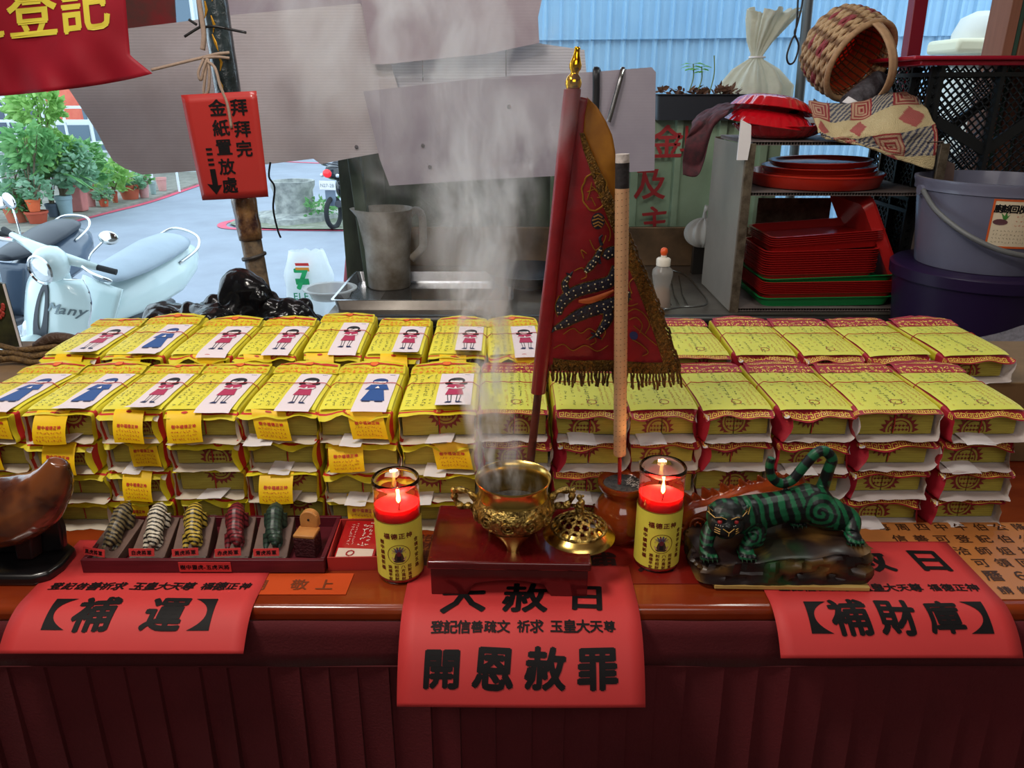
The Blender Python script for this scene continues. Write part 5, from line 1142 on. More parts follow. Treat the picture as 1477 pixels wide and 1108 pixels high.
stw = thing('straw_rope', 'coil of brown straw rope behind the leftmost front bundles', 'rope', (-.86, 1.30, 1.0505)); g_ = MB()
for k in range(5): g_.tube([Vector((-.93 + .035 * j, 1.285 + .012 * k + .006 * sin(j * 1.3 + k), 1.058 + .008 * (k % 3) + .004 * sin(j * 2.1 + k))) for j in range(6)], .0055, 7)
B(g_, 'straw_strands', mat('straw', (120, 92, 52), .85, c2=(80, 58, 34), vs=120, bump=.6, bs=200), stw, smooth=180)
g_ = MB(); g_.tube(curve_pts([(-.87, 1.33, 1.068), (-.84, 1.33, 1.085), (-.80, 1.33, 1.080), (-.785, 1.33, 1.062)], 4), [.012] * 13, 10); B(g_, 'dark_knot', mat('dark_brown_bark', (70, 50, 36), .6, bump=.6, bs=90), stw, smooth=180)
fr_ = thing('dark_picture', 'dark picture board with a white edge standing at the far left', 'picture', (-.97, 1.37, 1.0505)); q4 = [Py(-40, 395, 1.37), Py(5, 410, 1.37), Py(30, 500, 1.37), Py(-40, 505, 1.37)]
q4 = [Vector((p.x, p.y, max(1.0512, p.z))) for p in q4]
B(MB().prism([(p.x, p.z) for p in q4], lambda u, v, w: Vector((u, 1.37 + w, v)), .006), 'board', mat('dark_photo', (28, 30, 34), .25, c2=(70, 74, 44), vs=14), fr_, smooth=0)
B(MB().bar(q4[1] + Vector((.001, -.001, 0)), q4[2] + Vector((.001, -.001, 0)), .003), 'white_edge', M_white, fr_)
fw = MB(); 
for k in range(7): p = Py(2 + R.uniform(-2, 3), 440 + k * 3, 1.368); fw.ball(p, (.004, .0015, .004), 7, 4)
B(fw, 'printed_flowers', mat('flower_print', (170, 60, 50), .5), fr_)

# ------------------------------------------------------------ things on the counter
ty2 = thing('steel_tray', 'wide shallow stainless steel tray on the counter under the pitcher', 'tray', (-.28, 2.50, CT))
def trayshell(w, d, h, t, rr, m=.85, n=6):
    """rounded rectangular tray: outer wall up, rim, inner wall down"""
    def ringp(s, z): 
        out = []
        for (cx, cy, a0) in ((w / 2 - rr, d / 2 - rr, 0), (-w / 2 + rr, d / 2 - rr, pi / 2), (-w / 2 + rr, -d / 2 + rr, pi), (w / 2 - rr, -d / 2 + rr, 3 * pi / 2)):
            for i in range(n + 1): a = a0 + pi / 2 * i / n; out.append(Vector(((cx + rr * cos(a)), (cy + rr * sin(a)), 0)))
        L_ = [Vector((p.x * (1 - s / (w / 2)), p.y * (1 - s / (d / 2)), z)) for p in out]; return L_
    f = h * (1 - m) * 1.5; R_ = [ringp(f + .0, 0), ringp(0.004, h * .93), ringp(-.004, h * .97), ringp(-.004, h), ringp(.004, h), ringp(f + t, t)]
    mb = MB(); k = len(R_[0]); mb.add([p for r_ in R_ for p in r_], [(i * k + j, i * k + (j + 1) % k, (i + 1) * k + (j + 1) % k, (i + 1) * k + j) for i in range(5) for j in range(k)] + [tuple(range(k))[::-1], tuple(range(5 * k, 6 * k))]); return mb
trayshell(.56, .40, .035, .002, .015, .8).build('pan', mat('stainless', (190, 192, 196), .25, metal=1, var=.15, vs=8, stretch=(1, 6, 1)), ty2, smooth=40)
MB().box((.05, 0, .0030), (.40, .30, .0012)).build('wet_film', mat('dark_water', (60, 58, 56), .05, metal=.3), ty2)
pc = Pz(562, 412, CT + .0045); pt = thing('plastic_pitcher', 'tall cloudy plastic measuring pitcher standing in the steel tray', 'pitcher', (pc.x, pc.y, CT + .0030))
M_pit = mat('cloudy_plastic', (176, 170, 160), .35, c2=(120, 108, 92), vs=9, alpha=.86, transl=.25)
ht = Py(562, 300, pc.y).z - pc.z
def pw(a, z): return 1 + (.26 * max(0, (z - ht * .86) / (ht * .14)) * max(0, cos(a - pi)) ** 10)
MB().lathe([(0, 0), (.070, 0), (.073, .004), (.078, ht * .5), (.090, ht * .9), (.095, ht), (.092, ht), (.086, ht * .9), (.075, ht * .5), (.069, .006), (0, .006)], n=48, wob=pw).build('jug_body', M_pit, pt, smooth=60)
MB().tube(curve_pts([(.082, -.004, ht * .93), (.105, -.006, ht * .98), (.124, -.006, ht * .90), (.124, -.006, ht * .62), (.118, -.006, ht * .5), (.080, -.004, ht * .36)], 6), .0095, 10, flat=1.4).build('handle', M_pit, pt, smooth=180)
bs_ = thing('plastic_basin', 'pale translucent plastic basin left of the steel tray', 'basin', (-.60, 2.46, CT + .0006)); MB().lathe([(0, 0), (.06, 0), (.075, .03), (.088, .030), (.088, .034), (.074, .033), (.057, .004), (0, .004)], n=36).build('shell', mat('pale_plastic', (206, 210, 210), .3, alpha=.55), bs_, smooth=50)
pw_ = thing('wok_lid', 'dark round iron pan standing on the counter behind the flag', 'pan', (.06, 2.60, CT + .0006)); MB().lathe([(0, 0), (.06, .002), (.12, .028), (.15, .060), (.153, .063), (.150, .064), (.118, .032), (.058, .006), (0, .004)], n=40).build('shell', mat('black_iron', (34, 38, 44), .35, metal=.6), pw_, smooth=60)
bo = Pz(952, 446, CT); bt = thing('sauce_bottle', 'squeezy clear sauce bottle with an orange cap, beside the flag fringe', 'bottle', (bo.x, max(2.29, bo.y), CT + .0006)); hb = .175
MB().lathe([(0, 0), (.028, 0), (.032, .006), (.030, .04), (.025, .075), (.032, .11), (.031, .125), (.018, .137), (.018, .150), (0, .150)], n=28).build('bottle_body', mat('bottle_plastic', (170, 164, 156), .25, alpha=.6, transl=.2), bt, smooth=60)
MB().lathe([(0, .003), (.025, .004), (.027, .03), (.023, .065), (0, .068)], n=24).build('sauce', mat('brown_sauce', (196, 132, 80), .4), bt, smooth=60)
MB().lathe([(0, .138), (.0215, .138), (.022, .158), (.018, .162), (.009, .163), (.009, .170), (0, .170)], n=24).build('collar', mat('cream_cap', (216, 206, 190), .4), bt, smooth=60)
MB().lathe([(.006, .168), (.009, .172), (.0115, .180), (.010, .189), (.005, .193), (0, .193)], n=20).build('cap', mat('orange_cap', (224, 88, 34), .35), bt, smooth=60)
rk2 = thing('wire_rack', 'curved wire dish rack lying in the dark basin by the sauce bottle', 'rack', (.55, 2.45, CT)); lp = [Pz(a, b, CT + .012) for a, b in ((950, 441), (985, 443), (1014, 441), (1020, 434), (1010, 420), (990, 398), (968, 390), (950, 392))]
B(MB().tube(curve_pts([tuple(p) for p in lp], 6, True), .0032, 7, closed=True), 'rim', mat('wire_steel', (140, 140, 138), .25, metal=1), rk2)
for k in range(3): B(MB().tube([Pz(968 + k * 12, 440, CT + .010), Pz(960 + k * 12, 425, CT + .002), Pz(955 + k * 12, 398, CT + .010)], .002, 6), 'wire', MATS['wire_steel'], rk2)

# ------------------------------------------------------------ shelf unit with trays
SY = 2.285; SD = .36
L0 = Py(1060, 430, SY).x; R0_ = Py(1320, 430, SY).x; zt = Py(1180, 207, SY).z; zm = Py(1180, 280, SY).z
sf = thing('tray_shelf', 'makeshift corrugated board shelf unit full of red trays on the counter', 'shelf', ((L0 + R0_) / 2, SY, CT)); w_ = R0_ - L0; hx = w_ / 2
M_post = mat('worn_angle_steel', (112, 100, 84), .45, metal=.4, c2=(70, 58, 46), vs=40); M_shb = mat('grey_board', (116, 104, 100), .6, c2=(84, 72, 70), vs=6); M_clr = mat('cloudy_panel', (150, 144, 136), .35, var=.2, vs=5, alpha=.75)
for sx in (-1, 1):
    for yy in (0, SD): MB().box((sx * hx, yy, (zt - CT) / 2), (.026, .010, zt - CT)).build('corner_post', M_post, sf, bevel=.001)
    MB().box((sx * (hx + .014), SD / 2, (zt - CT) / 2), (.004, SD, zt - CT - .01)).build('side_panel', M_clr if sx < 0 else M_shb, sf)
def cboard(z, x0=-hx, x1=hx, tilt=0):
    mb = MB(); mb.box(((x0 + x1) / 2, SD / 2, z + .0045), (x1 - x0, SD, .0012)); mb.box(((x0 + x1) / 2, SD / 2, z - .0045), (x1 - x0, SD, .0012)); n = int((x1 - x0) / .0085)
    for i in range(n): mb.box((x0 + (i + .5) * (x1 - x0) / n, SD / 2 + .001, z), (.0014, SD - .004, .008))
    mb.build('corrugated_shelf', M_shb, sf, smooth=0)
cboard(.008); cboard(zm - CT); cboard(zt - CT)
MB().box((.0, SD + .004, (zt - CT) / 2), (.25, .003, .1)).build('back_brace', M_post, sf)
fp = MB().prism([(0, 0), (.035, .0), (.05, .10), (.055, .30), (.045, .44), (.01, .45), (.0, .2)], lambda u, v, w: Vector((hx + .02 + u * .9 - v * .05 + .02, .02 + w + u * .3, v + .0)), .006); fp.build('flap_board', mat('stained_board', (122, 98, 90), .7, c2=(84, 64, 60), vs=10), sf, smooth=0)
M_tr = mat('red_tray', (170, 30, 28), .3, coat=.2); M_tg = mat('green_tray', (18, 130, 66), .35)
tS = trayshell(.345, .25, .026, .002, .028, .7); tL = trayshell(.415, .29, .030, .002, .03, .7)
meS = tS.mesh('tray', M_tr, 40); meL = tL.mesh('tray', M_tr, 40); meG = tL.mesh('tray', M_tg, 40)
def place_tray(me, loc, rot, label, grp): o = bpy.data.objects.new('serving_tray', me); COL.objects.link(o); o.location = loc; o.rotation_euler = rot; tag(o, label, 'tray', grp)
tx = Py(1170, 420, SY + .15).x; z = CT + .0145; n = 0
place_tray(meG, (tx, SY + .155, z), (0, radians(-1), 0), 'green rectangular tray at the very bottom of the shelf stack', 'green trays'); z += .0155
for k in range(7): place_tray(meL, (tx + .004, SY + .155, z), (0, radians(-1), 0), 'wide red rectangular tray, %s from the bottom between the two green trays' % ORD[k], 'wide red trays'); z += .0056
z += .008; place_tray(meG, (tx + .002, SY + .16, z), (0, radians(-2), .02), 'green rectangular tray in the middle of the red tray stack', 'green trays'); z += .016
for k in range(11): place_tray(meS, (tx - .035 + .001 * (k % 3), SY + .14, z), (0, radians(-1.5), .01), 'small red rectangular tray, %s above the upper green tray' % ORD[k], 'small red trays'); z += .0070
z += .012
for k in range(5): place_tray(meS, (tx - .018, SY + .15, z + .004), (0, radians(-4), .02), 'small red rectangular tray, %s of the tilted ones on top of the stack' % ORD[k], 'tilted red trays'); z += .0064
place_tray(meL, (R0_ - .10, SY + .17, CT + .150), (radians(0), radians(62), .0), 'wide red tray leaning against the right side of the shelf', None)
# round trays on the middle shelf
M_rd = mat('orange_red_lacquer', (176, 38, 22), .28, coat=.3)
def rtray(name, label, x, y, z, r_, h, rot, m=M_rd, grp='round red trays'):
    o = MB().lathe([(0, 0), (r_ * .90, 0), (r_ * .94, .004), (r_ * .985, h * .85), (r_, h * .88), (r_, h), (r_ * .975, h), (r_ * .955, h * .8), (r_ * .92, .007), (r_ * .88, .004), (0, .004)], n=56).build(name, m, smooth=50); o.location = (x, y, z); o.rotation_euler = rot; return tag(o, label, 'tray', grp)
zs = zm + .0060; cx_ = Py(1176, 268, SY + .17).x
rtray('round_tray', 'biggest round red tray, at the bottom on the middle shelf', cx_, SY + .19, zs, .205, .042, (0, 0, 0))
rtray('round_tray', 'round red tray set inside the biggest one on the middle shelf', cx_ + .012, SY + .19, zs + .020, .170, .026, (0, radians(-1.5), 0))
rtray('round_tray', 'round red tray, second from the top on the middle shelf', cx_ + .004, SY + .18, zs + .042, .172, .020, (0, radians(-1), 0))
rtray('round_tray', 'topmost round red tray on the middle shelf', cx_ + .010, SY + .185, zs + .060, .155, .018, (0, radians(-1.5), 0))
# scalloped red plates on top
def plate(label, x, y, z, r_, rot):
    M_pl = mat('scalloped_red', (178, 14, 26), .15, coat=.7); o = MB().lathe([(0, 0), (r_ * .6, 0), (r_ * .8, .012), (r_ * .96, .034), (r_, .038), (r_ * .98, .040), (r_ * .94, .036), (r_ * .78, .014), (r_ * .58, .004), (0, .004)], n=144, wob=lambda a, z: 1 + (.035 * abs(sin(a * 12)) if z > .009 else 0)).build('scalloped_plate', M_pl, smooth=50); o.location = (x, y, z); o.rotation_euler = rot; return tag(o, label, 'plate', 'scalloped plates')
px_ = Py(1112, 190, SY + .14).x; zz_ = zt + .007
plate('red scalloped plate lying lowest on the shelf top', px_ + .03, SY + .16, zz_, .135, (0, 0, 0))
plate('red scalloped plate turned over, middle of the three on the shelf top', px_ + .0, SY + .15, zz_ + .078, .130, (pi + radians(3), radians(7), 0))
plate('red scalloped plate, highest of the three on the shelf top', px_ + .008, SY + .18, zz_ + .115, .125, (pi - radians(4), radians(9), .2))
# white board end and dark checked cloth at the left of the shelf top
o = MB().prism([(0, 0), (.030, .0), (.034, .05), (.030, .095), (.0, .110)], lambda u, v, w: Vector((L0 - .040 + u, SY - .012 + w, zt - .045 + v)), .008).build('board_scrap', M_white, smooth=0); tag(o, 'torn white board scrap at the left end of the shelf top', 'board')
def warp_grid(ctrl, nu, nv):
    """smooth surface through a grid of (px,py,depth) control points"""
    rows = [curve_pts([tuple(Py(*c)) for c in row], 8) for row in ctrl]; K = len(rows[0]); cols_ = [curve_pts([tuple(r_[i]) for r_ in rows], 8) for i in range(K)]
    def f(u, v): i = u * (K - 1); i0 = min(K - 2, int(i)); c0, c1 = cols_[i0], cols_[i0 + 1]; j = v * (len(c0) - 1); j0 = min(len(c0) - 2, int(j)); a = c0[j0].lerp(c0[j0 + 1], j - j0); b = c1[j0].lerp(c1[j0 + 1], j - j0); return a.lerp(b, i - i0)
    return f
tf = warp_grid([[(1166, 146, 2.52), (1205, 150, 2.50), (1245, 146, 2.47), (1285, 133, 2.50), (1318, 136, 2.56)],
                [(1172, 168, 2.36), (1205, 172, 2.36), (1245, 168, 2.38), (1285, 150, 2.40), (1328, 146, 2.46)],
                [(1180, 188, 2.27), (1206, 196, 2.27), (1240, 192, 2.27), (1290, 182, 2.27), (1345, 172, 2.34)],
                [(1186, 196, 2.262), (1212, 202, 2.262), (1252, 207, 2.262), (1300, 212, 2.262), (1352, 196, 2.30)],
                [(1190, 200, 2.260), (1222, 205, 2.258), (1258, 215, 2.258), (1300, 232, 2.258), (1345, 245, 2.28)]], 60, 60)
def twl(u, v): p = tf(u, v); k = nz((u * 5, v * 4, 2)); return p + Vector((0, -.008 * k - .004 * nz((u * 14, v * 12, 0)), .006 * nz((u * 7, v * 9, 5))))
tw = thing('patterned_towel', 'cream towel with red squares and navy stripes draped over the shelf top', 'towel', tuple(Py(1250, 190, 2.3)))
tm_ = MB().grid(twl, 110, 90)
def towc(i, NV=91):
    u = (i // NV) / 110 * 5.2; v = (i % NV) / 90 * 3.4; cu, cv = int(u), int(v); fu, fv = u % 1, v % 1; base = (206, 184, 140); q = (cu * 2 + cv * 3) % 4; d_ = max(abs(fu - .5), abs(fv - .5))
    if q == 0: return (150, 46, 50) if int(d_ * 14) % 2 == 0 else (200, 160, 130)
    if q == 2: return (58, 62, 88) if sin((fu + fv) * 26) > 0 else (186, 172, 150)
    if q == 3: return (176, 90, 84) if (abs(fu - .5) + abs(fv - .5)) < .42 else base
    return base
ob = B(tm_, 'terry_cloth', mat('terry_towel', (200, 180, 140), .95, attr=True, bump=.8, bs=300), tw, smooth=180, solid=.004)
a_ = ob.data.color_attributes.new('Col', 'FLOAT_COLOR', 'POINT')
for i in range(len(ob.data.vertices)): a_.data[i].color = rgb(towc(i))
df = warp_grid([[(1065, 148, 2.50), (1040, 150, 2.45), (1012, 162, 2.38), (1000, 172, 2.34)], [(1060, 152, 2.42), (1036, 158, 2.36), (1008, 175, 2.28), (994, 190, 2.26)], [(1052, 158, 2.30), (1030, 168, 2.27), (1008, 200, 2.26), (986, 215, 2.255)], [(1046, 165, 2.265), (1026, 190, 2.262), (1008, 250, 2.26), (984, 252, 2.255)]], 30, 30)
dc = MB().grid(lambda u, v: df(u, v) + Vector((0, -.010 * abs(sin(v * 9 + u * 2)), .004 * nz((u * 9, v * 9, 0)))), 50, 50).build('dark_cloth', mat('dark_checked_cloth', (46, 26, 32), .8, c2=(84, 34, 42), vs=40), solid=.003, smooth=180); tag(dc, 'dark maroon checked rag hanging off the left end of the shelf', 'cloth')
# utensils half under the towel
o = MB().tube([Py(1128, 172, 2.50), Py(1148, 160, 2.52), Py(1170, 158, 2.54)], [.016, .018, .014], 12, flat=.4).build('black_dish', mat('gloss_black', (14, 16, 18), .12), smooth=60); tag(o, 'glossy black dish edge showing behind the patterned towel', 'dish')
kp = thing('grinding_stone', 'dark cylinder with a pale cut face lying above the towel, under the basket', 'stone', tuple(Py(1240, 140, 2.56))); a, b = Py(1226, 152, 2.52), Py(1268, 118, 2.60)
B(MB().tube([a, a.lerp(b, .5), b, b + (b - a) * .04], [.036, .038, .036, .026], 20), 'body', mat('dark_grey_stone', (58, 52, 56), .6, c2=(90, 86, 92), vs=40, bump=.4), kp, smooth=60)
dn = (b - a).normalized(); fl_ = MB().add([a + Vector((-.034, -.022, .010)) , a + Vector((.0, -.036, .0)), b + Vector((-.004, -.036, .010)), b + Vector((-.036, -.016, .020))], [(0, 1, 2, 3)]); B(fl_, 'pale_cut_face', M_white, kp, solid=.003)
o = MB().prism([(0, 0), (.07, .0), (.055, .02), (.012, .055)], lambda u, v, w: Py(1130, 168, 2.60) + Vector((u, w, v)), .04).build('red_scoop', M_tr, bevel=.004); tag(o, 'small dark red scoop between the plates and the basket', 'scoop')

# ------------------------------------------------------------ basket
bk = thing('woven_basket', 'round wicker basket with broad handle tipped on its side above the shelf', 'basket', tuple(Py(1215, 120, 2.62)))
oc = Py(1245, 85, 2.58); bc_ = Py(1195, 62, 2.72); axn = Vector((.40, -.80, -.44)).normalized()   # opening faces the camera, right and down
xx = axn.orthogonal().normalized(); yy_ = axn.cross(xx); MK = Matrix((xx, yy_, axn)).transposed()
r0b, dep = .120, .140; rim_c = Py(1240, 88, 2.56)
def bkp(a, q, off=0.0):   # q 0 rim .. 1 base
    r_ = (r0b * (1 - .10 * max(0, q) ** 1.5) + .010 * sin(q * pi)) + off; return rim_c + MK @ Vector((r_ * cos(a), r_ * sin(a), -dep * q))
M_wk = mat('wicker', (176, 140, 104), .75, attr=True, var=.3, vs=90, bump=.5, bs=200)
for k in range(13):
    q = k / 12.5; mb = MB(); n = 96; mb.tube([bkp(2 * pi * i / n, q + .012 * sin(i * pi / 3 + k * pi), .003 * cos(i * pi / 3 + k * pi)) for i in range(n)], .0062, 7, closed=True)
    ob = B(mb, 'wicker_coil', M_wk, bk, smooth=180); a_ = ob.data.color_attributes.new('Col', 'FLOAT_COLOR', 'POINT')
    for i in range(len(ob.data.vertices)): a_.data[i].color = rgb((150, 64, 70) if (k in (4, 5, 9) and ((i // 7) // 6) % 2) else ((190, 156, 118) if (i // 7) % 6 < 4 else (126, 92, 66)))
B(MB().tube([bkp(2 * pi * i / 60, -.03, .002) for i in range(60)], .0095, 9, closed=True), 'rim', mat('rim_cane', (170, 132, 96), .7, var=.3, vs=80), bk, smooth=180)
M_cane = mat('thin_cane', (120, 70, 40), .7)
lt = MB(); rb_ = r0b * .90
for k in range(-6, 7):
    s_ = k * rb_ / 6.5; hl = sqrt(max(0, rb_ * rb_ - s_ * s_)); 
    if hl > .02:
        A = lambda u, v: rim_c + MK @ Vector((u, v, -dep + .014)); lt.bar(A(s_, -hl), A(s_, hl), .0045, .0025, up=axn); lt.bar(A(-hl, s_), A(hl, s_), .0045, .0025, up=axn)
B(lt, 'base_lattice', M_cane, bk, smooth=0)['kind'] = 'stuff'
st_ = MB()
for q in (.15, .3, .45, .6, .75): st_.tube([bkp(2 * pi * i / 48, q, -.013) for i in range(48)], .0018, 4, closed=True)
for k in range(36): a = 2 * pi * k / 36; st_.tube([bkp(a, 0, -.011), bkp(a, .5, -.014), bkp(a, .95, -.016)], .0026, 5)
B(st_, 'upright_cane', M_cane, bk)['kind'] = 'stuff'
B(MB().lathe([(0, 0), (rb_ * .98, 0), (rb_ * 1.06, .05), (rb_ * 1.07, .10), (rb_ * 1.04, .10), (rb_ * 1.03, .05), (rb_ * .95, .004), (0, .004)], rim_c + MK @ Vector((0, 0, -dep + .006)), 36, M=MK), 'orange_glow_sheet', mat('orange_glow_sheet', (236, 110, 50), .6, c2=(220, 50, 40), vs=26, transl=.5), bk)  # added orange sheet, stands in for orange-red light showing through the weave
hn = MB()
def hdl(u, v): t = pi * u; r_ = r0b * 1.02; p = Vector((cos(t) * r_, (v - .5) * .030, sin(t) * .135 + .0)); return rim_c + MK @ (Matrix.Rotation(.9, 3, 'Z') @ p) + axn * .0
hn.grid(hdl, 40, 3); B(hn, 'handle_band', mat('flat_cane', (176, 138, 104), .7, var=.2, vs=60), bk, smooth=180, solid=.005)

# ------------------------------------------------------------ cord, planter, tied bags
o = MB().tube(curve_pts([tuple(Py(a, b, 2.75)) for a, b in ((1160, -30), (1157, 5), (1150, 35), (1146, 48), (1152, 66), (1146, 88), (1138, 92), (1135, 80), (1142, 58), (1147, 48), (1150, 20), (1152, -30))], 5), .0032, 7).build('cord_loop', M_tie, smooth=180); tag(o, 'black cord with a knotted loop hanging left of the basket', 'cord')
p0, p1 = Py(949, 172, 2.94), Py(1062, 172, 2.94); zt2 = Py(1000, 138, 2.94).z
plt = thing('black_planter', 'black rectangular planter box with seedlings on top of the green wall', 'planter', ((p0.x + p1.x) / 2 + .01, 3.04, ZW + .001)); hwid = (p1.x - p0.x) / 2 + .02; hp = zt2 - ZW + .004
M_pk = mat('black_planter', (34, 38, 46), .5)
trayshell(hwid * 2, .20, hp, .006, .012, .93).build('box', M_pk, plt, smooth=40)
MB().grid(lambda u, v: Vector(((u - .5) * hwid * 1.9, (v - .5) * .18, hp - .012 + .006 * nz((u * 9, v * 5, 0)))), 24, 10).build('soil', mat('dark_soil', (50, 38, 30), .95, var=.5, vs=60), plt)
lf = MB()
def leaf(mb, p, d, L_, w, mi=0, n=None, curl=.2):
    d = Vector(d).normalized(); s_ = d.cross(Vector((0, 0, 1)) if abs(d.z) < .9 else Vector((1, 0, 0))).normalized(); up = s_.cross(d)
    if n: a = n; s_, up = s_ * cos(a) + up * sin(a), up * cos(a) - s_ * sin(a)
    q = lambda t, k: Vector(p) + d * (L_ * t) + s_ * (w * k) - up * (curl * L_ * t * t)
    mb.add([q(0, 0), q(.3, .42), q(.65, .38), q(1, 0), q(.65, -.38), q(.3, -.42), q(.5, 0) + up * w * .12], [(0, 1, 6), (1, 2, 6), (2, 3, 6), (3, 4, 6), (4, 5, 6), (5, 0, 6)], mi)
for k in range(90): leaf(lf, (R.uniform(-.9, .9) * hwid, R.uniform(-.09, .09), hp - .004 + R.uniform(0, .02)), (R.uniform(-1, 1), R.uniform(-1, 1), R.uniform(-.1, .7)), R.uniform(.02, .045), R.uniform(.012, .024), n=R.uniform(0, 3))
lf.build('dead_leaves', mat('dead_leaf', (108, 74, 52), .8, c2=(66, 42, 34), vs=20), plt, smooth=0)['kind'] = 'stuff'
for (px, top, ln) in ((1000, 92, 1), (1012, 96, .8), (1030, 80, 1.2)):
    sdl = MB(); a = Py(px - 6, 132, 3.02); b = Py(px, top, 3.02); B(MB().tube(curve_pts([tuple(a), tuple(a.lerp(b, .5) + Vector((.008, 0, 0))), tuple(b)], 4), .0022, 5), 'stem', mat('green_stem', (104, 130, 70), .6), plt)
    for k in range(7): leaf(sdl, b + Vector((0, 0, -.01 * (k % 3))), (cos(k * .9), sin(k * .9) * .6, .15), .05 * ln, .028, curl=.3)
    if px < 1020: B(sdl, 'seedling_leaves', mat('seedling_green', (120, 190, 70), .5, transl=.4), plt, smooth=0)
o = MB().grid(lambda u, v: Vector((1.0 + .62 * u, 2.96 + .26 * v, 1.405 + .012 * nz((u * 9, v * 4, 0)) - .01 * u)), 30, 8).build('ledge_sheet', mat('pale_ledge', (196, 200, 200), .7, var=.2, vs=6), solid=.02); tag(o, 'pale weathered ledge behind the shelf top, strewn with dead leaves', 'ledge')
lf = MB()
for k in range(150): leaf(lf, (R.uniform(1.0, 1.55), R.uniform(2.96, 3.2), 1.425 + R.uniform(0, .025)), (R.uniform(-1, 1), R.uniform(-1, 1), R.uniform(-.1, .6)), R.uniform(.02, .05), R.uniform(.012, .026), n=R.uniform(0, 3))
o = lf.build('dead_leaf_litter', MATS['dead_leaf'], smooth=0); o['kind'] = 'stuff'; tag(o, 'dry brown leaf litter on the pale ledge behind the plates', 'leaves')
M_film = mat('milky_film', (226, 222, 204), .35, alpha=.85, transl=.4, var=.1, vs=20)
def pouch(name, label, base, H, R_, neck, flare, m=M_film, n=20, rot=None, tilt=(0, 0)):
    t = thing(name, label, 'bag', base); sd_ = R.uniform(0, 9)
    prof = [(0, 0), (R_ * .7, .004), (R_, H * .14), (R_ * .95, H * .30), (R_ * .55, H * .46), (neck, H * .56), (neck * .9, H * .60), (neck * 1.8, H * .72), (flare * .8, H * .9), (flare, H), (flare * .92, H * 1.0), (neck * 1.2, H * .75), (0, H * .62)]
    def wob(a, z): k = max(0, min(1, z / (H * .5))); return 1 + (.05 + .14 * k) * sin(a * 9 + 2 * sin(a * 2 + sd_)) + .10 * k * sin(a * 17 + sd_) + .1 * sin(a * 3 + z * 20)
    M_ = Matrix.Rotation(tilt[0], 3, 'Y')
    mb = MB(); mb.lathe(prof, (0, 0, 0), 90, wob=wob)
    for i, v in enumerate(mb.v):
        k = max(0, (v.z - H * .5) / (H * .5)); mb.v[i] = Vector((v.x + tilt[0] * k * k * H, v.y, v.z + .1 * H * k * nz((v.x * 18, v.y * 18, sd_))))
    mb.build('gathered_film', m, t, smooth=180); return t
bb = Py(1088, 132, 3.08); tb_ = pouch('tied_plastic_bag', 'milky plastic bag tied at the neck behind the planter, before the blue wall', (bb.x + .03, 3.20, 1.412), Py(1088, 16, 3.20).z - 1.412, .135, .022, .085, tilt=(.12, 0))
MB().tube([(.03 * cos(i * .63) + .002, .03 * sin(i * .63), .215) for i in range(10)], .004, 6, closed=True).build('tie_string', M_white, tb_)
kb_ = Py(1012, 352, 2.80); kt = thing('knotted_bag', 'small white knotted plastic bag beside the left side of the shelf', 'bag', (kb_.x, 2.80, CT + .0006))
zc_ = Py(1012, 336, 2.80).z - CT
km = MB(); km.grid(lambda u, v: (lambda a, b, r_: Vector((r_ * cos(b) * cos(a), r_ * .7 * cos(b) * sin(a), zc_ + r_ * .8 * sin(b))))(2 * pi * u, pi * (v - .5), .062 * (1 + .10 * sin(22 * pi * u))), 90, 16, cu=True); km.tube([(.004, 0, zc_ + .03), (.002, .004, zc_ + .075), (.010, 0, zc_ + .095)], [.016, .005, .012], 8)
km.build('pleated_film', mat('white_film', (214, 214, 210), .4, alpha=.9, transl=.3), kt, smooth=180); MB().box((0, .02, (zc_ - .05) / 2), (.05, .03, zc_ - .05)).build('white_stub', M_dsteel, kt)

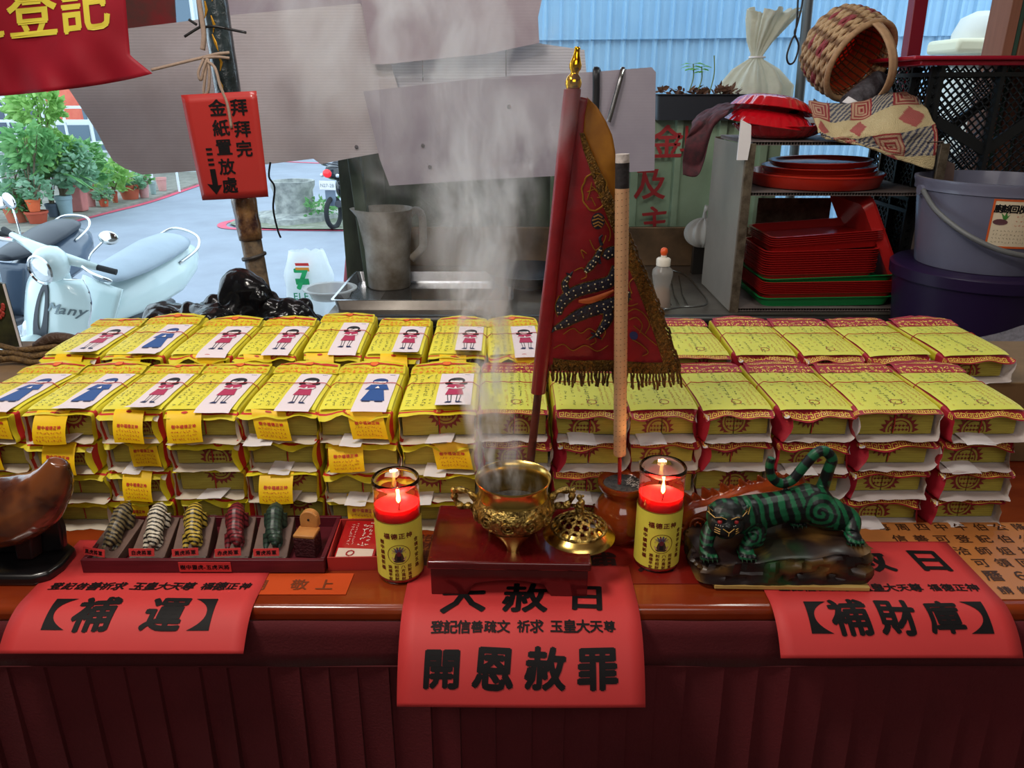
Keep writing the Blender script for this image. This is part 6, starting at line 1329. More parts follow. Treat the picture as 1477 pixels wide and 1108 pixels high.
# ------------------------------------------------------------ crates with red lid, bucket, tub
CXc = Py(1343, 150, 2.40).x; M_cr = mat('black_crate', (20, 22, 24), .4)
def crate(label, x0, y0, z0, w, d, h):
    t = thing('plastic_crate', label, 'crate', (x0 + w / 2, y0 + d / 2, z0), 0, 'black crates'); f = MB()
    def face(name, o, ux, W_):
        m = MB(); U = Vector(ux); nn = Vector((0, 0, 1)).cross(U); Pq = lambda u, v: Vector(o) + U * u + Vector((0, 0, v))
        def b2(a, b, w1, t1=.008): m.bar(Pq(*a), Pq(*b), t1, w1, up=U if abs(b[0] - a[0]) < 1e-6 else (0, 0, 1))
        for v in (.012, h - .022): m.bar(Pq(0, v), Pq(W_, v), .03, .012, up=(0, 0, 1))
        m.bar(Pq(W_ * .36, 0), Pq(W_ * .36, h), .028, .012, up=U); m.bar(Pq(.012, 0), Pq(.012, h), .024, .012, up=U); m.bar(Pq(W_ - .012, 0), Pq(W_ - .012, h), .024, .012, up=U)
        m.bar(Pq(W_ * .36, h * .40), Pq(W_ * .86, h * .92), .030, .012, up=nn); m.bar(Pq(W_ * .36, h * .40), Pq(.02, h * .62), .030, .012, up=nn)
        m.build(name, M_cr, t, smooth=0)
        g = MB(); s_ = .026
        for sg in (-1, 1):
            k = -int(h / s_) - 1
            while k * s_ < W_ + h:
                if sg > 0: a = (max(0, k * s_), max(0, -k * s_)); L_ = min(W_ - a[0], h - a[1]); b = (a[0] + L_, a[1] + L_)
                else: a = (max(0, k * s_), min(h, h + k * s_)); L_ = min(W_ - a[0], a[1]); b = (a[0] + L_, a[1] - L_)
                if L_ > .01: g.bar(Pq(*a), Pq(*b), .0042, .004, up=nn)
                k += 1
        g.build('lattice', M_cr, t, smooth=0)['kind'] = 'stuff'
    face('front_frame', (-w / 2, -d / 2, 0), (1, 0, 0), w); face('side_frame', (-w / 2, -d / 2, 0), (0, 1, 0), d); face('side_frame', (w / 2, -d / 2, 0), (0, 1, 0), d); face('back_frame', (-w / 2, d / 2, 0), (1, 0, 0), w)
    MB().box((0, 0, .006), (w, d, .006)).build('base', M_cr, t); return t
ztc = Py(1400, 95, 2.40).z; hc_ = ztc / 4
for k in range(4): crate('black lattice plastic crate, %s of the pile behind the bucket' % ('bottom', 'second from bottom', 'third from bottom', 'topmost')[k], CXc, 2.40, .001 + k * hc_, .52, .34, hc_ - .002)
cl = thing('crate_lid', 'flat crimson plastic lid on the topmost black crate', 'lid', (CXc + .235, 2.555, ztc)); M_ld = mat('crimson_plastic', (150, 18, 40), .3, coat=.3)
MB().box((0, 0, .020), (.66, .40, .012)).build('panel', M_ld, cl, bevel=.005, seg=3); MB().box((.004, 0, .0075), (.61, .37, .014)).build('rim', M_ld, cl, bevel=.003)
bkx = Py(1448, 262, 2.12); zb1 = Py(1448, 404, 2.12 - .19).z; RB = .205
bu = thing('grey_bucket', 'large bluish grey bucket with wire handle and printed label, right edge', 'bucket', (bkx.x, 2.14, zb1)); hbk = Py(1448, 256, 2.14).z - zb1
MB().lathe([(0, 0), (RB * .83, 0), (RB * .84, .006), (RB * .97, hbk * .86), (RB * 1.0, hbk * .87), (RB * 1.0, hbk * .92), (RB * 1.02, hbk * .97), (RB * 1.02, hbk), (RB * .97, hbk), (RB * .95, hbk * .9), (RB * .81, .01), (0, .01)], n=72).build('pail', mat('bucket_plastic', (106, 106, 124), .3, c2=(92, 92, 110), vs=3, coat=.2), bu, smooth=50)
def BF(u, v, off=.0015):
    k = v / (hbk * .86); r_ = RB * (.84 + .13 * k) + off; a = -pi / 2 - .20 + u / RB; return Vector((r_ * cos(a), r_ * sin(a), v))
Lp = MB().grid(lambda u, v: BF(-.075 + .17 * u, .075 + .125 * v), 14, 6).build('label_sheet', mat('bucket_label', (214, 196, 166), .5), bu, smooth=180)
bdm = MB(); F_ = lambda u, v: BF(u, v, .0022)
for (a0, b0, a1, b1) in ((-.075, .075, .095, .080), (-.075, .195, .095, .200), (-.075, .080, -.070, .195), (.090, .080, .095, .195)): bdm.grid(lambda u, v: F_(a0 + (a1 - a0) * u, b0 + (b1 - b0) * v), 12, 1)
bdm.build('label_border', mat('orange_border', (200, 84, 30), .5), Lp, smooth=0)
t_ = MB(); text(t_, '廚餘回收桶(附濾網)', .022, F_, .010, .176, pitch=.0175, bold=.04); t_.build('lettering', INK, Lp, smooth=0)
t_ = MB(); rr_ = random.Random(9)
for q in (.158, .146, .134): 
    for k in range(9): strokes(t_, F_, rr_, -.012 + k * .010, q, q + .001, .006, 0, 1, 3)
t_.build('small_lettering', M_stripe, Lp, smooth=0); t_ = MB()
for q in (.120, .110, .100, .090):
    for k in range(17): strokes(t_, F_, rr_, -.06 + k * .0088, q, q + .001, .005, 0, 1, 3)
t_.build('fine_print', INK, Lp, smooth=0)
MB().add([F_(-.05 + .018 * cos(a), .142 + .008 * sin(a)) for a in [2 * pi * i / 12 for i in range(12)]], [tuple(range(12))]).build('aubergine_print', mat('brown_purple', (90, 56, 60), .5), Lp, smooth=0)
MB().add([F_(-.045, .150), F_(-.052, .166), F_(-.043, .158), F_(-.040, .170), F_(-.036, .157), F_(-.030, .163), F_(-.038, .148)], [(0, 1, 2, 3, 4, 5, 6)]).build('leaf_print', mat('leaf_green', (60, 120, 50), .5), Lp, smooth=0)
MB().tube(curve_pts([(-RB * 1.02, -.01, hbk * .86), (-RB * .98, -.09, hbk * .66), (-RB * .72, -.175, hbk * .44), (-RB * .3, -.225, hbk * .30), (RB * .3, -.225, hbk * .27), (RB * .8, -.15, hbk * .42), (RB * 1.02, -.01, hbk * .86)], 8), .007, 9).build('carry_handle', mat('grey_handle', (96, 96, 96), .4), bu, smooth=180)
for sx in (-1, 1): MB().cyl((sx * RB * .97, 0, hbk * .86), (sx * RB * 1.05, 0, hbk * .86), .014, n=14).build('handle_lug', MATS['bucket_plastic'], bu)
tu = thing('purple_tub', 'dark purple tub beneath the bluish grey bucket, right edge', 'tub', (bkx.x, 2.14, zb1 - .30)); MB().lathe([(0, 0), (.19, 0), (.222, .26), (.232, .262), (.234, .292), (.226, .2985), (0, .2985)], n=60).build('shell', mat('dark_purple', (34, 20, 52), .35), tu, smooth=50)
MB().tube([(.2215 * cos(a), .2215 * sin(a), .270 + .002 * sin(a * 9)) for a in [2 * pi * i / 60 for i in range(60)]], .003, 6, closed=True).build('rim_bead', mat('pale_bead', (90, 80, 110), .5), tu)
sto = thing('round_stool', 'dark round stool carrying the purple tub at the right edge', 'stool', (bkx.x, 2.14, 0)); zs2 = zb1 - .3005
MB().lathe([(0, zs2 - .03), (.2, zs2 - .03), (.205, zs2 - .02), (.2, zs2), (0, zs2)], n=40).build('seat', M_dsteel, sto, smooth=50)
for k in range(4): a = pi / 4 + k * pi / 2; MB().cyl((.15 * cos(a), .15 * sin(a), zs2 - .02), (.19 * cos(a), .19 * sin(a), 0), .014, n=10).build('leg', M_dsteel, sto)
gt = MB().grid(lambda u, v: Vector((1.02 + .42 * u, 1.50 + .22 * v, .99 + .03 * nz((u * 3, v * 2, 7)) - .05 * (1 - u) ** 3)), 40, 24).build('grey_blanket', mat('grey_fleece', (112, 106, 112), .95, var=.3, vs=60, bump=.8, bs=200), solid=.01, smooth=180); tag(gt, 'rumpled grey fleece cloth behind the bundles at the right edge', 'cloth')
o = MB().box((1.23, 1.62, .932), (.40, .20, .062)).build('folded_fleece', MATS['grey_fleece'], bevel=.02, seg=3); tag(o, 'thick folded grey fleece lying under the rumpled one, right edge', 'cloth')
hk = thing('white_tank', 'white plastic tank against the blue wall, seen above the red crate lid', 'tank', tuple(Py(1408, 80, 4.4))); q = Py(1412, 72, 4.4); hh_ = Py(1412, 8, 4.4).z - q.z
MB().lathe([(0, -.5), (.14, -.5), (.14, 0), (.135, hh_ * .5), (.105, hh_ * .85), (.04, hh_), (0, hh_)], n=40).build('dome', mat('white_plastic', (222, 222, 214), .5, transl=.1), hk, smooth=60)
MB().box((-.03, -.03, .04), (.36, .32, .07)).build('ledge', mat('cream_plastic', (226, 220, 190), .5), hk, bevel=.02)
MB().box((0, 0, -.5 - (Py(1408, 80, 4.4).z - .5 + .4) / 2), (.4, .4, Py(1408, 80, 4.4).z - .5 + .4)).build('plinth', M_conc, hk)
# ------------------------------------------------------------ white scooter in front of the stall
M_pw = mat('pearl_white_paint', (196, 214, 214), .22, coat=.6); M_seat = mat('grey_vinyl', (150, 164, 176), .45, var=.1, vs=6); M_rub = mat('tyre_rubber', (34, 36, 38), .8); M_chr = mat('chrome', (200, 204, 208), .1, metal=1); M_bp = mat('dark_plastic', (50, 54, 62), .4); M_lens = mat('lamp_lens', (206, 214, 220), .08, metal=.4, coat=.8)
def wheel(mb, c, r_=.225, w=.05, ax=(1, 0, 0)): mb.tube([Vector(c) + Vector((0, r_ * cos(a) * .86, r_ * sin(a) * .86)) for a in [2 * pi * i / 28 for i in range(28)]], w * .62, 10, closed=True)
def scooter(label, loc, rz, roll, body, seatm, fr=0):
    t = thing('scooter', label, 'scooter', loc, rot=(0, roll, rz)); t.rotation_mode = 'XYZ'; b = lambda mb, n, m, **k: mb.build(n, m, t, **k)
    for y in (0.0, 1.18):
        m = MB(); wheel(m, (0, y, .22)); o = b(m, 'wheel', M_rub, smooth=180); MB().lathe([(0, -.03), (.15, -.03), (.155, 0), (.15, .03), (0, .03)], (0, y, .22), 24, M=RY(pi / 2)).build('hub', M_chr, o)
    b(MB().grid(lambda u, v: Vector((.085 * (v * 2 - 1), .0 - .285 * cos(.25 + 2.2 * u) , .22 + .285 * sin(.25 + 2.2 * u) - .05 * (v * 2 - 1) ** 2)), 14, 8), 'front_fender', body, smooth=180, solid=.01)
    def shf(u, v):
        x = (u * 2 - 1); zz = v; w = .235 * (1 - .06 * (1 - zz)) * (1 - max(0, (zz - .62) / .38) ** 3.2 * .42) * (1 - .25 * max(0, (.15 - zz) / .15) ** 2); return Vector((x * w, .115 + .11 * abs(x) ** 2.4 + .10 * (zz - .3) ** 2, .30 + .56 * zz))
    b(MB().grid(shf, 24, 24), 'leg_shield', body, smooth=180, solid=.016)
    b(MB().tube([shf(i / 12, 1) + Vector((0, .004, 0)) for i in range(13)] + [shf(1, 1 - i / 10) for i in range(1, 11)], .009, 8), 'shield_trim', M_chr)
    P_ = lambda x, z, off: Vector((x, shf(.5 + x / .455, (z - .30) / .56).y - .011 - off, z))
    st = MB(); no = 30; o1 = [(.050 * sin(a) * (1 - .15 * cos(a)), .585 + .245 * cos(a)) for a in [2 * pi * i / no for i in range(no)]]; i1 = [(.020 * sin(a), .655 + .125 * cos(a)) for a in [2 * pi * i / no for i in range(no)]]
    st.add([P_(x, z, .008) for x, z in o1] + [P_(x, z, .008) for x, z in i1] + [P_(x, z, 0) for x, z in o1], [(i, (i + 1) % no, no + (i + 1) % no, no + i) for i in range(no)] + [(2 * no + i, 2 * no + (i + 1) % no, (i + 1) % no, i) for i in range(no)])
    b(st, 'horn_cover', M_bp); b(MB().lathe([(0, .004), (.022, .004), (.030, .012), (.034, .010), (.034, 0), (0, 0)], P_(0, .40, .004), 24, M=RX(pi / 2)), 'round_badge', M_chr)
    for sx in (-1, 1): b(MB().ball(P_(sx * .155, .45, -.004), (.030, .014, .075), 14, 8, M=RY(sx * -.15)), 'turn_signal', M_lens, smooth=180)
    if fr == 0:
        t_ = MB(); text(t_, 'Many', .082, lambda u, v: P_(u, v, .006), .140, .700, shear=.25, bold=.02, step=.02); t_.tube([P_(.10 + .018 * cos(a), .664 + .007 * sin(a) + .02 * (a - pi) * .2, .004) for a in [pi + i * .3 for i in range(10)]], .0018, 5); b(t_, 'chrome_script', mat('script_grey', (110, 124, 130), .3, metal=.5), smooth=0)
    b(MB().tube([(0, .30, .78), (0, .22, .95), (0, .18, 1.02)], [.04, .045, .05], 12), 'steering_column', body)
    hh = MB(); hh.ball((.07, .10, .985), (.105, .10, .108), 20, 12); hh.tube([(-.30, .20, 1.02), (-.12, .16, 1.02), (0, .13, 1.02), (.12, .16, 1.02), (.30, .20, 1.02)], [.020, .034, .05, .034, .020], 12); b(hh, 'headlamp_cowl', body, smooth=180)
    ln = Matrix.Rotation(pi / 2 + .1, 3, 'X'); b(MB().lathe([(.084, .0), (.090, .006), (.080, .012), (.074, .004)], (.085, .012, .972), 28, M=ln), 'lamp_ring', M_chr); b(MB().lathe([(0, .014), (.04, .012), (.064, .005), (.076, -.004)], (.085, .012, .972), 28, M=ln), 'lamp_glass', M_lens, smooth=180)
    for sx in (-1, 1):
        b(MB().tube([(sx * .26, .19, 1.02), (sx * .40, .24, 1.015)], .018, 12), 'grip', M_rub); b(MB().tube(curve_pts([(sx * .24, .15, 1.015), (sx * .32, .145, 1.0), (sx * .43, .17, .985)], 4), [.010] * 8 + [.006], 8), 'brake_lever', M_chr)
        b(MB().tube(curve_pts([(sx * .24, .20, 1.03), (sx * .255, .20, 1.09), (sx * .32, .22, 1.19)], 4), .006, 7), 'mirror_stem', M_chr)
        mi = MB().ball((sx * .345, .225, 1.215), (.062, .018, .042), 14, 8, M=RZ(sx * .2) @ RY(sx * -.25)); b(mi, 'mirror', M_chr, smooth=180)
    b(MB().box((0, .40, .33), (.30, .44, .06)), 'floorboard', M_bp, bevel=.02)
    def body_t(pts, rs, flat): c = curve_pts(pts, 5); k = len(pts) - 1; return MB().tube(c, [rs[min(k, i // 5)] * (1 - (i % 5) / 5) + rs[min(k, i // 5 + 1)] * ((i % 5) / 5) for i in range(len(c))], 22, flat=flat)
    b(body_t([(0, .58, .48), (0, .72, .54), (0, .95, .60), (0, 1.2, .66), (0, 1.40, .72), (0, 1.56, .76)], [.08, .14, .19, .20, .15, .03], .92), 'rear_body', body, smooth=180)
    b(body_t([(0, .58, .755), (0, .68, .77), (0, .88, .80), (0, 1.10, .845), (0, 1.30, .875), (0, 1.42, .87)], [.06, .12, .145, .155, .13, .05], .38), 'seat', seatm, smooth=180)
    b(MB().grid(lambda u, v: Vector(((u - .5) * .30, .50 + .10 * v + .05 * (u - .5) ** 2, .36 + .36 * v)), 8, 6), 'inner_apron', body, smooth=180, solid=.02)
    b(MB().tube(curve_pts([(-.15, 1.18, .78), (-.16, 1.36, .86), (-.09, 1.44, .92), (.09, 1.44, .92), (.16, 1.36, .86), (.15, 1.18, .78)], 5), .011, 8), 'grab_rail', M_chr, smooth=180)
    b(MB().box((0, 1.02, .36), (.22, .50, .20)), 'engine_cover', M_bp, bevel=.04); b(MB().tube([(.10, .75, .25), (.15, 1.25, .30), (.15, 1.45, .34)], [.02, .05, .045], 12), 'exhaust', M_bp)
    return t
scooter('pale pearl-white scooter with chrome script on its leg shield, parked left of the stall', (-3.06, 4.42, -.37), radians(-15), radians(16), M_pw, M_seat)
M_db = mat('blue_grey_paint', (72, 86, 104), .25, coat=.5)
scooter('dark blue-grey scooter half hidden behind the pearl-white scooter, left edge', (-3.75, 4.85, -.37), radians(-6), radians(3), M_db, M_bp, 1)

# ------------------------------------------------------------ parked scooter seen from behind
ps = thing('parked_scooter', 'black scooter seen from behind with red tail lamp beside the round stone planter', 'scooter', (Pz(483, 332, -.4).x, 11.2, -.398), radians(-16)); ps.scale = (.94, .94, .92)
m = MB(); wheel(m, (0, 0, .27), .26, .06); m.build('rear_wheel', M_rub, ps, smooth=180); MB().box((0, -.05, .50), (.17, .03, .24)).build('mud_flap', mat('grey_flap', (104, 116, 132), .5), ps, bevel=.01)
v_ = MB(); v_.ball((.02, .30, .86), (.17, .42, .12), 18, 12); v_.ball((.02, .1, .92), (.12, .2, .09), 14, 10); v_.ball((.06, .45, .62), (.17, .34, .22), 16, 10); voxel(v_, 'tail_body', mat('black_paint', (22, 26, 34), .2, coat=.6), .016, smooth=3, parent=ps)
MB().ball((0, -.10, .875), (.075, .03, .065), 14, 8).build('tail_lamp', mat('tail_red', (226, 24, 34), .2, coat=.5, emis=.5), ps, smooth=180)
npl = MB().box((0, -.12, .70), (.27, .008, .135)).build('number_plate', M_white, ps, bevel=.006); t_ = MB(); text(t_, 'N27-2B', .072, lambda u, v: Vector((u, -.1255, .70 + v)), 0, 0); t_.build('lettering', mat('plate_grey', (90, 110, 110), .5), npl, smooth=0)
for sx in (-1, 1): MB().ball((sx * .13, -.03, .84), (.035, .03, .03), 10, 6).build('turn_signal', M_lens, ps, smooth=180)
MB().tube([(.14, -.1, .42), (.16, .5, .36)], [.055, .04], 12).build('exhaust', M_bp, ps); MB().tube(curve_pts([(-.14, .2, .96), (-.13, .0, 1.0), (0, -.08, 1.02), (.13, 0, 1.0), (.14, .2, .96)], 4), .012, 8).build('grab_rail', mat('black_paint', (22, 26, 34), .2), ps)
MB().tube(curve_pts([(.04, .9, 1.1), (.02, .5, .98), (.05, .1, .99)], 4), [.05, .08, .09, .10, .10, .10, .10, .10, .08], 12, flat=.6).build('seat', M_bp, ps, smooth=180)
MB().tube([(.3, .95, 1.15), (0, .9, 1.18), (-.3, .95, 1.15)], .018, 8).build('handlebar', M_bp, ps)

# round stone planter, bag, far things
c = Pz(420, 322, -.4); sp = thing('stone_planter', 'round weathered stone planter standing on the far kerb behind the arrow notice', 'planter', (c.x, c.y + .3, -.398)); M_stn = mat('pale_stone', (176, 178, 172), .9, c2=(120, 124, 122), vs=7, bump=.6, bs=20)
MB().lathe([(0, 0), (.30, 0), (.29, .2), (.30, .45), (.33, .52), (.33, .60), (.29, .60), (.27, .5), (0, .5)], n=40, wob=lambda a, z: 1 + .03 * sin(a * 5 + z * 9)).build('stone_drum', M_stn, sp, smooth=50)
MB().lathe([(0, 0), (.62, 0), (.60, .10), (.3, .14), (0, .14)], n=30, wob=lambda a, z: 1 + .10 * sin(a * 3) + .06 * sin(a * 7)).build('rubble_base', M_stn, sp, smooth=60)
lf = MB()
M_leafA = mat('leaf_green_light', (176, 212, 130), .5, c2=(130, 184, 96), vs=3, transl=.4); M_leafB = mat('leaf_green_mid', (140, 190, 120), .5, c2=(92, 152, 92), vs=3, transl=.35); M_leafC = mat('leaf_green_blue', (168, 202, 172), .5, c2=(110, 164, 124), vs=3, transl=.35)
for k in range(120): leaf(lf, (.45 + R.uniform(-.2, .25), R.uniform(-.4, .1), .12 + R.uniform(0, .22)), (R.uniform(-1, 1), R.uniform(-1, .4), R.uniform(0, 1)), .09, .05, n=R.uniform(0, 3))
lf.build('weeds', M_leafB, sp, smooth=0)['kind'] = 'stuff'
c = Pz(450, 452, -.37); sb_ = thing('shopping_bag', 'white plastic shopping bag printed green and orange standing beyond the garbage bag', 'bag', (c.x, c.y, -.37)); sc_b = c.y / 6.8
def sbf(u, v): a = 2 * pi * u; r_ = (.21 * (1 - .35 * v ** 3)) * (1 + .06 * nz((cos(a) * 2, sin(a) * 2, v * 4)) * 2); return Vector((r_ * cos(a) * (1 + .15 * v), r_ * .55 * sin(a), .58 * v + .05 * v * nz((cos(a) * 3, v, 2)))) * sc_b
MB().grid(sbf, 40, 16, cu=True).build('film', mat('white_bag_film', (232, 236, 236), .35, transl=.3, var=.06, vs=9), sb_, smooth=180)
for s_, m_, z0, z1, x0 in ((0, mat('bag_green', (20, 150, 84), .5), .30, .36, -.08), (0, mat('bag_orange', (240, 150, 40), .5), .42, .46, -.07), (0, mat('bag_red', (220, 60, 60), .5), .47, .50, -.07)):
    MB().grid(lambda u, v: Vector((x0 + .12 * u, -.128 - .02 * v, z0 + (z1 - z0) * v)) * sc_b, 4, 2).build('printed_stripe', m_, sb_, smooth=0)
t_ = MB(); text(t_, '7', .26, lambda u, v: Vector((u, -.135, v)) * sc_b, -.02, .36, bold=.03); t_.build('printed_numeral', MATS['bag_green'], sb_, smooth=0); t_ = MB(); text(t_, 'ELEVEn', .085, lambda u, v: Vector((u, -.137, v)) * sc_b, .03, .20, bold=.02); t_.build('printed_lettering', mat('bag_teal', (30, 130, 90), .5), sb_, smooth=0)
a = Py(508, 300, 5.2); b = Py(496, 445, 5.2); post('leaning_pole', 'thin dark red pole leaning beside the green post', a, b + (b - a) * ((b.z + .37) / (a.z - b.z)), .018, mat('dull_red_pole', (140, 60, 70), .5), cat='pole')

# ------------------------------------------------------------ far side of the street: kerb, red lines, pots, plants, house front
def strip(name, pts, w, m, z=-.392, lab=None):
    c = curve_pts([tuple(Pz(a, b, z)) for a, b in pts], 6); mb = MB(); L_ = []
    for i, p in enumerate(c): d = (c[min(len(c) - 1, i + 1)] - c[max(0, i - 1)]).normalized(); s_ = Vector((-d.y, d.x, 0)) * w / 2; L_ += [p + s_, p - s_]
    mb.add(L_, [(2 * i, 2 * i + 1, 2 * i + 3, 2 * i + 2) for i in range(len(c) - 1)]); o = mb.build(name, m, smooth=0); o['kind'] = 'structure'; return o
M_pk2 = mat('red_road_paint', (214, 86, 110), .6, var=.15, vs=4)
strip('trim_1', [(-40, 352), (40, 338), (85, 325), (150, 308), (220, 290), (290, 266), (330, 256)], .13, M_pk2); strip('trim_2', [(395, 303), (350, 315), (322, 322), (330, 329), (400, 331), (500, 332), (620, 333)], .13, M_pk2); strip('trim_3', [(380, 232), (480, 236), (560, 240)], .2, M_pk2)
kb_pts = [Pz(a, b, -.36) for a, b in ((-60, 350), (40, 334), (85, 321), (150, 304), (220, 286), (290, 262), (330, 250))]; far = [p + Vector((-7, 5, 0)) for p in kb_pts]
kbm = MB(); n = len(kb_pts); kbm.add(kb_pts + far + [p - Vector((0, 0, .038)) for p in kb_pts], [(i, i + 1, n + i + 1, n + i) for i in range(n - 1)] + [(2 * n + i, 2 * n + i + 1, i + 1, i) for i in range(n - 1)])
struct('kerb_strip', kbm, mat('grey_kerb', (140, 138, 128), .9, var=.35, vs=5), smooth=0)
isl = MB(); pi_ = [Pz(a, b, -.37) for a, b in ((400, 302), (350, 312), (330, 322), (345, 327), (420, 330), (620, 331), (620, 290), (480, 290))]; isl.add(pi_, [tuple(range(len(pi_)))]); struct('traffic_island', isl, mat('rubble_ground', (150, 150, 138), .9, c2=(110, 120, 96), vs=6), smooth=0)
TER, TERD, GRY, BLU, PNK = (190, 104, 78), (176, 78, 54), (96, 108, 124), (150, 176, 182), (200, 124, 118)
def mpot(c, i): return mat('pot_clay_%s' % i, c, .75, var=.15, vs=6)
pots = [('wide pale terracotta pot at the left end of the row across the street', 27, 323, 34, 26, mpot(TER, 'a'), 1, None), ('red clay pot under the smaller orange one', 56, 324, 30, 17, mpot(TERD, 'b'), 1, None), ('small orange pot stacked on the red clay pot', 51, 307, 19, 18, mpot((214, 100, 56), 'c'), 1, None),
        ('dark grey bucket pot beside the red clay pot', 79, 314, 19, 19, mpot(GRY, 'd'), 1, None), ('pale blue-grey ridged pot, fifth in the row', 97, 314, 22, 30, mpot(BLU, 'e'), 1, None), ('tall square pinkish red planter in the row', 116, 306, 21, 42, mpot(PNK, 'f'), 0, None),
        ('pink bucket pot right of the tall square planter', 133, 299, 14, 24, mpot((206, 140, 136), 'g'), 1, None), ('small clay pot set on the pink bucket pot', 131, 275, 12, 13, mpot(TERD, 'h'), 1, None), ('smallest orange clay pot, standing forward in the row', 151, 299, 14, 12, mpot((208, 96, 66), 'i'), 1, None),
        ('narrow clay pot left of the big bowl', 167, 293, 9, 16, mpot(TERD, 'j'), 1, None), ('big terracotta bowl in the row across the street', 189, 289, 29, 21, mpot((186, 92, 66), 'k'), 1, None), ('dusty pink pot right of the big bowl', 209, 286, 16, 24, mpot((190, 144, 140), 'l'), 1, None),
        ('grey-green narrow pot near the right end of the row', 222, 281, 9, 18, mpot((140, 160, 156), 'm'), 1, None), ('last pink pot at the right end of the row', 235, 276, 14, 19, mpot((206, 150, 144), 'n'), 1, None)]
PW = []
for lab, px, pyb, w, h, m_, rnd, _ in pots:
    base_py = {56: 324, 51: 324, 131: 299}.get(px, pyb); g = Pz(px, base_py, -.358); y = g.y + w / 1100 * g.y * .5; b = Py(px, pyb, y); t_h = (Py(px, pyb - h, y).z - b.z); r_ = w / 2 / 1100 * y * 1.03; zb = b.z if px in (51, 131) else -.357
    if px == 51: zb = PW[1][3] + .004
    if px == 131: zb = PW[6][3] + .004
    t = thing('plant_pot', lab, 'pot', (b.x, y, zb), group='pots in the row across the street')
    if rnd: MB().lathe([(0, 0), (r_ * .68, 0), (r_ * .92, t_h * .8), (r_ * 1.0, t_h * .82), (r_, t_h), (r_ * .9, t_h), (r_ * .86, t_h * .9), (0, t_h * .9)], n=24).build('pot_body', m_, t, smooth=40)
    else: MB().add([(-r_ * .8, -r_ * .8, 0), (r_ * .8, -r_ * .8, 0), (r_ * .8, r_ * .8, 0), (-r_ * .8, r_ * .8, 0), (-r_, -r_, t_h), (r_, -r_, t_h), (r_, r_, t_h), (-r_, r_, t_h)], [(0, 3, 2, 1), (4, 5, 6, 7), (0, 1, 5, 4), (1, 2, 6, 5), (2, 3, 7, 6), (3, 0, 4, 7)]).build('pot_body', m_, t, smooth=0, bevel=.02)
    PW.append((b.x, y, r_, zb + t_h))
def shrub(label, px, py, rx, ry, n, m_, L_, w, pot, kind=0, lean=0):
    x, y, r_, z = PW[pot]; c = Py(px, py, y); ax_, az_ = rx / 1100 * y * 1.02, ry / 1100 * y * 1.02
    t = thing('potted_plant', label, 'plant', (x, y, z - .01)); base = Vector((x, y, z)); st_ = MB(); lf = MB(); cn = Vector((c.x, y, c.z))
    for k in range(7 if kind == 0 else 3):
        e = cn + Vector((R.uniform(-.6, .6) * ax_, R.uniform(-.5, .5) * ax_, R.uniform(-.3, .6) * az_)); md = base.lerp(e, .5) + Vector((R.uniform(-.05, .05), 0, .05)); st_.tube(curve_pts([tuple(base + Vector((R.uniform(-.3, .3) * r_, 0, 0))), tuple(md), tuple(e)], 3), [.014, .012, .010, .009, .008, .007, .005], 5)
    for k in range(n):
        a = R.uniform(0, 2 * pi); b = math.asin(R.uniform(-1, 1)); q = R.uniform(.35, 1) ** .5 * (1 + .25 * nz((cos(a) * 2, sin(a) * 2, b * 2 + pot))); p = cn + Vector((ax_ * cos(b) * cos(a) * q, ax_ * .7 * cos(b) * sin(a) * q, az_ * sin(b) * q))
        if kind == 1: th = R.uniform(0, 2 * pi); el = R.uniform(.2, 1.2); p = base.lerp(cn, .8); d = Vector((cos(th) * cos(el), sin(th) * cos(el), sin(el))); leaf(lf, p, d, L_, w, n=R.uniform(-.3, .3), curl=.9)
        else: leaf(lf, p, (cos(a) + R.uniform(-.5, .5), sin(a) * .6 - .3, R.uniform(-.5, .8)), L_ * R.uniform(.7, 1.2), w, n=R.uniform(0, 3))
    B(st_, 'stems', mat('bark_stem', (120, 104, 84), .8), t)['kind'] = 'stuff'; B(lf, 'foliage', m_, t, smooth=0)['kind'] = 'stuff'; return t
shrub('leafy shrub with round leaves in the wide pale pot at far left', 22, 262, 28, 48, 330, M_leafC, .13, .10, 0); shrub('low bushy plant filling the wide pale pot', 30, 295, 22, 12, 160, M_leafB, .12, .07, 0)
shrub('tall tree-like shrub with light green crown, highest of the plants', 50, 152, 32, 30, 420, M_leafA, .17, .085, 3); shrub('bright green dense bush below the tall crown', 72, 218, 34, 28, 420, M_leafA, .15, .10, 4)
shrub('small flowering plant in the stacked orange pot', 52, 272, 18, 18, 120, M_leafC, .11, .07, 2); shrub('palm-like plant with long arching leaves behind the grey bucket pot', 74, 246, 30, 26, 46, M_leafB, .75, .075, 3, 1)
shrub('mid green bush above the blue-grey pot', 104, 240, 26, 34, 380, M_leafC, .14, .09, 4); shrub('leafy plant above the tall square planter', 124, 232, 20, 30, 260, M_leafB, .15, .08, 5); shrub('bare-stemmed plant above the small clay pot', 138, 236, 18, 34, 90, M_leafB, .14, .06, 7)
shrub('drooping light green plant left of the big bowl', 160, 255, 20, 24, 230, M_leafA, .20, .08, 9); shrub('small pale plant in the smallest orange pot', 150, 281, 12, 9, 110, M_leafC, .09, .05, 8); shrub('low plant growing in the big terracotta bowl', 188, 262, 16, 10, 150, M_leafC, .14, .07, 10)
shrub('little tuft growing in the dusty pink pot', 208, 257, 10, 7, 80, M_leafB, .12, .05, 11); shrub('dark green spreading plant behind the red clay pot', 44, 212, 30, 30, 300, M_leafB, .16, .08, 1)
fl_ = MB()
for px, py in ((40, 282), (100, 244), (47, 268), (155, 295), (64, 258)): fl_.ball(Py(px, py, 11.2), .035, 8, 5)
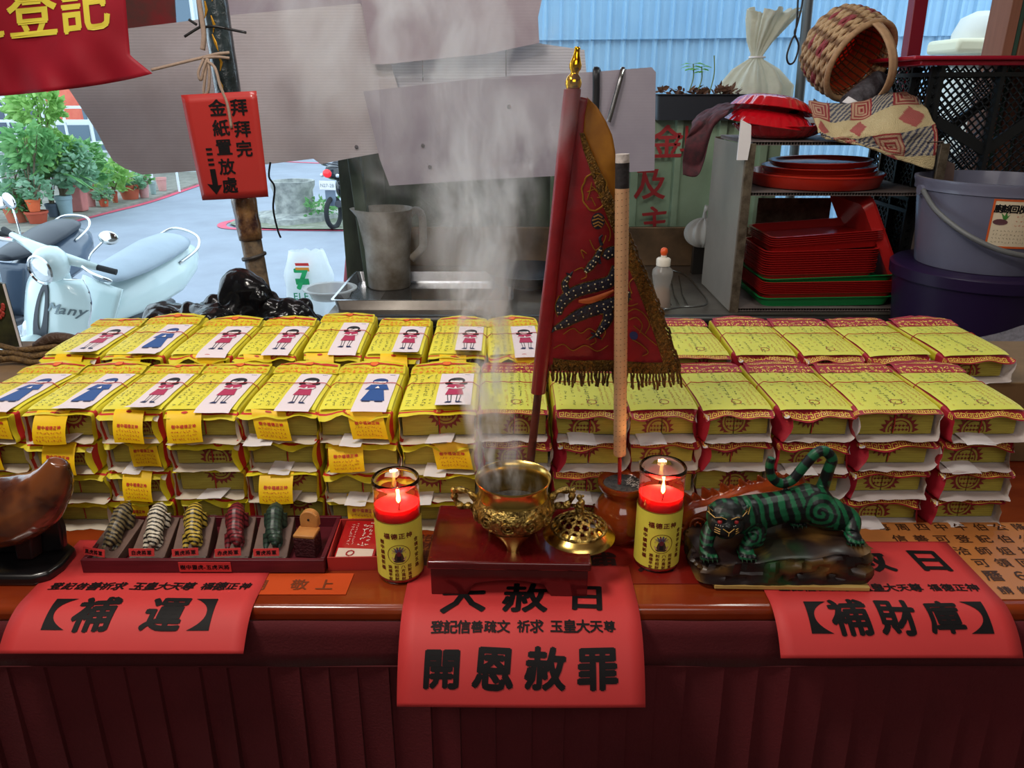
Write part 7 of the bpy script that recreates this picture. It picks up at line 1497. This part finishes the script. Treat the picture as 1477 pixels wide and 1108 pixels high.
# house front
hf = thing('house_front', 'pale house front with dark blue windows behind the plants, far left', 'building', (-14, 19.2, -.4)); M_hw = mat('pale_wall', (196, 206, 206), .8, var=.1, vs=1)
B(MB().box((-12.5, 19.4, 3.0), (12, .3, 6.8)), 'wall', M_hw, hf); M_win = mat('dark_window', (50, 66, 92), .15, coat=.5); M_fr2 = mat('white_frame', (214, 222, 226), .5)
for k in range(5):
    x = -16.8 + 1.95 * k
    for z0, z1 in ((.1, 1.35), (1.55, 3.6)):
        o = B(MB().box((x + .9, 19.22, (z0 + z1) / 2), (1.75, .08, z1 - z0)), 'window_frame', M_fr2, hf)
        for q in (0, 1): p = MB().box((x + .48 + .84 * q, 19.17, (z0 + z1) / 2), (.76, .03, z1 - z0 - .12)); B(p, 'pane', M_win if k < 3 else mat('mid_window', (90, 110, 126), .2), o)
B(MB().box((-13.3, 19.05, .6), (.10, .12, 1.9)), 'blue_downpipe', mat('blue_pipe', (60, 120, 210), .4), hf)
a = Py(112, 176, 16.5); b = Py(72, 128, 16.5); sg_ = thing('red_awning', 'faded red orange awning sign above the plants across the street', 'awning', ((a.x + b.x) / 2, 16.5, a.z)); B(MB().box(((a.x + b.x) / 2, 16.5, (a.z + b.z) / 2), (abs(a.x - b.x) * 1.5, .1, abs(a.z - b.z))), 'cloth_panel', mat('faded_red', (222, 120, 96), .6, c2=(206, 90, 72), vs=3), sg_); B(MB().bar(Py(60, 178, 16.4), Py(135, 178, 16.4), .06), 'lower_bar', M_fr2, sg_)
for sx in (-.8, .8): B(MB().bar(((a.x + b.x) / 2 + sx, 16.45, a.z), ((a.x + b.x) / 2 + sx, 16.45, -.4), .05), 'awning_post', M_fr2, sg_)
rl_ = thing('white_railing', 'white metal railing behind the potted plants across the street', 'railing', (-8.6, 15.5, -.4))
for z in (.55, .95, 1.2): B(MB().bar((-10.6, 15.5, z), (-6.6, 15.5, z), .05), 'rail', M_fr2, rl_)
for k in range(9): B(MB().bar((-10.6 + .5 * k, 15.5, -.38), (-10.6 + .5 * k, 15.5, 1.2), .035), 'baluster', M_fr2, rl_)
far2 = thing('far_house', 'pale grey houses closing the far end of the street', 'building', (0, 34, -.4)); B(MB().box((2, 34, 3.5), (46, .4, 8)), 'wall', mat('far_wall', (170, 182, 190), .8, var=.2, vs=.6), far2)
for k in range(10): B(MB().box((-16 + 3.2 * k, 33.75, 1.9), (1.6, .1, 1.5)), 'window', M_win, far2)
B(MB().box((-14, 27, -.1), (1.6, .5, .6)), 'x', mat('red_bins', (210, 70, 60), .6), far2).name = 'red_hoarding'
# ------------------------------------------------------------ incense smoke: real volumes rising from the censer
def smoke(name, label, lo, hi, axis, rad, dens, sc, thr0, thr1, step, col, seed):
    """box domain; density = noise inside a soft-edged curved column. axis/rad: quadratic coefficients over z"""
    o = MB().box([(a + b) / 2 for a, b in zip(lo, hi)], [b - a for a, b in zip(lo, hi)]).build(name, mat('x_tmp', (0, 0, 0)), smooth=0); tag(o, label, 'smoke')
    m = bpy.data.materials.new(name); m.use_nodes = True; nt = m.node_tree; N = nt.nodes; L = nt.links; N.remove(N['Principled BSDF']); out = N['Material Output']
    def M(op, a, b=None, c=None):
        n = N.new('ShaderNodeMath'); n.operation = op
        for i, q in enumerate((a, b, c)):
            if q is None: continue
            if isinstance(q, (int, float)): n.inputs[i].default_value = q
            else: L.new(q, n.inputs[i])
        return n.outputs[0]
    v = N.new('ShaderNodeVolumePrincipled'); v.inputs['Color'].default_value = (*col, 1); v.inputs['Anisotropy'].default_value = 0.2
    tc = N.new('ShaderNodeTexCoord'); mp = N.new('ShaderNodeMapping'); mp.inputs['Scale'].default_value = sc; mp.inputs['Location'].default_value = (seed, 0, 0); L.new(tc.outputs['Object'], mp.inputs['Vector'])
    n2 = N.new('ShaderNodeTexNoise'); n2.inputs['Scale'].default_value = 7.0; L.new(tc.outputs['Object'], n2.inputs['Vector'])
    ad = N.new('ShaderNodeMix'); ad.data_type = 'RGBA'; ad.blend_type = 'LINEAR_LIGHT'; ad.inputs[0].default_value = 1.1; L.new(mp.outputs[0], ad.inputs[6]); L.new(n2.outputs['Color'], ad.inputs[7])
    nz_ = N.new('ShaderNodeTexNoise'); nz_.inputs['Scale'].default_value = 1.0; nz_.inputs['Detail'].default_value = 4; nz_.inputs['Roughness'].default_value = .6; L.new(ad.outputs[2], nz_.inputs['Vector'])
    r_ = N.new('ShaderNodeMapRange'); r_.inputs['From Min'].default_value = thr0; r_.inputs['From Max'].default_value = thr1; r_.interpolation_type = 'SMOOTHSTEP'; L.new(nz_.outputs['Fac'], r_.inputs['Value'])
    sp = N.new('ShaderNodeSeparateXYZ'); L.new(tc.outputs['Object'], sp.inputs[0]); t = M('SUBTRACT', sp.outputs[2], lo[2])
    quad = lambda c: M('ADD', c[0], M('ADD', M('MULTIPLY', t, c[1]), M('MULTIPLY', M('MULTIPLY', t, t), c[2])))
    dx = M('SUBTRACT', sp.outputs[0], quad(axis[0])); dy = M('SUBTRACT', sp.outputs[1], quad(axis[1])); rr = quad(rad); ry = M('MULTIPLY', rr, rad[3])
    d2 = M('ADD', M('POWER', M('ABSOLUTE', M('DIVIDE', dx, rr)), 2), M('POWER', M('ABSOLUTE', M('DIVIDE', dy, ry)), 2))
    e = N.new('ShaderNodeMapRange'); e.inputs['From Min'].default_value = 1.0; e.inputs['From Max'].default_value = .1; e.interpolation_type = 'SMOOTHSTEP'; L.new(d2, e.inputs['Value'])
    H = hi[2] - lo[2]; f1 = N.new('ShaderNodeMapRange'); f1.inputs['From Min'].default_value = 0; f1.inputs['From Max'].default_value = H * .12; L.new(t, f1.inputs['Value'])
    f2 = N.new('ShaderNodeMapRange'); f2.inputs['From Min'].default_value = H; f2.inputs['From Max'].default_value = H * .35; L.new(t, f2.inputs['Value'])
    L.new(M('MULTIPLY', M('MULTIPLY', M('MULTIPLY', r_.outputs[0], e.outputs[0]), M('MULTIPLY', f1.outputs[0], f2.outputs[0])), dens), v.inputs['Density'])
    L.new(v.outputs[0], out.inputs['Volume']); o.data.materials.clear(); o.data.materials.append(m); m.cycles.volume_step_rate = step; return o
smoke('incense_smoke', 'dense curling smoke rising out of the brass censer', (-.13, .80, 1.008), (.10, .945, 1.52), ((.004, -.30, .55), (.872, -.01, 0)), (.050, -.14, .50, .72), 78, (32, 32, 11), .46, .64, .28, (.93, .96, 1.0), 3)
smoke('smoke_plume', 'thin drifting veil of smoke before the hanging boards, left of the flag', (-.46, .80, 1.20), (.22, 1.08, 1.95), ((-.015, -.30, .05), (.90, .12, 0)), (.06, .48, -.10, .42), 15, (15, 15, 4), .46, .68, .4, (.95, .97, 1.0), 8)
